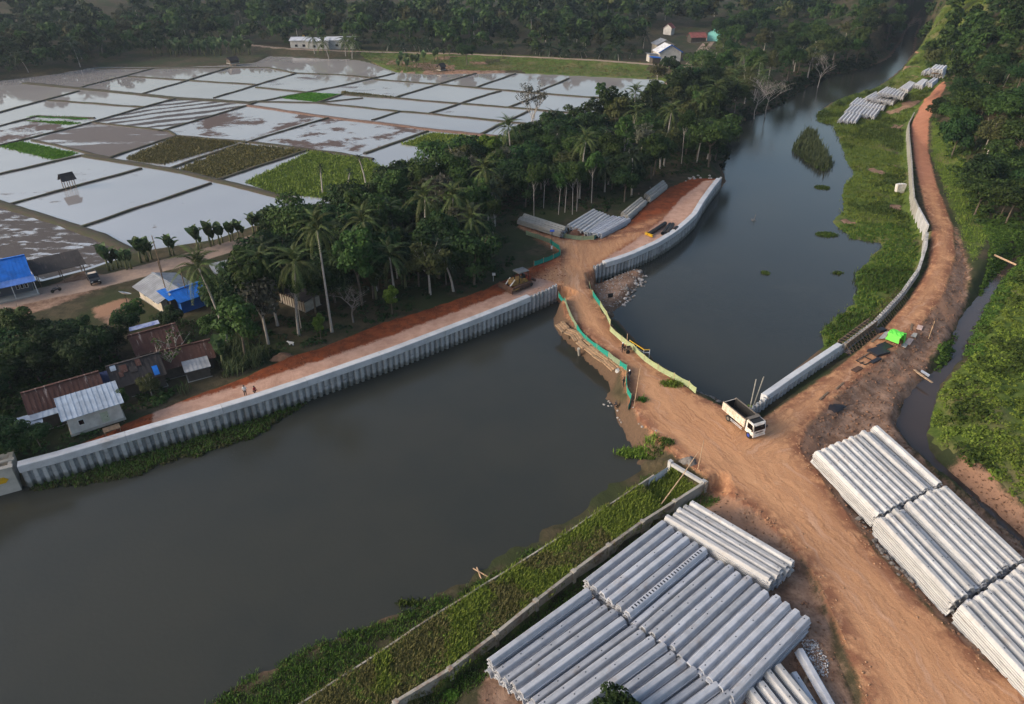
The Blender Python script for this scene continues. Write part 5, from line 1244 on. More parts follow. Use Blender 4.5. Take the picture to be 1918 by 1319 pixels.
# --- grass, reeds and undergrowth that nobody could count
def scatter(poly, n, extra=None):
    poly = np.asarray(poly); lo, hi = poly.min(0), poly.max(0); out = []
    while sum(map(len, out)) < n:
        p = rng.uniform(lo, hi, (n * 3, 2)); out.append(p[sd_poly(p, poly) > 0])
        if len(out) > 40: break
    return np.vstack(out)[:n]
def grass(name, P, mat, h, w, label, cat='grass', blades=5, Z=None, spread=.25, lean=.55, clump=True):
    n = len(P)
    if Z is None: Z = hgrid(P)
    B = np.repeat(np.column_stack([P, Z]), blades, 0); m = len(B)
    B[:, :2] += rng.normal(size=(m, 2)) * spread; B[:, 2] -= .05
    a = rng.uniform(0, 6.28, m); hh = h * rng.uniform(.5, 1.3, m) * np.repeat(rng.uniform(.6, 1.3, n), blades); ln = lean * hh * rng.uniform(.3, 1.2, m)
    D = np.stack([np.cos(a), np.sin(a), 0 * a], 1); W = np.stack([-np.sin(a), np.cos(a), 0 * a], 1) * (w * rng.uniform(.6, 1.3, m))[:, None]
    mid = B + D * (ln * .35)[:, None] + np.array((0, 0, 1)) * (hh * .62)[:, None]; tip = B + D * ln[:, None] + np.array((0, 0, 1)) * (hh * .9)[:, None]
    v = np.stack([B - W * .5, B + W * .5, mid + W, tip, mid - W], 1).reshape(-1, 3); i = np.arange(m)[:, None] * 5
    f4 = np.hstack([i, i + 1, i + 2, i + 4]); f3 = np.hstack([i + 4, i + 2, i + 3, i + 3])
    me = bpy.data.meshes.new(name)
    tri = np.vstack([np.hstack([i, i + 1, i + 2]), np.hstack([i, i + 2, i + 4]), np.hstack([i + 4, i + 2, i + 3])])
    return tag(link(name, np_mesh(name, v, tri, mat)), label, cat, kind='stuff')
def bush_field(name, P, mat, r, label, per=22, size=.2, cat='undergrowth', Z=None, hz_=.75):
    """low leafy shrubs merging into one cover"""
    n = len(P)
    if Z is None: Z = hgrid(P)
    R_ = r * rng.uniform(.5, 1.4, n); k = np.repeat(np.arange(n), per); m = len(k)
    d = rand_dirs(m); d[:, 2] = np.abs(d[:, 2]); C = np.column_stack([P, Z])[k] + d * R_[k][:, None] * np.array((1, 1, hz_)) * rng.uniform(.75, 1, m)[:, None]
    Nn = d + rand_dirs(m) * .7 + np.array((0, 0, .3)); Nn /= np.linalg.norm(Nn, axis=1)[:, None]; a = np.cross(Nn, rand_dirs(m)); a /= np.linalg.norm(a, axis=1)[:, None] + 1e-9; w = np.cross(Nn, a); s = size * rng.uniform(.6, 1.4, m)
    v, f = quads_mesh(name, C, a * s[:, None], w * (s * .6)[:, None], mat)
    return tag(link(name, np_mesh(name, v, f, mat)), label, cat, kind='stuff')

# --- telling trees of one kind apart: counted outward from the nearest landmark
LANDMARKS = []
def tell_apart(items, lm=None):
    """items: (object, short description, kind word)"""
    groups = {}
    for o, desc in items:
        x, y = o.location.x, o.location.y
        nm, lx, ly = min(LANDMARKS, key=lambda l: (l[1] - x) ** 2 + (l[2] - y) ** 2); dx, dy = x - lx, y - ly
        rel = ('right of' if dx > 0 else 'left of') if abs(dx) > abs(dy) else ('behind' if dy > 0 else 'in front of')
        groups.setdefault((desc, rel, nm), []).append((math.hypot(dx, dy), o))
    for (desc, rel, nm), l in groups.items():
        l.sort(key=lambda t: t[0])
        for i, (d, o) in enumerate(l): o['label'] = (f'{desc} {rel} {nm}' if len(l) == 1 else f'{desc}, {ORD[min(i, 19)]} {rel} {nm}')

# ---------------------------------------------------------------- planting
def at(px, py, z=2.6):
    p = G(px, py, z)
    for _ in range(3): p = G(px, py, hz(p))
    return Vector((p[0], p[1], hz(p)))
def blocked(P, pad=0.0):
    """True where nothing may grow: roads, embankments, water, paddies, houses"""
    b = (sd_poly(P, ROAD) > -1.5 - pad) | (sd_poly(P, EMB_L) > -1 - pad) | (sd_poly(P, PAD_U) > -1 - pad) | (sd_poly(P, RIVER) > -1) | (sd_poly(P, RIVER_E) > -1.5) | (sd_poly(P, PADDY) > -2)
    b |= (line_uv(P, MAIN_C)[2] < MAIN_W + 1.2 + pad) | (line_uv(P, BACK_C)[2] < 3)
    for c, r in CLEAR: b |= np.hypot(P[:, 0] - c[0], P[:, 1] - c[1]) < r
    return b
CLEAR = [(G(x, y, 2.9), r) for x, y, r in ((20, 540, 9), (70, 530, 6), (118, 508, 6), (300, 560, 7), (345, 575, 6.5), (385, 600, 4), (230, 580, 7), (290, 640, 5), (350, 670, 5.5), (290, 690, 5), (265, 705, 6), (370, 700, 4), (130, 760, 6.5), (185, 790, 7), (210, 800, 5), (60, 790, 4), (560, 560, 4), (425, 515, 3.5), (1010, 425, 5), (1100, 425, 8), (1190, 392, 6), (1225, 360, 6), (975, 470, 3),
        (1432, 224, 8), (1412, 226, 7), (1425, 240, 9), (1530, 168, 8), (1500, 172, 7), (996, 256, 5), (1285, 132, 11), (1300, 112, 13), (1318, 90, 13), (1335, 70, 11), (1244, 108, 14), (1240, 100, 12), (1300, 70, 9), (1336, 74, 9), (1250, 62, 8), (1404, 55, 10), (900, 340, 5), (1325, 175, 5), (590, 92, 10), (625, 90, 10), (555, 96, 8), (645, 86, 8))]
def poisson(poly, n, dmin, pad=0.0):
    c = scatter(poly, n * 6); c = c[~blocked(c, pad)]; out = []
    for p in c:
        if len(out) >= n: break
        if all((p[0] - q[0]) ** 2 + (p[1] - q[1]) ** 2 > dmin * dmin for q in out): out.append(p)
    return np.array(out)
BELT = GP([(345, 705), (420, 700), (480, 688), (600, 642), (720, 596), (850, 556), (940, 518), (965, 480), (950, 440), (985, 405), (1060, 396), (1150, 396), (1180, 375), (1240, 330), (1330, 318), (1345, 290), (1372, 240), (1350, 190), (1290, 190), (1200, 222), (1110, 246), (1000, 282), (910, 318), (800, 352), (700, 405), (620, 440), (560, 478), (520, 520), (480, 560), (450, 610), (370, 650)], 2.7)
WEST = GP([(-120, 900), (20, 850), (110, 838), (140, 815), (235, 790), (330, 740), (330, 705), (240, 690), (215, 668), (170, 650), (60, 640), (-60, 670), (-200, 730)], 2.7)
FARE = GP([(1372, 236), (1420, 205), (1480, 176), (1540, 138), (1640, 116), (1672, 90), (1696, 50), (1700, 20), (1380, 10), (1345, 60), (1330, 95), (1300, 130), (1262, 165), (1270, 190)], 2.7)
HILL = GP([(1765, 178), (1800, 220), (1800, 290), (1822, 350), (1850, 420), (1895, 465), (2010, 470), (2010, 300), (1990, 110), (1900, 40), (1745, 20), (1726, 60), (1720, 105), (1770, 128), (1790, 150)], 2.7)
BACK = GP([(-260, 160), (-60, 150), (20, 143), (110, 130), (200, 119), (260, 105), (300, 98), (420, 86), (500, 88), (660, 92), (860, 99), (1000, 103), (1120, 108), (1200, 112), (1212, 62), (1330, 60), (1345, 40), (900, 44), (400, 44), (-60, 60), (-260, 90)], 3.0)
LANDMARKS += [(n, *G(x, y, 2.7)) for n, x, y in (('the bulldozer', 972, 537), ('the tallest palm', 622, 622), ('the leaning palm', 430, 655), ('the grey bare tree', 662, 604), ('the weathered pile bundle', 1010, 415), ('the red bank piles', 1210, 370), ('the blue stall', 897, 340), ('the road bend', 740, 352), ('the lollipop tree', 1122, 226),
    ('the paired tall palms', 1210, 300), ('the platform end', 1340, 320), ('the pale bare trees', 1425, 218), ('the river bend tree', 1533, 162), ('the flat white roof', 1404, 58), ('the far turquoise house', 1337, 76), ('the far pale house', 1248, 112), ('the pale blue hut', 1326, 178), ('the distant river', 1690, 90),
    ('the white walled house', 190, 800), ('the streaked rusty roof', 130, 770), ('the patched dark roof', 262, 716), ('the blue roofed house', 30, 545), ('the grey gable roof', 292, 566), ('the concrete chamber', 10, 880), ('the slatted pen', 562, 565), ('the teal net corner', 1020, 480), ('the village road', 500, 450),
    ('the red track end', 1752, 190), ('the middle of the red track', 1735, 300), ('the white panel wall', 1725, 400), ('the creek log', 1880, 490), ('the far pile rows', 1640, 190), ('the white sheds', 610, 90), ('the brown field', 400, 110), ('the lone paddy tree', 875, 122), ('the far track', 1050, 105), ('the pale gable hut', 140, 100))]
DESC = {'round': 'round dark tree', 'dense': 'dense dark tree', 'tall': 'tall green tree', 'wide': 'spreading tree', 'olive': 'olive tree', 'airy': 'thin grey tree', 'slim': 'slim tree', 'bright': 'bright tree'}
def plant(pts, mix, group, smin, smax):
    ks, ws = zip(*mix); out = []
    for p in pts:
        k = random.choices(ks, ws)[0]; s = random.uniform(smin, smax)
        out.append((tree(k, (p[0], p[1], hz(p) - .15), s, 'x', group), DESC[k]))
    tell_apart(out)
def split(P, n):
    """the n trees that stand nearest become things, the rest joins the wood"""
    d = np.hypot(P[:, 0], P[:, 1]); o = np.argsort(d); return P[o[:n]], P[o[n:]]
B1, B2 = split(poisson(BELT, 185, 2.7), 135)
plant(B1, [('round', 5), ('tall', 4), ('wide', 2), ('olive', 1.6), ('dense', 5), ('airy', .8), ('slim', .6), ('bright', .7)], 'trees between the village road and the embankment', .85, 1.3)
plant(poisson(WEST, 34, 3.0), [('round', 4), ('dense', 5), ('tall', 3), ('olive', 1.5), ('wide', 1)], 'trees round the houses at the left', .55, .9)
F1, F2 = split(poisson(FARE, 190, 5.0), 55)
plant(F1, [('round', 4), ('dense', 5), ('tall', 4), ('wide', 3), ('olive', 3)], 'trees between the far road and the river', 1.05, 1.6)
HILL = np.array([(100, 143), (111, 168), (121, 194), (134, 228), (150, 262), (163, 292), (178, 322), (262, 322), (215, 262), (165, 200), (128, 152), (112, 136)])
H1, H2 = split(poisson(HILL, 170, 4.2), 62)
plant(H1, [('round', 4), ('dense', 5), ('wide', 3), ('tall', 3), ('olive', 2)], 'trees on the right hillside', .8, 1.25)
# single trees one can point to
def one(kd, px, py, s, label, sz=None, z=2.6): return tree(kd, at(px, py, z) - Vector((0, 0, .1)), s, label, None, sz=sz)
one('bright', 838, 345, 1.05, 'bright green round tree standing by the village road bend')
one('bright', 780, 485, .6, 'small bright green tree in front of the dark belt')
one('bright', 870, 335, .8, 'second bright green tree right of the round one')
one('bright', 735, 590, .42, 'bright young tree with a white trunk at the embankment', .6)
one('bright', 602, 640, .36, 'bright sapling at the edge of the red soil', .55)
one('dense', 530, 468, .95, 'dark tree beside the village road bend, left end of the belt')
one('slim', 1122, 226, .95, 'lone dark lollipop shaped tree at the paddy edge')
one('round', 995, 300, .95, 'dark cone topped tree above the belt', 1.25)
one('round', 875, 122, 1.3, 'dark lone tree on the far paddy edge', 1.2)
one('round', 1252, 150, 1.3, 'spreading tree beside the far road junction', 1.1)
one('olive', 1230, 160, 1.1, 'olive tree left of the far road')
bare_tree(at(1432, 226, .5), 21, 'large pale bare tree on the far river bank', 3, M_TWIG_PALE, 5, 0, None, .7)
bare_tree(at(1412, 226, .5), 17, 'second pale bare tree leaning over the far river', 8, M_TWIG_PALE, 5, 0, None, .65)
bare_tree(at(1530, 170, .5), 19, 'leafless tree standing in the river bend', 5, M_TWIG_PALE, 5, 0, None, .6)
bare_tree(at(1690, 75, 1), 18, 'bare tree over the distant river', 11, M_TWIG, 4)
bare_tree(at(662, 604), 8.5, 'grey leafless tree next to the tall palm', 21, M_TWIG, 5, 0, None, .7)
bare_tree(at(996, 256, 2.5), 17, 'thin see-through tree in front of the paddies', 31, M_BARK_PALE, 5, 1700, LM_GREY, .3, .28)
bare_tree(at(335, 690), 8, 'pale leaning tree between the rusty roofs', 14, M_BARK_PALE, 3, 150, LM_MID)
bare_tree(at(318, 704), 7, 'thin pale trunk before the rusty roofs', 15, M_BARK_PALE, 3, 90, LM_MID)
SL = []
for i, (x, y, h) in enumerate(((1000, 405, 13), (1058, 398, 12), (1072, 402, 11.5), (1046, 402, 10), (780, 398, 10), (1300, 250, 13), (1080, 396, 12), (1018, 390, 11))):
    SL.append((tree('slim', at(x, y) - Vector((0, 0, .1)), h / 12, 'x', 'slim white trunks at the belt edge', name='slim_tree'), 'slim tree with a bare white trunk'))
tell_apart(SL)
for x, y, kd, sz_ in ((455, 560, 'tall', .6), (490, 530, 'olive', .55), (470, 600, 'round', .55), (400, 570, 'tall', .5), (430, 620, 'dense', .5), (520, 560, 'round', .6), (385, 545, 'olive', .45), (540, 480, 'dense', .8)):
    SL2 = globals().setdefault('SL2_', []); SL2.append((tree(kd, at(x, y), sz_, 'x', 'small trees between the blue annexe and the belt'), 'small ' + DESC[kd]))
tell_apart(SL2_)
SL3 = []
for x, y, kd, sz_ in ((222, 668, 'dense', .6), (246, 640, 'round', .6), (402, 650, 'tall', .6), (330, 622, 'round', .5), (62, 705, 'dense', .7), (285, 742, 'olive', .4), (262, 615, 'tall', .5), (230, 775, 'tall', .42), (418, 600, 'round', .6), (110, 690, 'round', .8), (30, 850, 'dense', .6), (80, 845, 'round', .5)):
    SL3.append((tree(kd, at(x, y), sz_, 'x', 'small trees between the left houses'), 'low ' + DESC[kd]))
tell_apart(SL3)
# palms one can point to
NP = [(430, 655, 13.5, 'leaning coconut palm beside the rusty roofs'), (622, 622, 16.5, 'tallest coconut palm at the embankment edge'), (560, 628, 12, 'coconut palm left of the tallest palm'), (848, 470, 11, 'wide crowned palm in the dark belt'),
      (1178, 290, 11.5, 'left one of two tall palms by the upper platform'), (1243, 312, 14, 'right one of two tall palms by the upper platform'), (958, 330, 12, 'palm above the village road bend'), (1305, 262, 11, 'palm at the river bank beyond the platform'),
      (1330, 232, 11, 'palm on the river bank by the pale bare tree'), (740, 560, 8, 'low palm behind the young white trunked tree'), (880, 500, 9, 'low palm above the bulldozer'), (1185, 250, 12, 'palm at the paddy corner'), (705, 545, 13, 'tall palm right of the grey bare tree'), (800, 500, 13, 'tall palm in the middle of the belt'), (915, 430, 13, 'tall palm behind the teal net corner'), (1085, 372, 13, 'tall palm behind the white pile bundles'), (520, 610, 11, 'slender palm between leaning palm and tallest palm')]
for x, y, h, lab in NP: palm(at(x, y), h, lab, 'coconut palms', True, LM_PALM, 1.0, lean=1.6 if x == 430 else None)
def palms(poly, n, dmin, h0, h1, label, group, mat=LM_PALM_D, s=1.0, name='coconut_palm'):
    tell_apart([(palm((p[0], p[1], hz(p) - .1), random.uniform(h0, h1), label, group, False, mat, s * random.uniform(.85, 1.1), name), label) for p in poisson(poly, n, dmin)])
palms(BELT, 34, 5, 4, 9.5, 'dark belt palm', 'palms in the belt')
palms(GP([(1372, 236), (1440, 190), (1400, 120), (1330, 100), (1290, 150), (1280, 190)], 2.7), 22, 6, 6, 12, 'riverside palm', 'palms by the far road', LM_PALM)
palms(BACK, 60, 9, 5, 14, 'tall dark palm in the far wood', 'palms in the far wood', LM_PALM_D, 1.25)
palms(GP([(640, 100), (900, 104), (1190, 118), (1190, 108), (900, 94), (640, 90)], 3), 26, 6, 1.5, 4, 'low oil palm along the far track', 'oil palms along the far track', LM_PALM_D, 1.2, 'oil_palm')
for x, y, lab in ((590, 106, 'first'), (615, 104, 'second'), (648, 110, 'third'), (660, 112, 'fourth')): palm(at(x, y, 2.6), 7, f'{lab} palm from the left before the white sheds', 'palms before the white sheds', False, LM_PALM, 1.3)
palms(HILL, 10, 8, 4, 8, 'hillside palm', 'palms on the right hillside')
# areca palms by the paddy
for x, y, h, lab in ((605, 365, 6.5, 'left'), (652, 375, 6.5, 'middle'), (686, 350, 7, 'right')):
    palm(at(x, y), h, f'{lab} one of three small areca palms at the green paddy', 'areca palms at the green paddy', False, LM_PALM_D, .36, 'areca_palm')
# bananas
for i, (x, y) in enumerate([(205, 508), (222, 503), (238, 505), (265, 492), (278, 490), (320, 480), (372, 468), (395, 462), (412, 458), (432, 452), (448, 448), (476, 440), (490, 436), (505, 430), (515, 422)]):
    banana(at(x, y), random.uniform(1.25, 1.7), f'banana plant, {ORD[i]} from the left along the village road', 'banana plants along the village road', True)
    banana(at(x + random.uniform(5, 9), y - random.uniform(1, 4)), random.uniform(.8, 1.2), f'smaller banana plant beside the {ORD[i]} one along the village road', 'banana plants along the village road')
for p in poisson(GP([(280, 108), (284, 99), (440, 91), (475, 97), (470, 104), (440, 106)], 2.5), 48, 2.8): banana((p[0], p[1], hz(p)), random.uniform(1.7, 2.3), 'banana plant in the far plantation row', 'banana plants in the far plantation')
for p in poisson(GP([(735, 132), (750, 118), (820, 112), (850, 108), (800, 122), (760, 136)], 2.5), 16, 3.0): banana((p[0], p[1], hz(p)), random.uniform(1.2, 1.9), 'banana plant in the clump on the far paddy edge', 'banana clump at the far paddy edge')
tell_apart([(banana(at(x, y), random.uniform(1.3, 1.9), 'x', 'banana plants among the belt trees'), 'banana plant among trees') for x, y in ((1060, 250), (1078, 247), (1095, 245), (1110, 243), (420, 690), (705, 560), (760, 540), (820, 520))])

# the far wood reads as one mass
def far_wood(name, P, label, s0, s1, mats=(LM_DARK, LM_MID, LM_OLIVE), nl=195, sz=.66):
    Z = hgrid(P)
    for mi, mt in enumerate(mats):
        vs, fs, k = [], [], 0
        tm = [quads_mesh('x', *leaves(nl, crown_lobes(3.6, 4.0, 8, 6.0, .85), sz), mt) for _ in range(6)]
        sel = np.arange(len(P))[np.arange(len(P)) % len(mats) == mi] if len(mats) != 3 else np.arange(len(P))[(np.arange(len(P)) * 7919 % 10 < 5) if mi == 0 else ((np.arange(len(P)) * 7919 % 10 >= 5) & (np.arange(len(P)) * 7919 % 10 < 9) if mi == 1 else (np.arange(len(P)) * 7919 % 10 == 9))]
        for i in sel:
            v, f = tm[i % 6]; s = rng.uniform(s0, s1); a = rng.uniform(0, 6.28); c, q = math.cos(a), math.sin(a)
            w = v * np.array((s, s, s * rng.uniform(.9, 1.25))); w = np.column_stack([w[:, 0] * c - w[:, 1] * q + P[i, 0], w[:, 0] * q + w[:, 1] * c + P[i, 1], w[:, 2] + Z[i]])
            vs.append(w); fs.append(f + k); k += len(w)
        if vs: tag(link(name, np_mesh(name, np.vstack(vs), np.vstack(fs), mt)), label, 'wood', kind='stuff')
far_wood('far_wood', poisson(BACK, 520, 5.0), 'dark tropical wood closing the view behind the paddies', .95, 1.75)
FRONT = GP([(-260, 160), (20, 145), (110, 132), (200, 121), (265, 106), (300, 100), (420, 88), (500, 90), (660, 94), (860, 100), (1000, 104), (1200, 113), (1200, 103), (860, 92), (660, 86), (420, 78), (260, 90), (110, 112), (-260, 138)], 3.0); far_wood('wood_edge', poisson(FRONT, 190, 3.6), 'lower trees and scrub along the front edge of the far wood', .45, .95, (LM_DARK, LM_MID, LM_OLIVE), 150, .62)
TOP = np.array([(-300, 470), (-330, 570), (330, 570), (300, 520), (215, 470), (140, 470)]); far_wood('far_back_wood', poisson(TOP, 80, 12), 'wood on the rise at the very back', 1.5, 2.3)
CORNER = np.array([(-520, 480), (-300, 475), (-320, 575), (-120, 585), (-60, 720), (-520, 760)]); far_wood('far_corner_wood', poisson(CORNER, 85, 10), 'hazy wood in the far upper left corner', 1.7, 2.6)
OUT = np.array([(-420, 240), (-250, 330), (-215, 380), (-300, 470), (-420, 470)]); far_wood('far_left_wood', poisson(OUT, 60, 9), 'dark wood at the left end of the paddies', 1.2, 1.9)
far_wood('belt_wood', B2, 'trees at the back of the belt that read as one mass', .9, 1.35, (LM_DARK, LM_MID, LM_OLIVE), 1100, .32)
far_wood('river_wood', F2, 'dark wood between far road and far river', 1.0, 1.55, (LM_DARK, LM_MID, LM_OLIVE), 480, .5)
far_wood('hill_wood', H2, 'dark wood on the lower right hillside', .8, 1.3, (LM_DARK, LM_MID, LM_OLIVE), 520, .46)
RH = np.array([(160, 292), (178, 320), (200, 375), (236, 450), (262, 510), (330, 600), (480, 600), (420, 500), (330, 400), (262, 318)]); far_wood('far_hill_wood', poisson(RH, 230, 6), 'wood high on the right hillside', 1.0, 1.7, (LM_DARK, LM_MID, LM_OLIVE), 300, .55)
# undergrowth below the trees
WBANK = GP([(1352, 312), (1364, 288), (1356, 262), (1382, 236), (1412, 216), (1452, 200), (1484, 180), (1507, 166), (1547, 142), (1602, 132), (1642, 120), (1640, 112), (1540, 130), (1480, 165), (1440, 190), (1395, 212), (1365, 235), (1340, 262), (1345, 300)], .3)
for poly, n, r, mt, lab in ((BELT, 2000, .8, LM_DARK, 'low dark undergrowth beneath the belt trees'), (WEST, 1500, .7, LM_MID, 'leafy undergrowth round the left houses'), (HILL, 1700, 1.5, LM_MID, 'leafy undergrowth on the right hillside'), (FARE, 1000, 1.6, LM_DARK, 'undergrowth between far road and river'), (WBANK, 420, 1.2, LM_DARK, 'shrubs along the western river bank')):
    p = scatter(poly, n); p = p[~blocked(p, -.6)] if poly is not WBANK else p; bush_field('undergrowth', p, mt, r, lab, 18, .26 if r < 1 else .46)
CR = GP([(1830, 420), (1852, 470), (1845, 510), (1835, 560), (1790, 620), (1752, 665), (1760, 690), (1800, 640), (1850, 545), (1900, 485), (1960, 470), (1890, 420)], 1.5)
CB = np.vstack([offset_line(CREEK[1:7], 1.3), offset_line(CREEK[1:7], 3.2)[::-1]]); q_ = scatter(CB, 420); bush_field('creek_bank_shrubs', q_, LM_GRASS_D, .6, 'green shrubs hanging over the right creek bank', 22, .2)
p = scatter(CR, 1000); bush_field('creek_side_shrubs', p, LM_GRASS_D, .55, 'green shrubs along the creek edge', 26, .2)
RB = GP([(1740, 735), (1722, 780), (1735, 830), (1790, 870), (1870, 930), (1960, 1000), (2200, 1000), (2300, 700), (2150, 470), (1960, 470), (1905, 500), (1875, 540), (1850, 590), (1830, 640), (1815, 670)], 2.5)
p = scatter(RB, 3600); p = p[line_uv(p, CREEK)[1] > 2.2]; k = fnoise(p[:, 0] * .2, p[:, 1] * .2, 3)
bush_field('vine_cover', p[k > -.02], LM_GRASS, .5, 'bright green vines over the bank right of the creek', 30, .15, 'vines'); bush_field('vine_cover_mid', p[(k <= -.02) & (k > -.17)], LM_GRASS, .7, 'mid green creepers over the bank right of the creek', 30, .17, 'creepers'); bush_field('vine_cover_dark', p[k <= -.17], LM_GRASS_D, 1.0, 'deep green shrubs over the bank right of the creek', 30, .24, 'shrubs')
# marsh, dike and bank grass
p = scatter(MARSH, 11000); k = fnoise(p[:, 0] * .1, p[:, 1] * .1, 3) + (p[:, 1] > 150) * .05 - (p[:, 1] < 140) * .08
keep = (fnoise(p[:, 0] * .16 + 50, p[:, 1] * .10, 3) < .14) | (p[:, 1] < 150); p, k = p[keep], k[keep]
grass('marsh_grass', p[k > 0], LM_GRASS, .55, .07, 'bright marsh grass before the berm wall', blades=5, spread=.45); grass('marsh_grass_dark', p[k <= 0], LM_GRASS_D, .75, .08, 'deep green marsh plants before the berm wall', blades=6, spread=.45)
q = p[(p[:, 1] < 150)]; bush_field('marsh_shrubs', q[:1500], LM_GRASS_D, .45, 'leafy water plants at the lower marsh', 24, .16)
q = p[(p[:, 1] >= 150)]; q = q[fnoise(q[:, 0] * .2, q[:, 1] * .2, 2) > .05]; bush_field('marsh_tussocks', q[:1400], LM_GRASS, .5, 'grass tussocks on the far marsh', 20, .2)
p = scatter(DIKE, 9000); k = fnoise(p[:, 0] * .22, p[:, 1] * .22, 3); t = p[:, 0] * .6 + p[:, 1] * .8
k = k + .12 * sstep(18, 30, p[:, 1] * .5 + p[:, 0]) 
grass('dike_grass', p[k > .03], LM_DIKE, .5, .04, 'fresh green grass on the dike', blades=8); grass('dike_grass_dry', p[(k <= .03) & (k > -.2)], LM_GRASS_O, .42, .036, 'yellowing grass on the dike', blades=7)
q = p[fnoise(p[:, 0] * .35 + 9, p[:, 1] * .35, 2) > .06]; bush_field('dike_weeds', q[:900], LM_DIKE, .34, 'broad leaved weeds on the dike', 22, .09, 'weeds')
SH = np.vstack([offset_line(DIKE_OUT, .3), offset_line(DIKE_OUT, 9)[::-1]]); p = scatter(SH, 9000); p = p[hgrid(p) > -.03]; uo, vo, do = line_uv(p, DIKE_OUT); k = fnoise(p[:, 0] * .3 + 4, p[:, 1] * .3, 3); p = p[do < np.interp(uo, [0, 9, 16, 24, 40, 60], [8, 7, 4.5, 2.0, .7, .8]) + k * 5]; p = p[fnoise(p[:, 0] * .6, p[:, 1] * .6, 2) > -.10]
grass('shore_grass', p, LM_GRASS_D, .38, .035, 'ragged grass on the shore outside the dike wall', blades=7); bush_field('shore_weeds', p[::6], LM_OLIVE, .3, 'brownish weeds on the shore outside the dike wall', 18, .09, 'weeds')
ST = np.vstack([offset_line(DIKE_IN, -.3), offset_line(DIKE_IN, -2.3)[::-1]]); p = scatter(ST, 1800); grass('ditch_grass', p, LM_GRASS_D, .32, .035, 'dark grass in the ditch beside the stacks', blades=7)
TG = GP([(345, 738), (400, 715), (480, 688), (500, 668), (440, 645), (395, 655), (385, 690), (330, 715)], 2.7)
p = scatter(TG, 520); p = p[~blocked(p, -1)]; grass('tall_grass', p, LM_REED, 1.7, .06, 'tall reedy grass beside the rusty houses', 'grass', 7, None, .35, .5)
for c, n_ in (((300, 610), 26), ((230, 700), 22), ((400, 610), 24), ((160, 700), 18), ((110, 830), 30), ((250, 745), 24)):
    q = G(*c, 2.7); p = q + rng.normal(size=(n_, 2)) * 2.2; p = p[(sd_poly(p, EMB_L) < -.6)]; bush_field('garden_shrubs', p, LM_MID, .8, f'leafy shrubs between the left houses near {["the white tarp", "the patched roof", "the blue annexe", "the rusty ridge", "the concrete chamber", "the white wall"][[300, 230, 400, 160, 110, 250].index(c[0])]}', 24, .2, 'shrubs')
# floating weed and reeds
def blob(px, rx, ry, n, z=0.0):
    c = G(*px, z); a = rng.uniform(0, 6.28, n); r = np.sqrt(rng.random(n)); return np.stack([c[0] + np.cos(a) * r * rx, c[1] + np.sin(a) * r * ry], 1)
ISL = GP([(1488, 282), (1500, 262), (1512, 246), (1524, 248), (1532, 268), (1545, 290), (1556, 308), (1545, 322), (1528, 314), (1508, 300)], 0)
p = scatter(ISL, 900); grass('reed_island', p, LM_REED, 2.0, .09, 'dense reed island in the upper river', 'reeds', 7, np.full(len(p), -.1), .5, .35)
p = scatter(ISL, 260); bush_field('reed_island_leaves', p, LM_GRASS_D, .9, 'leafy heart of the reed island', 22, .28, 'reeds', np.full(len(p), .1))
for i, (px, rx, ry, lab) in enumerate((((1548, 440), 2.2, 1.4, 'green weed raft nearest the marsh inlet'), ((1434, 512), .7, .6, 'small round weed clump in mid river'), ((1569, 512), .9, .5, 'weed clump with a stick by the marsh'), ((1540, 352), 1.8, 1.4, 'scattered weed below the reed island'), ((1190, 850), 2.4, .9, 'bright grass clump in the shallows by the dike end'), ((1232, 862), 1.6, .8, 'low weeds at the dike end'), ((660, 1190), 1.2, .25, 'dark water weed off the dike shore'), ((770, 1130), 1.5, .25, 'dark weed bed off the dike shore'), ((1255, 745), 1.4, .8, 'grass tuft among rubble beside the causeway'), ((1200, 775), .5, .4, 'brown tuft on the causeway bank'), ((1395, 762), 1.4, .8, 'grass at the end of the berm wall'))):
    p = blob(px, rx, ry, int(70 * rx * ry) + 25, 0 if i < 8 else .5); Z = np.maximum(hgrid(p), -.02); grass('water_weed', p, LM_GRASS if i in (4, 8, 10) else LM_GRASS_D, .4 if i != 4 else .6, .06, lab, 'weed', 6, Z, .2)
EDGE = np.vstack([offset_line(W_LEFT[3:10], -.5), offset_line(W_LEFT[3:10], -4.2)[::-1]]); p = scatter(EDGE, 2400); u, v, d = line_uv(p, W_LEFT[3:10]); w = np.interp(u, [0, 4, 10, 26, 33, 38, 42], [.5, 2.2, 4.0, 3.6, 1.0, 1.8, .3]); p = p[d < w + fnoise(p[:, 0] * .5, p[:, 1] * .5, 2) * 2]
bush_field('bank_weeds', p[:800], LM_OLIVE, .5, 'brown green weeds at the foot of the river wall', 24, .15, 'weeds', np.full(min(800, len(p)), .0), .6); grass('bank_grass', p, LM_GRASS_D, .5, .05, 'grass at the foot of the river wall', 'grass', 5, np.full(len(p), .0))
M_PLOT_G = plain('grassy_mud', (.075, .115, .020), .95, .4, .25, c2=(.050, .070, .018)); M_PLOT_O = plain('weedy_mud', (.10, .095, .035), .95, .4, .25, c2=(.06, .055, .025))
p = scatter(TRACKSIDE, 1500); grass('trackside_grass', p, LM_GRASS, .4, .06, 'grass between the red track and the hillside trees', blades=6, spread=.4)
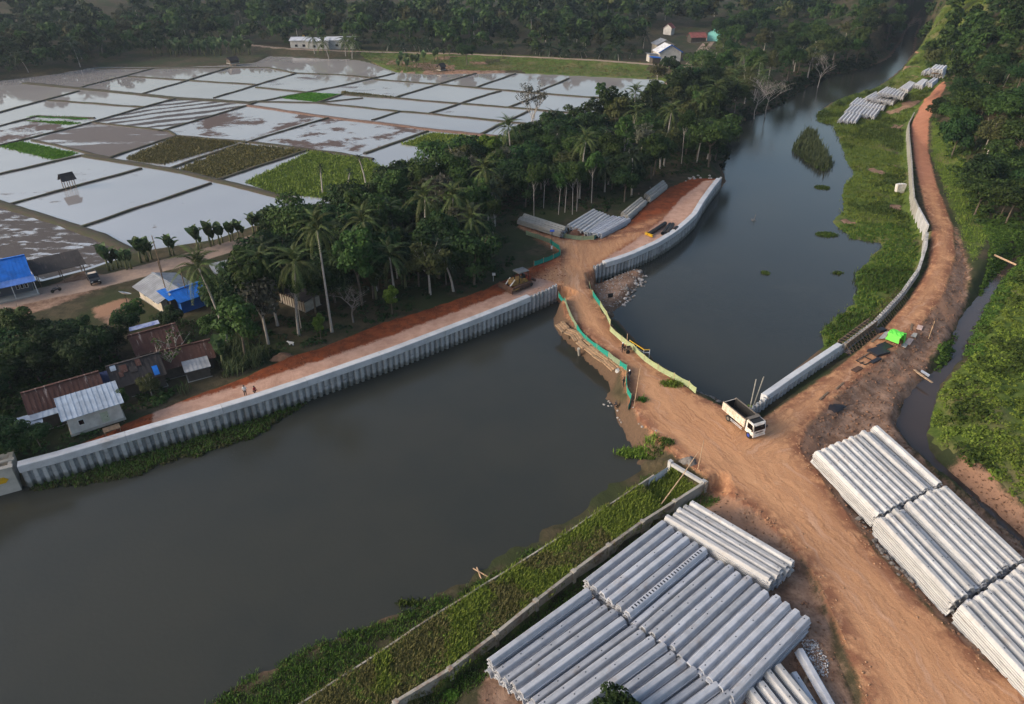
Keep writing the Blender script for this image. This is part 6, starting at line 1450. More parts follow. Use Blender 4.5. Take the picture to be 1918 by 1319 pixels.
# paddies: seedlings and rank grass
for pts, mt, hh, n, lab in (([(0, 274), (40, 266), (143, 288), (103, 299)], LM_SEED, .35, 1900, 'square of bright rice seedlings at the left edge'), ([(520, 183), (574, 174), (638, 177), (594, 191)], LM_SEED, .4, 1500, 'square of bright rice seedlings among far paddies'),
        ([(55, 219), (70, 217), (172, 221), (160, 224)], LM_SEED, .3, 450, 'upper strip of rice seedlings'), ([(48, 226), (120, 228), (150, 231), (130, 234)], LM_SEED, .3, 350, 'lower strip of rice seedlings'),
        ([(237, 297), (330, 257), (446, 268), (310, 307), (262, 304)], LM_GRASS_O, .6, 2600, 'rank olive grass in the first fallow paddy'), ([(335, 318), (452, 271), (570, 282), (408, 334)], LM_GRASS_O, .6, 2600, 'rank olive grass in the second fallow paddy'),
        ([(458, 342), (582, 284), (690, 299), (735, 322), (640, 374), (560, 367), (520, 365)], LM_DIKE, .6, 3600, 'bright grass in the overgrown paddy'), ([(752, 270), (806, 249), (936, 259), (930, 284), (870, 292)], LM_DIKE, .6, 1500, 'bright grass beyond the round green tree'),
        ([(640, 171), (736, 181), (735, 184), (640, 178)], LM_GRASS_O, .4, 500, 'strip of dry grass between the paddies')):
    poly = GP(pts, 2.0); flat('grass_plot', poly, 2.02, M_PLOT_G if mt is not LM_GRASS_O else M_PLOT_O); p = scatter(poly, int(n * .85)); grass('paddy_grass' if mt is not LM_SEED else 'rice_seedlings', p, mt, hh, .12, lab, 'grass' if mt is not LM_SEED else 'rice', 5, np.full(len(p), 2.0), .5)
p = scatter(BACK_SLOPE, 2600); p = p[~blocked(p, -1)]; grass('slope_grass', p, LM_GRASS_O, .5, .12, 'short grass on the slope below the far track', blades=5, spread=.6)
# crown of the tree rising into the frame at the bottom
tree('dense', (G(1155, 1322, 5.6)[0], G(1155, 1322, 5.6)[1], 1.6), .5, 'leafy green tree top rising before the stacks at the bottom edge', None, sz=.62)
bush_field('weed_clump', blob((845, 1290), .6, .5, 14, 2.4), LM_BRIGHT, .35, 'pale green leafy weed on the dike near the bottom', 26, .1, 'weeds')

# ---------------------------------------------------------------- houses
def roof_mat(name, c, streak=(.3, .28, .27), amt=.5, rough=.55, rnd=0):
    m, nt, b = new_mat(name)
    tc = N(nt, 'ShaderNodeTexCoord').outputs['Object']; mp = N(nt, 'ShaderNodeMapping'); nt.links.new(tc, mp.inputs[0]); mp.inputs['Scale'].default_value = (2.5, .35, .35)
    n = noise_node(nt, 1.2, 5, .7, mp.outputs[0]).outputs[0]; k = noise_node(nt, .6, 4, .6, tc).outputs[0]
    cc = mixc(nt, maprange(nt, k, .35, .65), c, tuple(x * .7 for x in c)); cc = mixc(nt, math_n(nt, 'MULTIPLY', maprange(nt, n, .56, .7), amt), cc, streak)
    nt.links.new(cc, b.inputs['Base Color']); b.inputs['Roughness'].default_value = rough; b.inputs['Specular IOR Level'].default_value = .35
    return m
R_BLUE = roof_mat('blue_roof', (.012, .17, .62), (.03, .22, .66), .3, .45); R_RUST = roof_mat('rusty_roof', (.095, .042, .032), (.40, .33, .29), .7, .85)
R_GREY = roof_mat('grey_zinc_roof', (.30, .31, .33), (.19, .19, .20), .4, .5); R_DARK = roof_mat('dark_roof', (.040, .034, .033), (.14, .10, .085), .6, .85)
R_LBLUE = roof_mat('pale_blue_zinc_roof', (.36, .42, .50), (.50, .55, .60), .4, .45); R_RED = roof_mat('red_far_roof', (.26, .085, .075), (.16, .06, .05), .4, .8); R_WHITE = roof_mat('white_roof', (.66, .67, .70), (.5, .5, .52), .3, .5)
R_NAVY = roof_mat('navy_tarp', (.02, .035, .10), (.03, .05, .12), .3, .7)
H_GREY = plain('grey_wall', (.105, .115, .135), .9, .2, 1); H_CREAM = plain('cream_wall', (.46, .41, .34), .9, .25, 1); H_WHITE = plain('white_wall', (.56, .54, .51), .9, .25, .8); H_WOOD = plain('plank_wall', (.085, .07, .058), .95, .3, 1.5)
H_TURQ = plain('turquoise_wall', (.22, .58, .56), .85, .15, 1); H_BLUE = plain('blue_wall', (.02, .12, .42), .8, .2, 1); M_FRAME = plain('white_frame', (.66, .66, .65), .6, .15, 2); M_DOOR = plain('pale_door', (.42, .46, .36), .7, .2, 2)
def slab(a, b, c, d, t=.07, rib=.55):
    """roof sheet through four corners (a-b eave, d-c ridge) with standing ribs"""
    a, b, c, d = map(Vector, (a, b, c, d)); n = (b - a).cross(d - a).normalized(); n = n if n.z > 0 else -n; mb = MB()
    mb.add([a, b, c, d, a - n * t, b - n * t, c - n * t, d - n * t], [(0, 1, 2, 3), (7, 6, 5, 4), (0, 4, 5, 1), (1, 5, 6, 2), (2, 6, 7, 3), (3, 7, 4, 0)])
    k = max(2, int((b - a).length / rib))
    for i in range(k + 1):
        f = (i + .001) / k * .998; p, q = a.lerp(b, f) + n * .015, d.lerp(c, f) + n * .015; mb.bar(p, q, .07, .05)
    return mb
def opening(parent, c, w, h, face, kind='window', mat=None):
    """window or door set proud of a wall; face = outward axis ('x','-x','y','-y')"""
    ax = {'x': (1, 0), '-x': (-1, 0), 'y': (0, 1), '-y': (0, -1)}[face]; d = (w, .06) if ax[1] else (.06, w)
    f = MB().box((c[0] + ax[0] * .02, c[1] + ax[1] * .02, c[2]), (d[0], d[1], h)).build(kind, M_FRAME if kind == 'window' else (mat or M_DOOR), parent)
    if kind == 'window':
        d2 = (w - .16, .03) if ax[1] else (.03, w - .16); MB().box((c[0] + ax[0] * .06, c[1] + ax[1] * .06, c[2]), (d2[0], d2[1], h - .16)).build('pane', M_GLASS, f)
    else: MB().box((c[0] + ax[0] * .07 + (.3 * w if ax[1] else 0), c[1] + ax[1] * .07 + (.3 * w if ax[0] else 0), c[2]), (.08, .08, .12)).build('handle', M_STEEL, f)
def house(loc, rz, L, W, wh, rh, rm, wm, label, ov=.6, style='gable', wins=(), name='house', stilt=0.0, lift=0.0):
    """L along local x (ridge), W along y; wins: (u along wall, z, w, h, face, kind)"""
    t = empty(name, loc, rz, label, 'house'); z0 = stilt
    if wm:
        if style == 'gable':
            mb = MB(); mb.add([(-L / 2, -W / 2, z0), (L / 2, -W / 2, z0), (L / 2, W / 2, z0), (-L / 2, W / 2, z0), (-L / 2, -W / 2, z0 + wh), (L / 2, -W / 2, z0 + wh), (L / 2, W / 2, z0 + wh), (-L / 2, W / 2, z0 + wh), (-L / 2, 0, z0 + wh + rh - .05), (L / 2, 0, z0 + wh + rh - .05)],
                [(0, 1, 5, 4), (1, 2, 6, 9, 5), (2, 3, 7, 6), (3, 0, 4, 8, 7), (3, 2, 1, 0)])
        else: mb = MB().box((0, 0, z0 + wh / 2), (L, W, wh))
        mb.build('wall', wm, t)
        MB().box((0, 0, z0 - .12), (L + .3, W + .3, .3)).build('floor_slab', M_PILE_OLD, t)
    if stilt or not wm:
        for x in (-L / 2 + .15, 0, L / 2 - .15):
            for y in (-W / 2 + .15, W / 2 - .15): MB().bar((x, y, -.3), (x, y, z0 + (wh if not wm else 0)), .14).build('post', M_WOOD, t)
    e, l = W / 2 + ov, L / 2 + ov * .7; dz = rh * ov / (W / 2) if style == 'gable' else 0
    zt = z0 + wh + .06
    if style == 'gable':
        slab((-l, -e, zt - dz), (l, -e, zt - dz), (l, 0, zt + rh), (-l, 0, zt + rh)).build('roof', rm, t); slab((l, e, zt - dz), (-l, e, zt - dz), (-l, 0, zt + rh), (l, 0, zt + rh)).build('roof', rm, t)
        MB().bar((-l - .02, 0, zt + rh + .05), (l + .02, 0, zt + rh + .05), .35, .09).build('ridge_cap', rm, t)
    elif style == 'shed': slab((-l, -e, zt), (l, -e, zt), (l, e, zt + rh), (-l, e, zt + rh)).build('roof', rm, t)
    for u, z, w, h, face, kd in wins:
        s = -1 if face[0] == '-' else 1
        c = (u, s * W / 2, z0 + z) if face[-1] == 'y' else (s * L / 2, u, z0 + z); opening(t, c, w, h, face, kd)
    return t
def gpos(px, py, z=2.9): p = G(px, py, z); return (p[0], p[1], hz(p))
A36 = R(36)
def off(base, rz, dx, dy): return (base[0] + dx * math.cos(rz) - dy * math.sin(rz), base[1] + dx * math.sin(rz) + dy * math.cos(rz), base[2])
# blue roofed house at the left edge: right front corner stands at (72, 541)
B = gpos(66, 545)
c = off(B, A36, -5.0, 3.8); h = house(c, A36, 9.6, 7.0, 3.2, 2.3, R_BLUE, H_GREY, 'grey walled house with a bright blue roof at the left edge', .8, 'gable',
    [(3.4, 1.7, .5, 1.5, '-y', 'window'), (4.05, 1.7, .5, 1.5, '-y', 'window'), (2.75, 1.7, .5, 1.5, '-y', 'window'), (-.2, 1.7, .6, 1.4, '-y', 'window'), (-1.8, 1.25, 1.2, 2.2, '-y', 'door'), (0, 1.7, 1.0, 1.2, 'x', 'window')])
slab((-6, -5.6, 2.6), (5.6, -5.6, 2.6), (5.6, -3.55, 3.1), (-6, -3.55, 3.1)).build('porch_roof', roof_mat('light_blue_porch', (.09, .20, .55), (.15, .3, .6), .4, .4), h)
for x in (-5, -1.5, 2, 5.3): MB().bar((x, -5.4, 0), (x, -5.4, 2.55), .12).build('porch_post', M_FRAME, h)
MB().box((-.2, -4.6, .1), (11.4, 2.4, .3)).build('porch_floor', M_PILE_OLD, h)
c2 = off(B, A36, -10.5, 8.5); house(c2, A36, 10, 7, 3.4, 2.6, R_BLUE, H_GREY, 'rear wing with a blue roof behind the grey walled house', .8)
p = off(B, A36, 3.0, -2.2); mo = empty('motorbike', p, A36 + .3, 'dark motorbike parked before the blue roofed house', 'motorbike')
for x in (-.6, .6): MB().tube([(x, -.05, .3), (x, .05, .3)], .3, 12).build('wheel', M_TYRE, mo)
MB().bar((-.6, 0, .35), (.6, 0, .5), .16, .22).build('body', M_BLACK, mo); MB().box((-.2, 0, .72), (.65, .24, .12)).build('seat', M_BLACK, mo); MB().bar((.45, -.3, 1.0), (.45, .3, 1.0), .05).bar((.6, 0, .35), (.43, 0, 1.02), .06).build('handlebar', M_STEEL, mo)
# open shed with a dark roof
c = gpos(118, 522); house(off(c, R(40), 0, 1.2), R(40), 7.6, 4.4, 2.6, 1.1, R_DARK, None, 'open shed with a dark sagging roof beside the blue roofed house', .5, 'shed', name='open_shed')
# grey and blue roofed house across the road
c = gpos(292, 566); house(off(c, R(-42), -.4, 2.6), R(-42), 8.8, 6.4, 2.3, 1.1, R_GREY, H_CREAM, 'cream walled house with a grey gable roof across the village road', .7, 'gable', [(1.5, 1.5, 1, 1, '-y', 'window'), (-2, 1.5, 1, 1, '-y', 'window')])
c = gpos(345, 572); house(off(c, R(-42), -.2, 1.4), R(48), 5.4, 4.6, 2.5, .9, R_BLUE, H_BLUE, 'small blue annexe with a bright blue roof joined to the grey roof', .6, 'gable', [(0, 1.2, .9, 1.9, '-x', 'door')])
c = gpos(325, 574); house(off(c, R(-42), 0, .6), R(48), 3.0, 3.4, 2.6, .4, R_BLUE, H_WOOD, 'plank walled lean-to under a blue sheet roof', .5, 'shed', name='lean_to')
dd = empty('satellite_dish', gpos(238, 566), 0, 'white satellite dish before the grey gable roof', 'dish')
mb = MB(); n = 16
for k in range(5): mb.v += [(1.0 * k / 4 * math.cos(2 * math.pi * j / n), 1.0 * k / 4 * math.sin(2 * math.pi * j / n), .3 * (k / 4) ** 2) for j in range(n)]
mb.f += [(k * n + j, k * n + (j + 1) % n, (k + 1) * n + (j + 1) % n, (k + 1) * n + j) for k in range(4) for j in range(n)]
o = mb.build('dish_bowl', M_FRAME, dd, True); o.location = (0, 0, 1.9); o.rotation_euler = (-.45, .25, 0); MB().tube([(0, 0, -.2), (0, 0, 1.9)], .07, 7).build('mast', M_STEEL, dd); MB().bar((0, 0, 2.0), (.25, -.4, 2.9), .05).build('feed_arm', M_STEEL, dd)
c = gpos(424, 520); house(c, R(35), 3.6, 3.0, 2.4, .5, R_GREY, H_WOOD, 'small hut with a grey zinc roof under the leaning palm', .5, 'shed', name='hut')
c = gpos(562, 565); house(c, R(-35), 6.5, 3.2, 1.7, .5, R_DARK, H_CREAM, 'pale wooden pen with upright slats in the belt', .1, 'shed', name='animal_pen'); PEN = bpy.data.objects['animal_pen']
for k in range(11): MB().box((-3.1 + k * .62, -1.66, .95), (.14, .06, 2.1)).build('slat', M_WOOD, PEN)
# rusty cluster
c = gpos(296, 655); house(c, A36, 5.8, 5.2, 2.3, 1.6, R_RUST, H_WOOD, 'rusty gabled house with a white tarp on its ridge', .6)
o = MB().box((0, 0, 0), (4.2, .9, .05)).build('tarp_sheet', plain('blue_white_tarp', (.50, .53, .66), .6, .2, 1.2, c2=(.20, .25, .48))); o.location = off(c, A36, -.6, 2.9); o.location.z = c[2] + 3.5; o.rotation_euler = (.25, 0, A36); tag(o, 'white and blue tarp sheet on the edge of the rusty roof', 'tarp')
c = gpos(352, 682); house(c, R(30), 6.6, 4.4, 2.2, 1.3, R_RUST, H_WOOD, 'long low house with a reddish rusted roof among trees', .6)
c = gpos(318, 698); house(c, R(30), 3.6, 2.2, 1.8, .4, R_LBLUE, H_WOOD, 'lean-to with a pale patched sheet roof among the rusty roofs', .3, 'shed', name='lean_to')
c = gpos(372, 700); house(c, R(30), 3.0, 2.0, 1.7, .4, R_GREY, H_WOOD, 'small grey roofed lean-to right of the rusty house', .3, 'shed', name='lean_to')
c = gpos(262, 716); h = house(c, R(35), 6.0, 5.0, 2.4, 1.7, R_DARK, H_WOOD, 'dark house with patched roof sheets and a blue patch', .5)
for x, y, m in ((-2.6, -.5, R_LBLUE), (-1.4, -.9, R_RUST), (-1.9, -1.5, R_RUST), (-.3, -1.3, R_DARK), (.5, -.6, R_RUST), (2.2, -2.2, R_BLUE)): o = MB().box((0, 0, 0), (random.uniform(.5, 1.0), random.uniform(.6, 1.5), .04)).build('roof_patch', m, h); o.location = (x, y, 2.46 + 1.7 * (1 + y / 2.5) + .10); o.rotation_euler = (math.atan2(1.7, 2.5), 0, 0)
c = gpos(205, 730); house(c, R(36), 3.4, 2.6, 2.0, .4, R_NAVY, H_WOOD, 'lean-to covered by a navy blue tarp', .3, 'shed', name='lean_to')
c = gpos(135, 772); house(off(c, A36, 0, 1.6), A36, 8.2, 4.4, 2.6, 1.5, R_RUST, H_WOOD, 'long house with a streaked rusty roof at the left', .5)
c = gpos(190, 802); house(off(c, A36, -.2, 1.7), A36, 6.0, 3.0, 2.5, 1.0, R_LBLUE, H_WHITE, 'white walled house with a pale blue zinc roof on stilts', .7, 'shed', [(1.0, 1.0, .9, 1.5, '-y', 'door'), (-1.6, 1.3, .7, .8, '-y', 'window')], stilt=.7)
c = gpos(100, 800); house(off(c, A36, 0, 1.2), A36, 3.4, 1.8, 2.0, .4, R_LBLUE, H_WOOD, 'short lean-to with a pale zinc roof left of the white house', .3, 'shed', name='lean_to')
c = gpos(62, 815); house(off(c, A36, 0, .8), A36, 2.6, 1.6, 1.8, .4, R_LBLUE, H_WOOD, 'tiny lean-to with a pale roof under the left trees', .3, 'shed', name='lean_to')
pt = empty('slatted_table', off(gpos(205, 812), A36, .4, -.3), A36, 'dark wooden wash table before the white walled house', 'table')
MB().box((0, 0, .8), (1.9, 1.1, .07)).build('table_top', M_WOOD, pt)
for x, y in ((-.85, -.45), (.85, -.45), (-.85, .45), (.85, .45)): MB().bar((x, y, -.2), (x, y, .78), .08).build('leg', M_WOOD, pt)
# far houses
def far(px, py, rz, L, W, wh, rh, rm, wm, lab, style='gable', wins=(), name='house'): c = gpos(px, py, 2.8); return house(c, R(rz), L, W, wh, rh, rm, wm, lab, .6, style, wins, name)
h = far(1248, 112, 100, 9, 11, 4.5, 3.0, R_WHITE, H_WHITE, 'large pale house with blue roof edges by the far road junction', 'gable', [(2.5, 2.2, 1.2, 1.3, '-x', 'window'), (-2.5, 2.2, 1.2, 1.3, '-x', 'window')])
for s in (-1, 1): MB().bar((-5.05, s * 6.2, 4.2), (-5.05, 0, 7.7), .35, .45).build('barge_board', H_BLUE, h)
far(1222, 114, 100, 4, 5, 3.2, .4, R_GREY, H_WHITE, 'small white annexe left of the large pale house', 'shed'); far(1240, 100, 100, 8, 9, 5, 2.0, R_GREY, H_CREAM, 'grey roofed house behind the large pale house')
far(1226, 122, 100, 4, 4, 2.6, .5, R_BLUE, H_WOOD, 'low shop with blue awning in front of the large pale house', 'shed')
far(1252, 66, 60, 6, 5, 4, 2.0, R_RED, H_WHITE, 'white gabled house among far trees'); far(1304, 78, 10, 9, 6, 3, 2.0, R_RED, H_WOOD, 'house with a dull red roof at the far road end'); far(1337, 76, 70, 8, 7, 4.5, 2.5, R_DARK, H_TURQ, 'turquoise gabled house at the far road end')
far(1404, 58, 10, 14, 8, 4.5, .9, R_WHITE, H_WOOD, 'house with a flat white roof in the far trees', 'shed'); far(1326, 178, 10, 7, 4, 3.6, .5, R_LBLUE, H_WOOD, 'pale blue roofed hut among the palms by the far road', 'shed', name='hut'); far(1312, 188, 10, 3.4, 2.6, 3, .4, R_BLUE, H_WOOD, 'tiny blue roofed hut below the pale blue roof', 'shed', name='hut')
far(897, 340, 30, 3.4, 2.8, 2.6, .8, R_BLUE, H_WOOD, 'small blue roofed stall by the village road bend', 'shed', name='stall')
for x, w, lab in ((565, 10, 'leftmost'), (598, 11, 'middle'), (640, 15, 'rightmost')): far(x, 92 if x < 630 else 90, 6, w, 7, 4.5, .9, R_WHITE, H_WHITE, f'{lab} of three white sheds behind the paddies', 'shed', [(-2, 2, 1.6, 1.4, '-y', 'window'), (2, 2, 1.6, 1.4, '-y', 'window')], 'shed')
far(140, 100, 0, 7, 6, 3.5, 2.0, R_LBLUE, H_WOOD, 'lone hut with a pale blue gable left of the far banana rows', name='hut')
for x, y, s, lab in ((131, 352, 2.6, 'field hut on stilts with its roof mirrored in the paddy'), (437, 122, 4.5, 'thatched hut on the far brown field'), (827, 135, 3.0, 'small dark hut at the far paddy edge')):
    p = gpos(x, y, 2.2); house((p[0], p[1], 2.1), R(50), s, s * .75, 1.5, 1.0, R_DARK, H_WOOD if s > 2.7 else None, lab, .5, 'gable', name='field_hut', stilt=1.2)
# parked white cars at the road bend
for x, y, lab in ((880, 300, 'white van parked at the village road bend'), (868, 306, 'white car parked left of the van')):
    p = gpos(x, y, 2.8); t = empty('parked_car', (p[0], p[1], 2.75), R(30), lab, 'car'); pr = [(-2, .4), (2, .4), (2.05, .9), (1.2, 1.05), (.7, 1.65), (-1.6, 1.7), (-2.05, 1.0)]; n = 7
    mb = MB(); mb.add([(a, -.8, z) for a, z in pr] + [(a, .8, z) for a, z in pr], [(i, i + n, (i + 1) % n + n, (i + 1) % n) for i in range(n)] + [tuple(range(n)), tuple(range(2 * n - 1, n - 1, -1))]); mb.build('body', M_WHITE, t)
    for s in (-1, 1): MB().box((-.3, s * .81, 1.35), (1.8, .03, .4)).build('side_window', M_GLASS, t); wheel(t, 1.3, s * .72, .32, .2); wheel(t, -1.3, s * .72, .32, .2)
# ---------------------------------------------------------------- rubble
M_ROCK = plain('grey_rock', (.20, .185, .175), .95, .45, 2.2, c2=(.10, .085, .075)); M_ROCKP = plain('pale_rock', (.40, .37, .35), .95, .35, 2)
def rock_mesh(mat):
    bm = bmesh.new(); bmesh.ops.create_icosphere(bm, subdivisions=1, radius=1)
    for v in bm.verts: v.co *= random.uniform(.65, 1.15); v.co.z *= .65
    me = bpy.data.meshes.new('rock'); bm.to_mesh(me); bm.free(); me.materials.append(mat); return me
RK = [rock_mesh(M_ROCK) for _ in range(5)]; RKP = [rock_mesh(M_ROCKP) for _ in range(5)]
def rocks(line, n, w, s0, s1, ms, label, group, z=2.6):
    L = GP(line, z); seg = np.hypot(*np.diff(L, axis=0).T); acc = np.concatenate([[0], np.cumsum(seg)])
    for i in range(n):
        t = random.uniform(0, acc[-1]); p = np.array((np.interp(t, acc, L[:, 0]), np.interp(t, acc, L[:, 1]))) + rng.normal(size=2) * w; s = random.uniform(s0, s1)
        o = link('rock', random.choice(ms), None, (p[0], p[1], max(hz(p), -.05) + s * .2), (random.uniform(-.4, .4), random.uniform(-.4, .4), random.uniform(0, 6)), (s, s * random.uniform(.7, 1.2), s)); tag(o, label, 'rock', group)
rocks([(1596, 968), (1640, 1000), (1668, 1040), (1700, 1075), (1720, 1100)], 46, .35, .16, .38, RK, 'grey rock at the foot of the right hand stacks', 'rocks along the right hand stacks')
rocks([(1196, 504), (1206, 514), (1200, 526), (1184, 546), (1170, 562), (1160, 570)], 44, .5, .18, .5, RK + RKP, 'rock at the water edge of the spit', 'rocks edging the spit', .3)
rocks([(1120, 528), (1150, 518), (1185, 508)], 20, .6, .12, .3, RKP, 'pale stone at the foot of the upper wall', 'stones below the upper wall', .6)
rocks([(1226, 684), (1262, 708), (1300, 732), (1350, 754)], 30, .5, .15, .45, RK, 'rubble stone beside the upper side of the causeway', 'rubble along the causeway', 1.2)
rocks([(1140, 738), (1160, 766), (1188, 796), (1225, 830)], 14, .4, .12, .3, RKP, 'stone on the near bank of the causeway', 'stones on the near causeway bank', 1.0)
rocks([(1290, 340), (1320, 330), (1350, 345)], 14, 1.2, .2, .6, RKP, 'broken concrete lump at the end of the upper platform', 'rubble at the platform end', 2.8)
# spoil heaps
M_CLAY = plain('clay_heap', (.17, .085, .055), .95, .4, 1.4, bmp=.6)
def heap(px, z, rx, ry, h, mat, label):
    p = G(*px, z); g = hz(p); n, k = 22, 7; mb = MB(); ph = random.uniform(0, 9)
    for i in range(k + 1):
        r = i / k
        for j in range(n): a = 2 * math.pi * j / n; q = 1 + .18 * math.sin(3 * a + ph) + .1 * math.sin(7 * a) + random.uniform(-.06, .06); mb.v.append((rx * r * q * math.cos(a), ry * r * q * math.sin(a), h * (1 - r ** 1.6) * random.uniform(.85, 1.1) - .15 * (i == k)))
    mb.f += [(i * n + j, i * n + (j + 1) % n, (i + 1) * n + (j + 1) % n, (i + 1) * n + j) for i in range(k) for j in range(n)]
    o = mb.build('spoil_heap', mat, None, True, (p[0], p[1], g)); tag(o, label, 'heap')
heap((1082, 437), 2.8, 2.4, 1.3, 1.3, M_CLAY, 'left brown earth heap behind the green net'); heap((1108, 438), 2.8, 2.4, 1.2, 1.1, M_CLAY, 'right brown earth heap behind the green net')
heap((530, 668), 2.8, 1.9, 1.3, .7, plain('sandy_heap', (.26, .14, .085), .95, .4, 1.2), 'sandy heap at the edge of the red strip'); heap((1560, 765), 2.2, 1.6, .9, .25, M_BLK, 'black tarry heap on the dirt slope')
heap((1290, 868), 2.4, 1.0, .8, .6, M_ROCK, 'small dark rubble heap at the dike corner')
# clods and stones strewn over the bare ground
def clods(name, P, mat, s0, s1, label):
    o = np.array([(1, 0, 0), (-1, 0, 0), (0, 1, 0), (0, -1, 0), (0, 0, 1), (0, 0, -1)], float); F = np.array([(0, 2, 4), (2, 1, 4), (1, 3, 4), (3, 0, 4), (2, 0, 5), (1, 2, 5), (3, 1, 5), (0, 3, 5)])
    n = len(P); s = s0 + (s1 - s0) * rng.random(n) ** 3; v = o[None] * rng.uniform(.6, 1.2, (n, 6, 1)) * s[:, None, None] * np.array((1, 1, .7)); a = rng.uniform(0, 6.28, n); c, q = np.cos(a)[:, None], np.sin(a)[:, None]
    v = np.stack([v[..., 0] * c - v[..., 1] * q + P[:, :1], v[..., 0] * q + v[..., 1] * c + P[:, 1:2], v[..., 2] + (hgrid(P) + s * .2)[:, None]], -1)
    tag(link(name, np_mesh(name, v.reshape(-1, 3), (F[None] + 6 * np.arange(n)[:, None, None]).reshape(-1, 3), mat)), label, 'clods', kind='stuff')
M_CLOD = plain('earth_clod', (.22, .12, .075), .95, .4, 2, c2=(.12, .065, .042)); M_CLOD_T = plain('tan_clod', (.42, .25, .15), .95, .4, 2); M_CLOD_R = plain('red_clod', (.20, .065, .028), .95, .4, 2)
p = scatter(SLOPE_R, 4200); sr = sd_poly(p, ROAD); p = p[sr < .4]; clods('earth_clods', p, M_CLOD, .04, .26, 'brown clods on the dirt slope')
p = scatter(ROAD, 16000); sr = sd_poly(p, ROAD); p = p[sr < .3 + 2.2 * rng.random(len(p)) ** 2]; clods('road_edge_clods', p[:3200], M_CLOD_T, .03, .18, 'tan clods along the dirt road edges')
p = scatter(YARD, 3000); p = p[sd_poly(p, DIKE) < -.3]; clods('yard_clods', p, M_CLOD, .03, .2, 'brown clods in the stacking yard')
p = scatter(EMB_L, 2600); p = p[sd_poly(p, PINK_L) < 0]; clods('red_clods', p, M_CLOD_R, .04, .2, 'red clods on the embankment')
p = scatter(DIRT_R, 700); clods('bank_clods', p, M_CLOD, .04, .25, 'brown clods on the bare bank right of the creek')
p = scatter(SPIT, 500); clods('spit_stones', p, M_ROCKP, .04, .22, 'stones strewn over the spit')
# pale ash spill by the fallen piles
p = scatter(GP([(1500, 1195), (1530, 1200), (1550, 1240), (1552, 1270), (1525, 1262), (1508, 1225)], 2.2), 420); Z = hgrid(p); k = rng.uniform(.05, .16, len(p))
v, f = [], []
for i in range(len(p)):
    c = np.array((p[i, 0], p[i, 1], Z[i] + .05)); d = rand_dirs(4) * k[i]; v += list(c + d); f.append((4 * i, 4 * i + 1, 4 * i + 2, 4 * i + 3))
tag(link('white_foam', np_mesh('white_foam', v, f, M_CLOTH)), 'white torn foam scraps beside the fallen piles', 'scraps', kind='stuff')
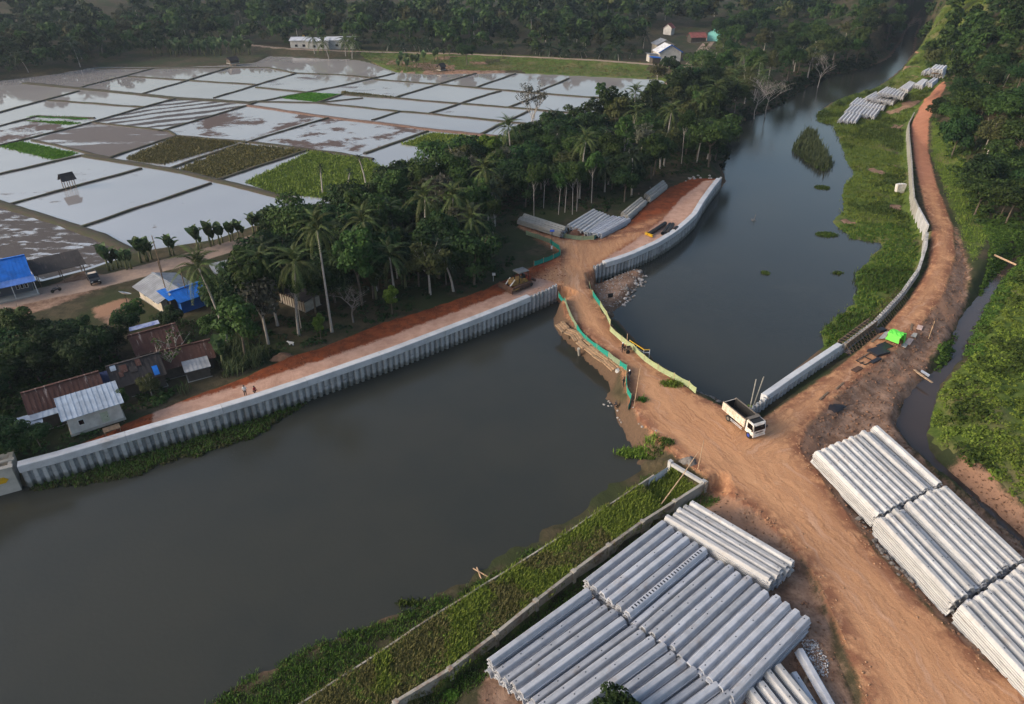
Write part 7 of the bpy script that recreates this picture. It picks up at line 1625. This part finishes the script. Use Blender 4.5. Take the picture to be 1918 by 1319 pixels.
# ---------------------------------------------------------------- people
M_SKIN = plain('skin', (.25, .14, .09), .7, .1, 3); M_SHIRT_W = plain('white_shirt', (.62, .61, .60), .9, .1, 3); M_SHIRT_D = plain('dark_shirt', (.022, .022, .028), .9, .1, 3); M_TROUS = plain('grey_trousers', (.11, .12, .15), .9, .1, 3); M_HELM = plain('white_helmet', (.78, .78, .78), .3, .05, 3); M_RED = plain('red_cloth', (.32, .02, .03), .9, .2, 3)
def person(loc, rz, label, shirt, trousers=None, helmet=False, pose='stand'):
    t = empty('person', loc, rz, label, 'person')
    J = {'pel': (0, 0, .92), 'chest': (0, 0, 1.3), 'neck': (0, 0, 1.47), 'head': (.02, 0, 1.6), 'crown': (.02, 0, 1.7)}
    st = .16 if pose == 'walk' else .03
    for s, n in ((1, 'l'), (-1, 'r')):
        J['sh' + n] = (0, .19 * s, 1.4); J['el' + n] = (.06 + st * s * .5, .25 * s, 1.14); J['ha' + n] = (.18 + st * s, .24 * s, .93); J['hip' + n] = (0, .1 * s, .88); J['kn' + n] = (.04 - st * s, .11 * s, .48); J['an' + n] = (-.02 - st * s * 1.6, .11 * s, .08); J['to' + n] = (.15 - st * s * 1.6, .12 * s, .04)
    if pose == 'squat':
        for k in J: J[k] = (J[k][0] + (.12 if J[k][2] > .9 else 0), J[k][1], J[k][2] - .5 if J[k][2] > .6 else J[k][2])
        for s, n in ((1, 'l'), (-1, 'r')): J['kn' + n] = (.32, .16 * s, .5); J['ha' + n] = (.5, .12 * s, .45)
    rad = {'pel': .15, 'chest': .17, 'neck': .06, 'head': .105, 'crown': .08, 'sh': .075, 'el': .05, 'ha': .045, 'hip': .1, 'kn': .07, 'an': .05, 'to': .045}
    E = [('pel', 'chest'), ('chest', 'neck'), ('neck', 'head'), ('head', 'crown')]
    for n in 'lr': E += [('chest', 'sh' + n), ('sh' + n, 'el' + n), ('el' + n, 'ha' + n), ('pel', 'hip' + n), ('hip' + n, 'kn' + n), ('kn' + n, 'an' + n), ('an' + n, 'to' + n)]
    ks = list(J); me = bpy.data.meshes.new('body'); me.from_pydata([J[k] for k in ks], [(ks.index(a), ks.index(b)) for a, b in E], []); ob = bpy.data.objects.new('tmp', me); col.objects.link(ob)
    md = ob.modifiers.new('s', 'SKIN'); ob.modifiers.new('b', 'SUBSURF').levels = 1
    for i, k in enumerate(ks): r = rad.get(k, rad.get(k[:-1], .06)); me.skin_vertices[0].data[i].radius = (r, r)
    me.skin_vertices[0].data[0].use_root = True
    dg = bpy.context.evaluated_depsgraph_get(); m2 = bpy.data.meshes.new_from_object(ob.evaluated_get(dg)); bpy.data.objects.remove(ob)
    for m in (shirt, trousers or M_TROUS, M_SKIN): m2.materials.append(m)
    lo = .92 if pose != 'squat' else .5; hi = J['neck'][2] + .03
    for p in m2.polygons:
        c = p.center; p.use_smooth = True; p.material_index = 2 if (c.z > hi or (abs(c.y) > .18 and c.z < lo + .2 and c.z > lo - .05) or c.z < .1) else (0 if c.z > lo else 1)
    m2.name = 'body'; link('body', m2, t)
    h = J['head']; mb = MB(); n = 10
    for k in range(5): a = R(90) * k / 4; mb.v += [(h[0] + .125 * math.cos(a) * math.cos(2 * math.pi * j / n), .115 * math.cos(a) * math.sin(2 * math.pi * j / n), h[2] + .03 + .13 * math.sin(a)) for j in range(n)]
    mb.f += [(k * n + j, k * n + (j + 1) % n, (k + 1) * n + (j + 1) % n, (k + 1) * n + j) for k in range(4) for j in range(n)]; mb.build('helmet' if helmet else 'hair', M_HELM if helmet else M_BLACK, t, True)
def pp(px, py, z): p = G(px, py, z); return (p[0], p[1], hz(p))
person(pp(460, 740, 3.0), R(-60), 'person in a white shirt standing on the pink strip by the wall cap', M_SHIRT_W, M_SHIRT_D)
person(pp(476, 735, 3.0), R(-20), 'person in red crouching beside the wall cap', M_RED, M_SHIRT_D, pose='squat')
person(pp(1165, 660, 2.8), R(-30), 'worker in black with a white helmet beside the handcart', M_SHIRT_D, M_SHIRT_D, True)
person(pp(1178, 712, 2.8), R(120), 'worker with a white helmet walking along the teal net', M_SHIRT_D, M_TROUS, True, 'walk')
person(pp(1168, 722, 2.6), R(150), 'person in black behind the teal net', M_SHIRT_D, M_SHIRT_D)
person(pp(1157, 744, 2.0), R(200), 'person in black crouching on the near causeway bank', M_SHIRT_D, M_SHIRT_D, False, 'squat')
ct = empty('handcart', pp(1174, 660, 2.8), R(15), 'rusty handcart standing on the causeway', 'cart')
for s in (-1, 1): MB().tube([(0, s * .4, .33), (0, s * .45, .33)], .33, 12).build('wheel', M_TYRE, ct); MB().bar((.5, s * .35, .6), (-1.3, s * .3, .85), .05).build('shaft', M_RUST, ct)
MB().box((.1, 0, .62), (1.1, .75, .06)).box((.1, .36, .78), (1.1, .04, .3)).box((.1, -.36, .78), (1.1, .04, .3)).box((.63, 0, .78), (.04, .75, .3)).build('tray', M_WOOD, ct)
dg_ = empty('dog', pp(546, 645, 2.7), R(170), 'white dog standing in the grass below the palms', 'dog')
me = bpy.data.meshes.new('body'); pts = [(0, 0, .42), (.28, 0, .43), (.42, 0, .55), (.55, 0, .62), (.68, 0, .6), (-.28, 0, .42), (-.45, 0, .58), (.26, .08, .2), (.27, .08, .02), (.26, -.08, .2), (.27, -.08, .02), (-.26, .08, .22), (-.3, .08, .02), (-.26, -.08, .22), (-.3, -.08, .02)]
me.from_pydata(pts, [(0, 1), (1, 2), (2, 3), (3, 4), (0, 5), (5, 6), (1, 7), (7, 8), (1, 9), (9, 10), (5, 11), (11, 12), (5, 13), (13, 14)], []); ob = bpy.data.objects.new('tmp', me); col.objects.link(ob); ob.modifiers.new('s', 'SKIN')
for i, r in enumerate((.13, .13, .08, .09, .045, .11, .025) + (.045, .03) * 4): me.skin_vertices[0].data[i].radius = (r, r)
me.skin_vertices[0].data[0].use_root = True
m2 = bpy.data.meshes.new_from_object(ob.evaluated_get(bpy.context.evaluated_depsgraph_get())); bpy.data.objects.remove(ob); m2.materials.append(M_SHIRT_W); m2.name = 'body'; link('body', m2, dg_)
# power line posts
for x, y, h, lab in ((304, 512, 7.5, 'wooden power pole beside the village road'), (317, 566, 8, 'dark pole in front of the grey gable roof'), (355, 570, 7, 'thin pole beside the blue annexe')): pole((x, y), h, 2.8, .1, lab, M_WOOD)
# dead branch in the upper river
mb = bare_mesh('branch', 3.2, None, 3, .9, 4, .07, .1); o = mb.build('dead_branch', M_TWIG); p = G(1405, 412, 0); o.location = (p[0], p[1], -.1); o.rotation_euler = (1.3, .2, .6); tag(o, 'dead branch sticking out of the upper river', 'branch')
# ---------------------------------------------------------------- air
m = bpy.data.materials.new('haze_air'); m.use_nodes = True; nt = m.node_tree; nt.nodes.remove(nt.nodes['Principled BSDF'])
pv = N(nt, 'ShaderNodeVolumePrincipled'); pv.inputs['Color'].default_value = (.66, .80, 1.0, 1); pv.inputs['Density'].default_value = .00012; pv.inputs['Anisotropy'].default_value = .2
nt.links.new(pv.outputs[0], nt.nodes['Material Output'].inputs['Volume'])
o = MB().box((20, 640, 44), (1300, 1340, 94)).build('haze', m); tag(o, 'thin pale evening haze over the valley', 'haze', kind='stuff')
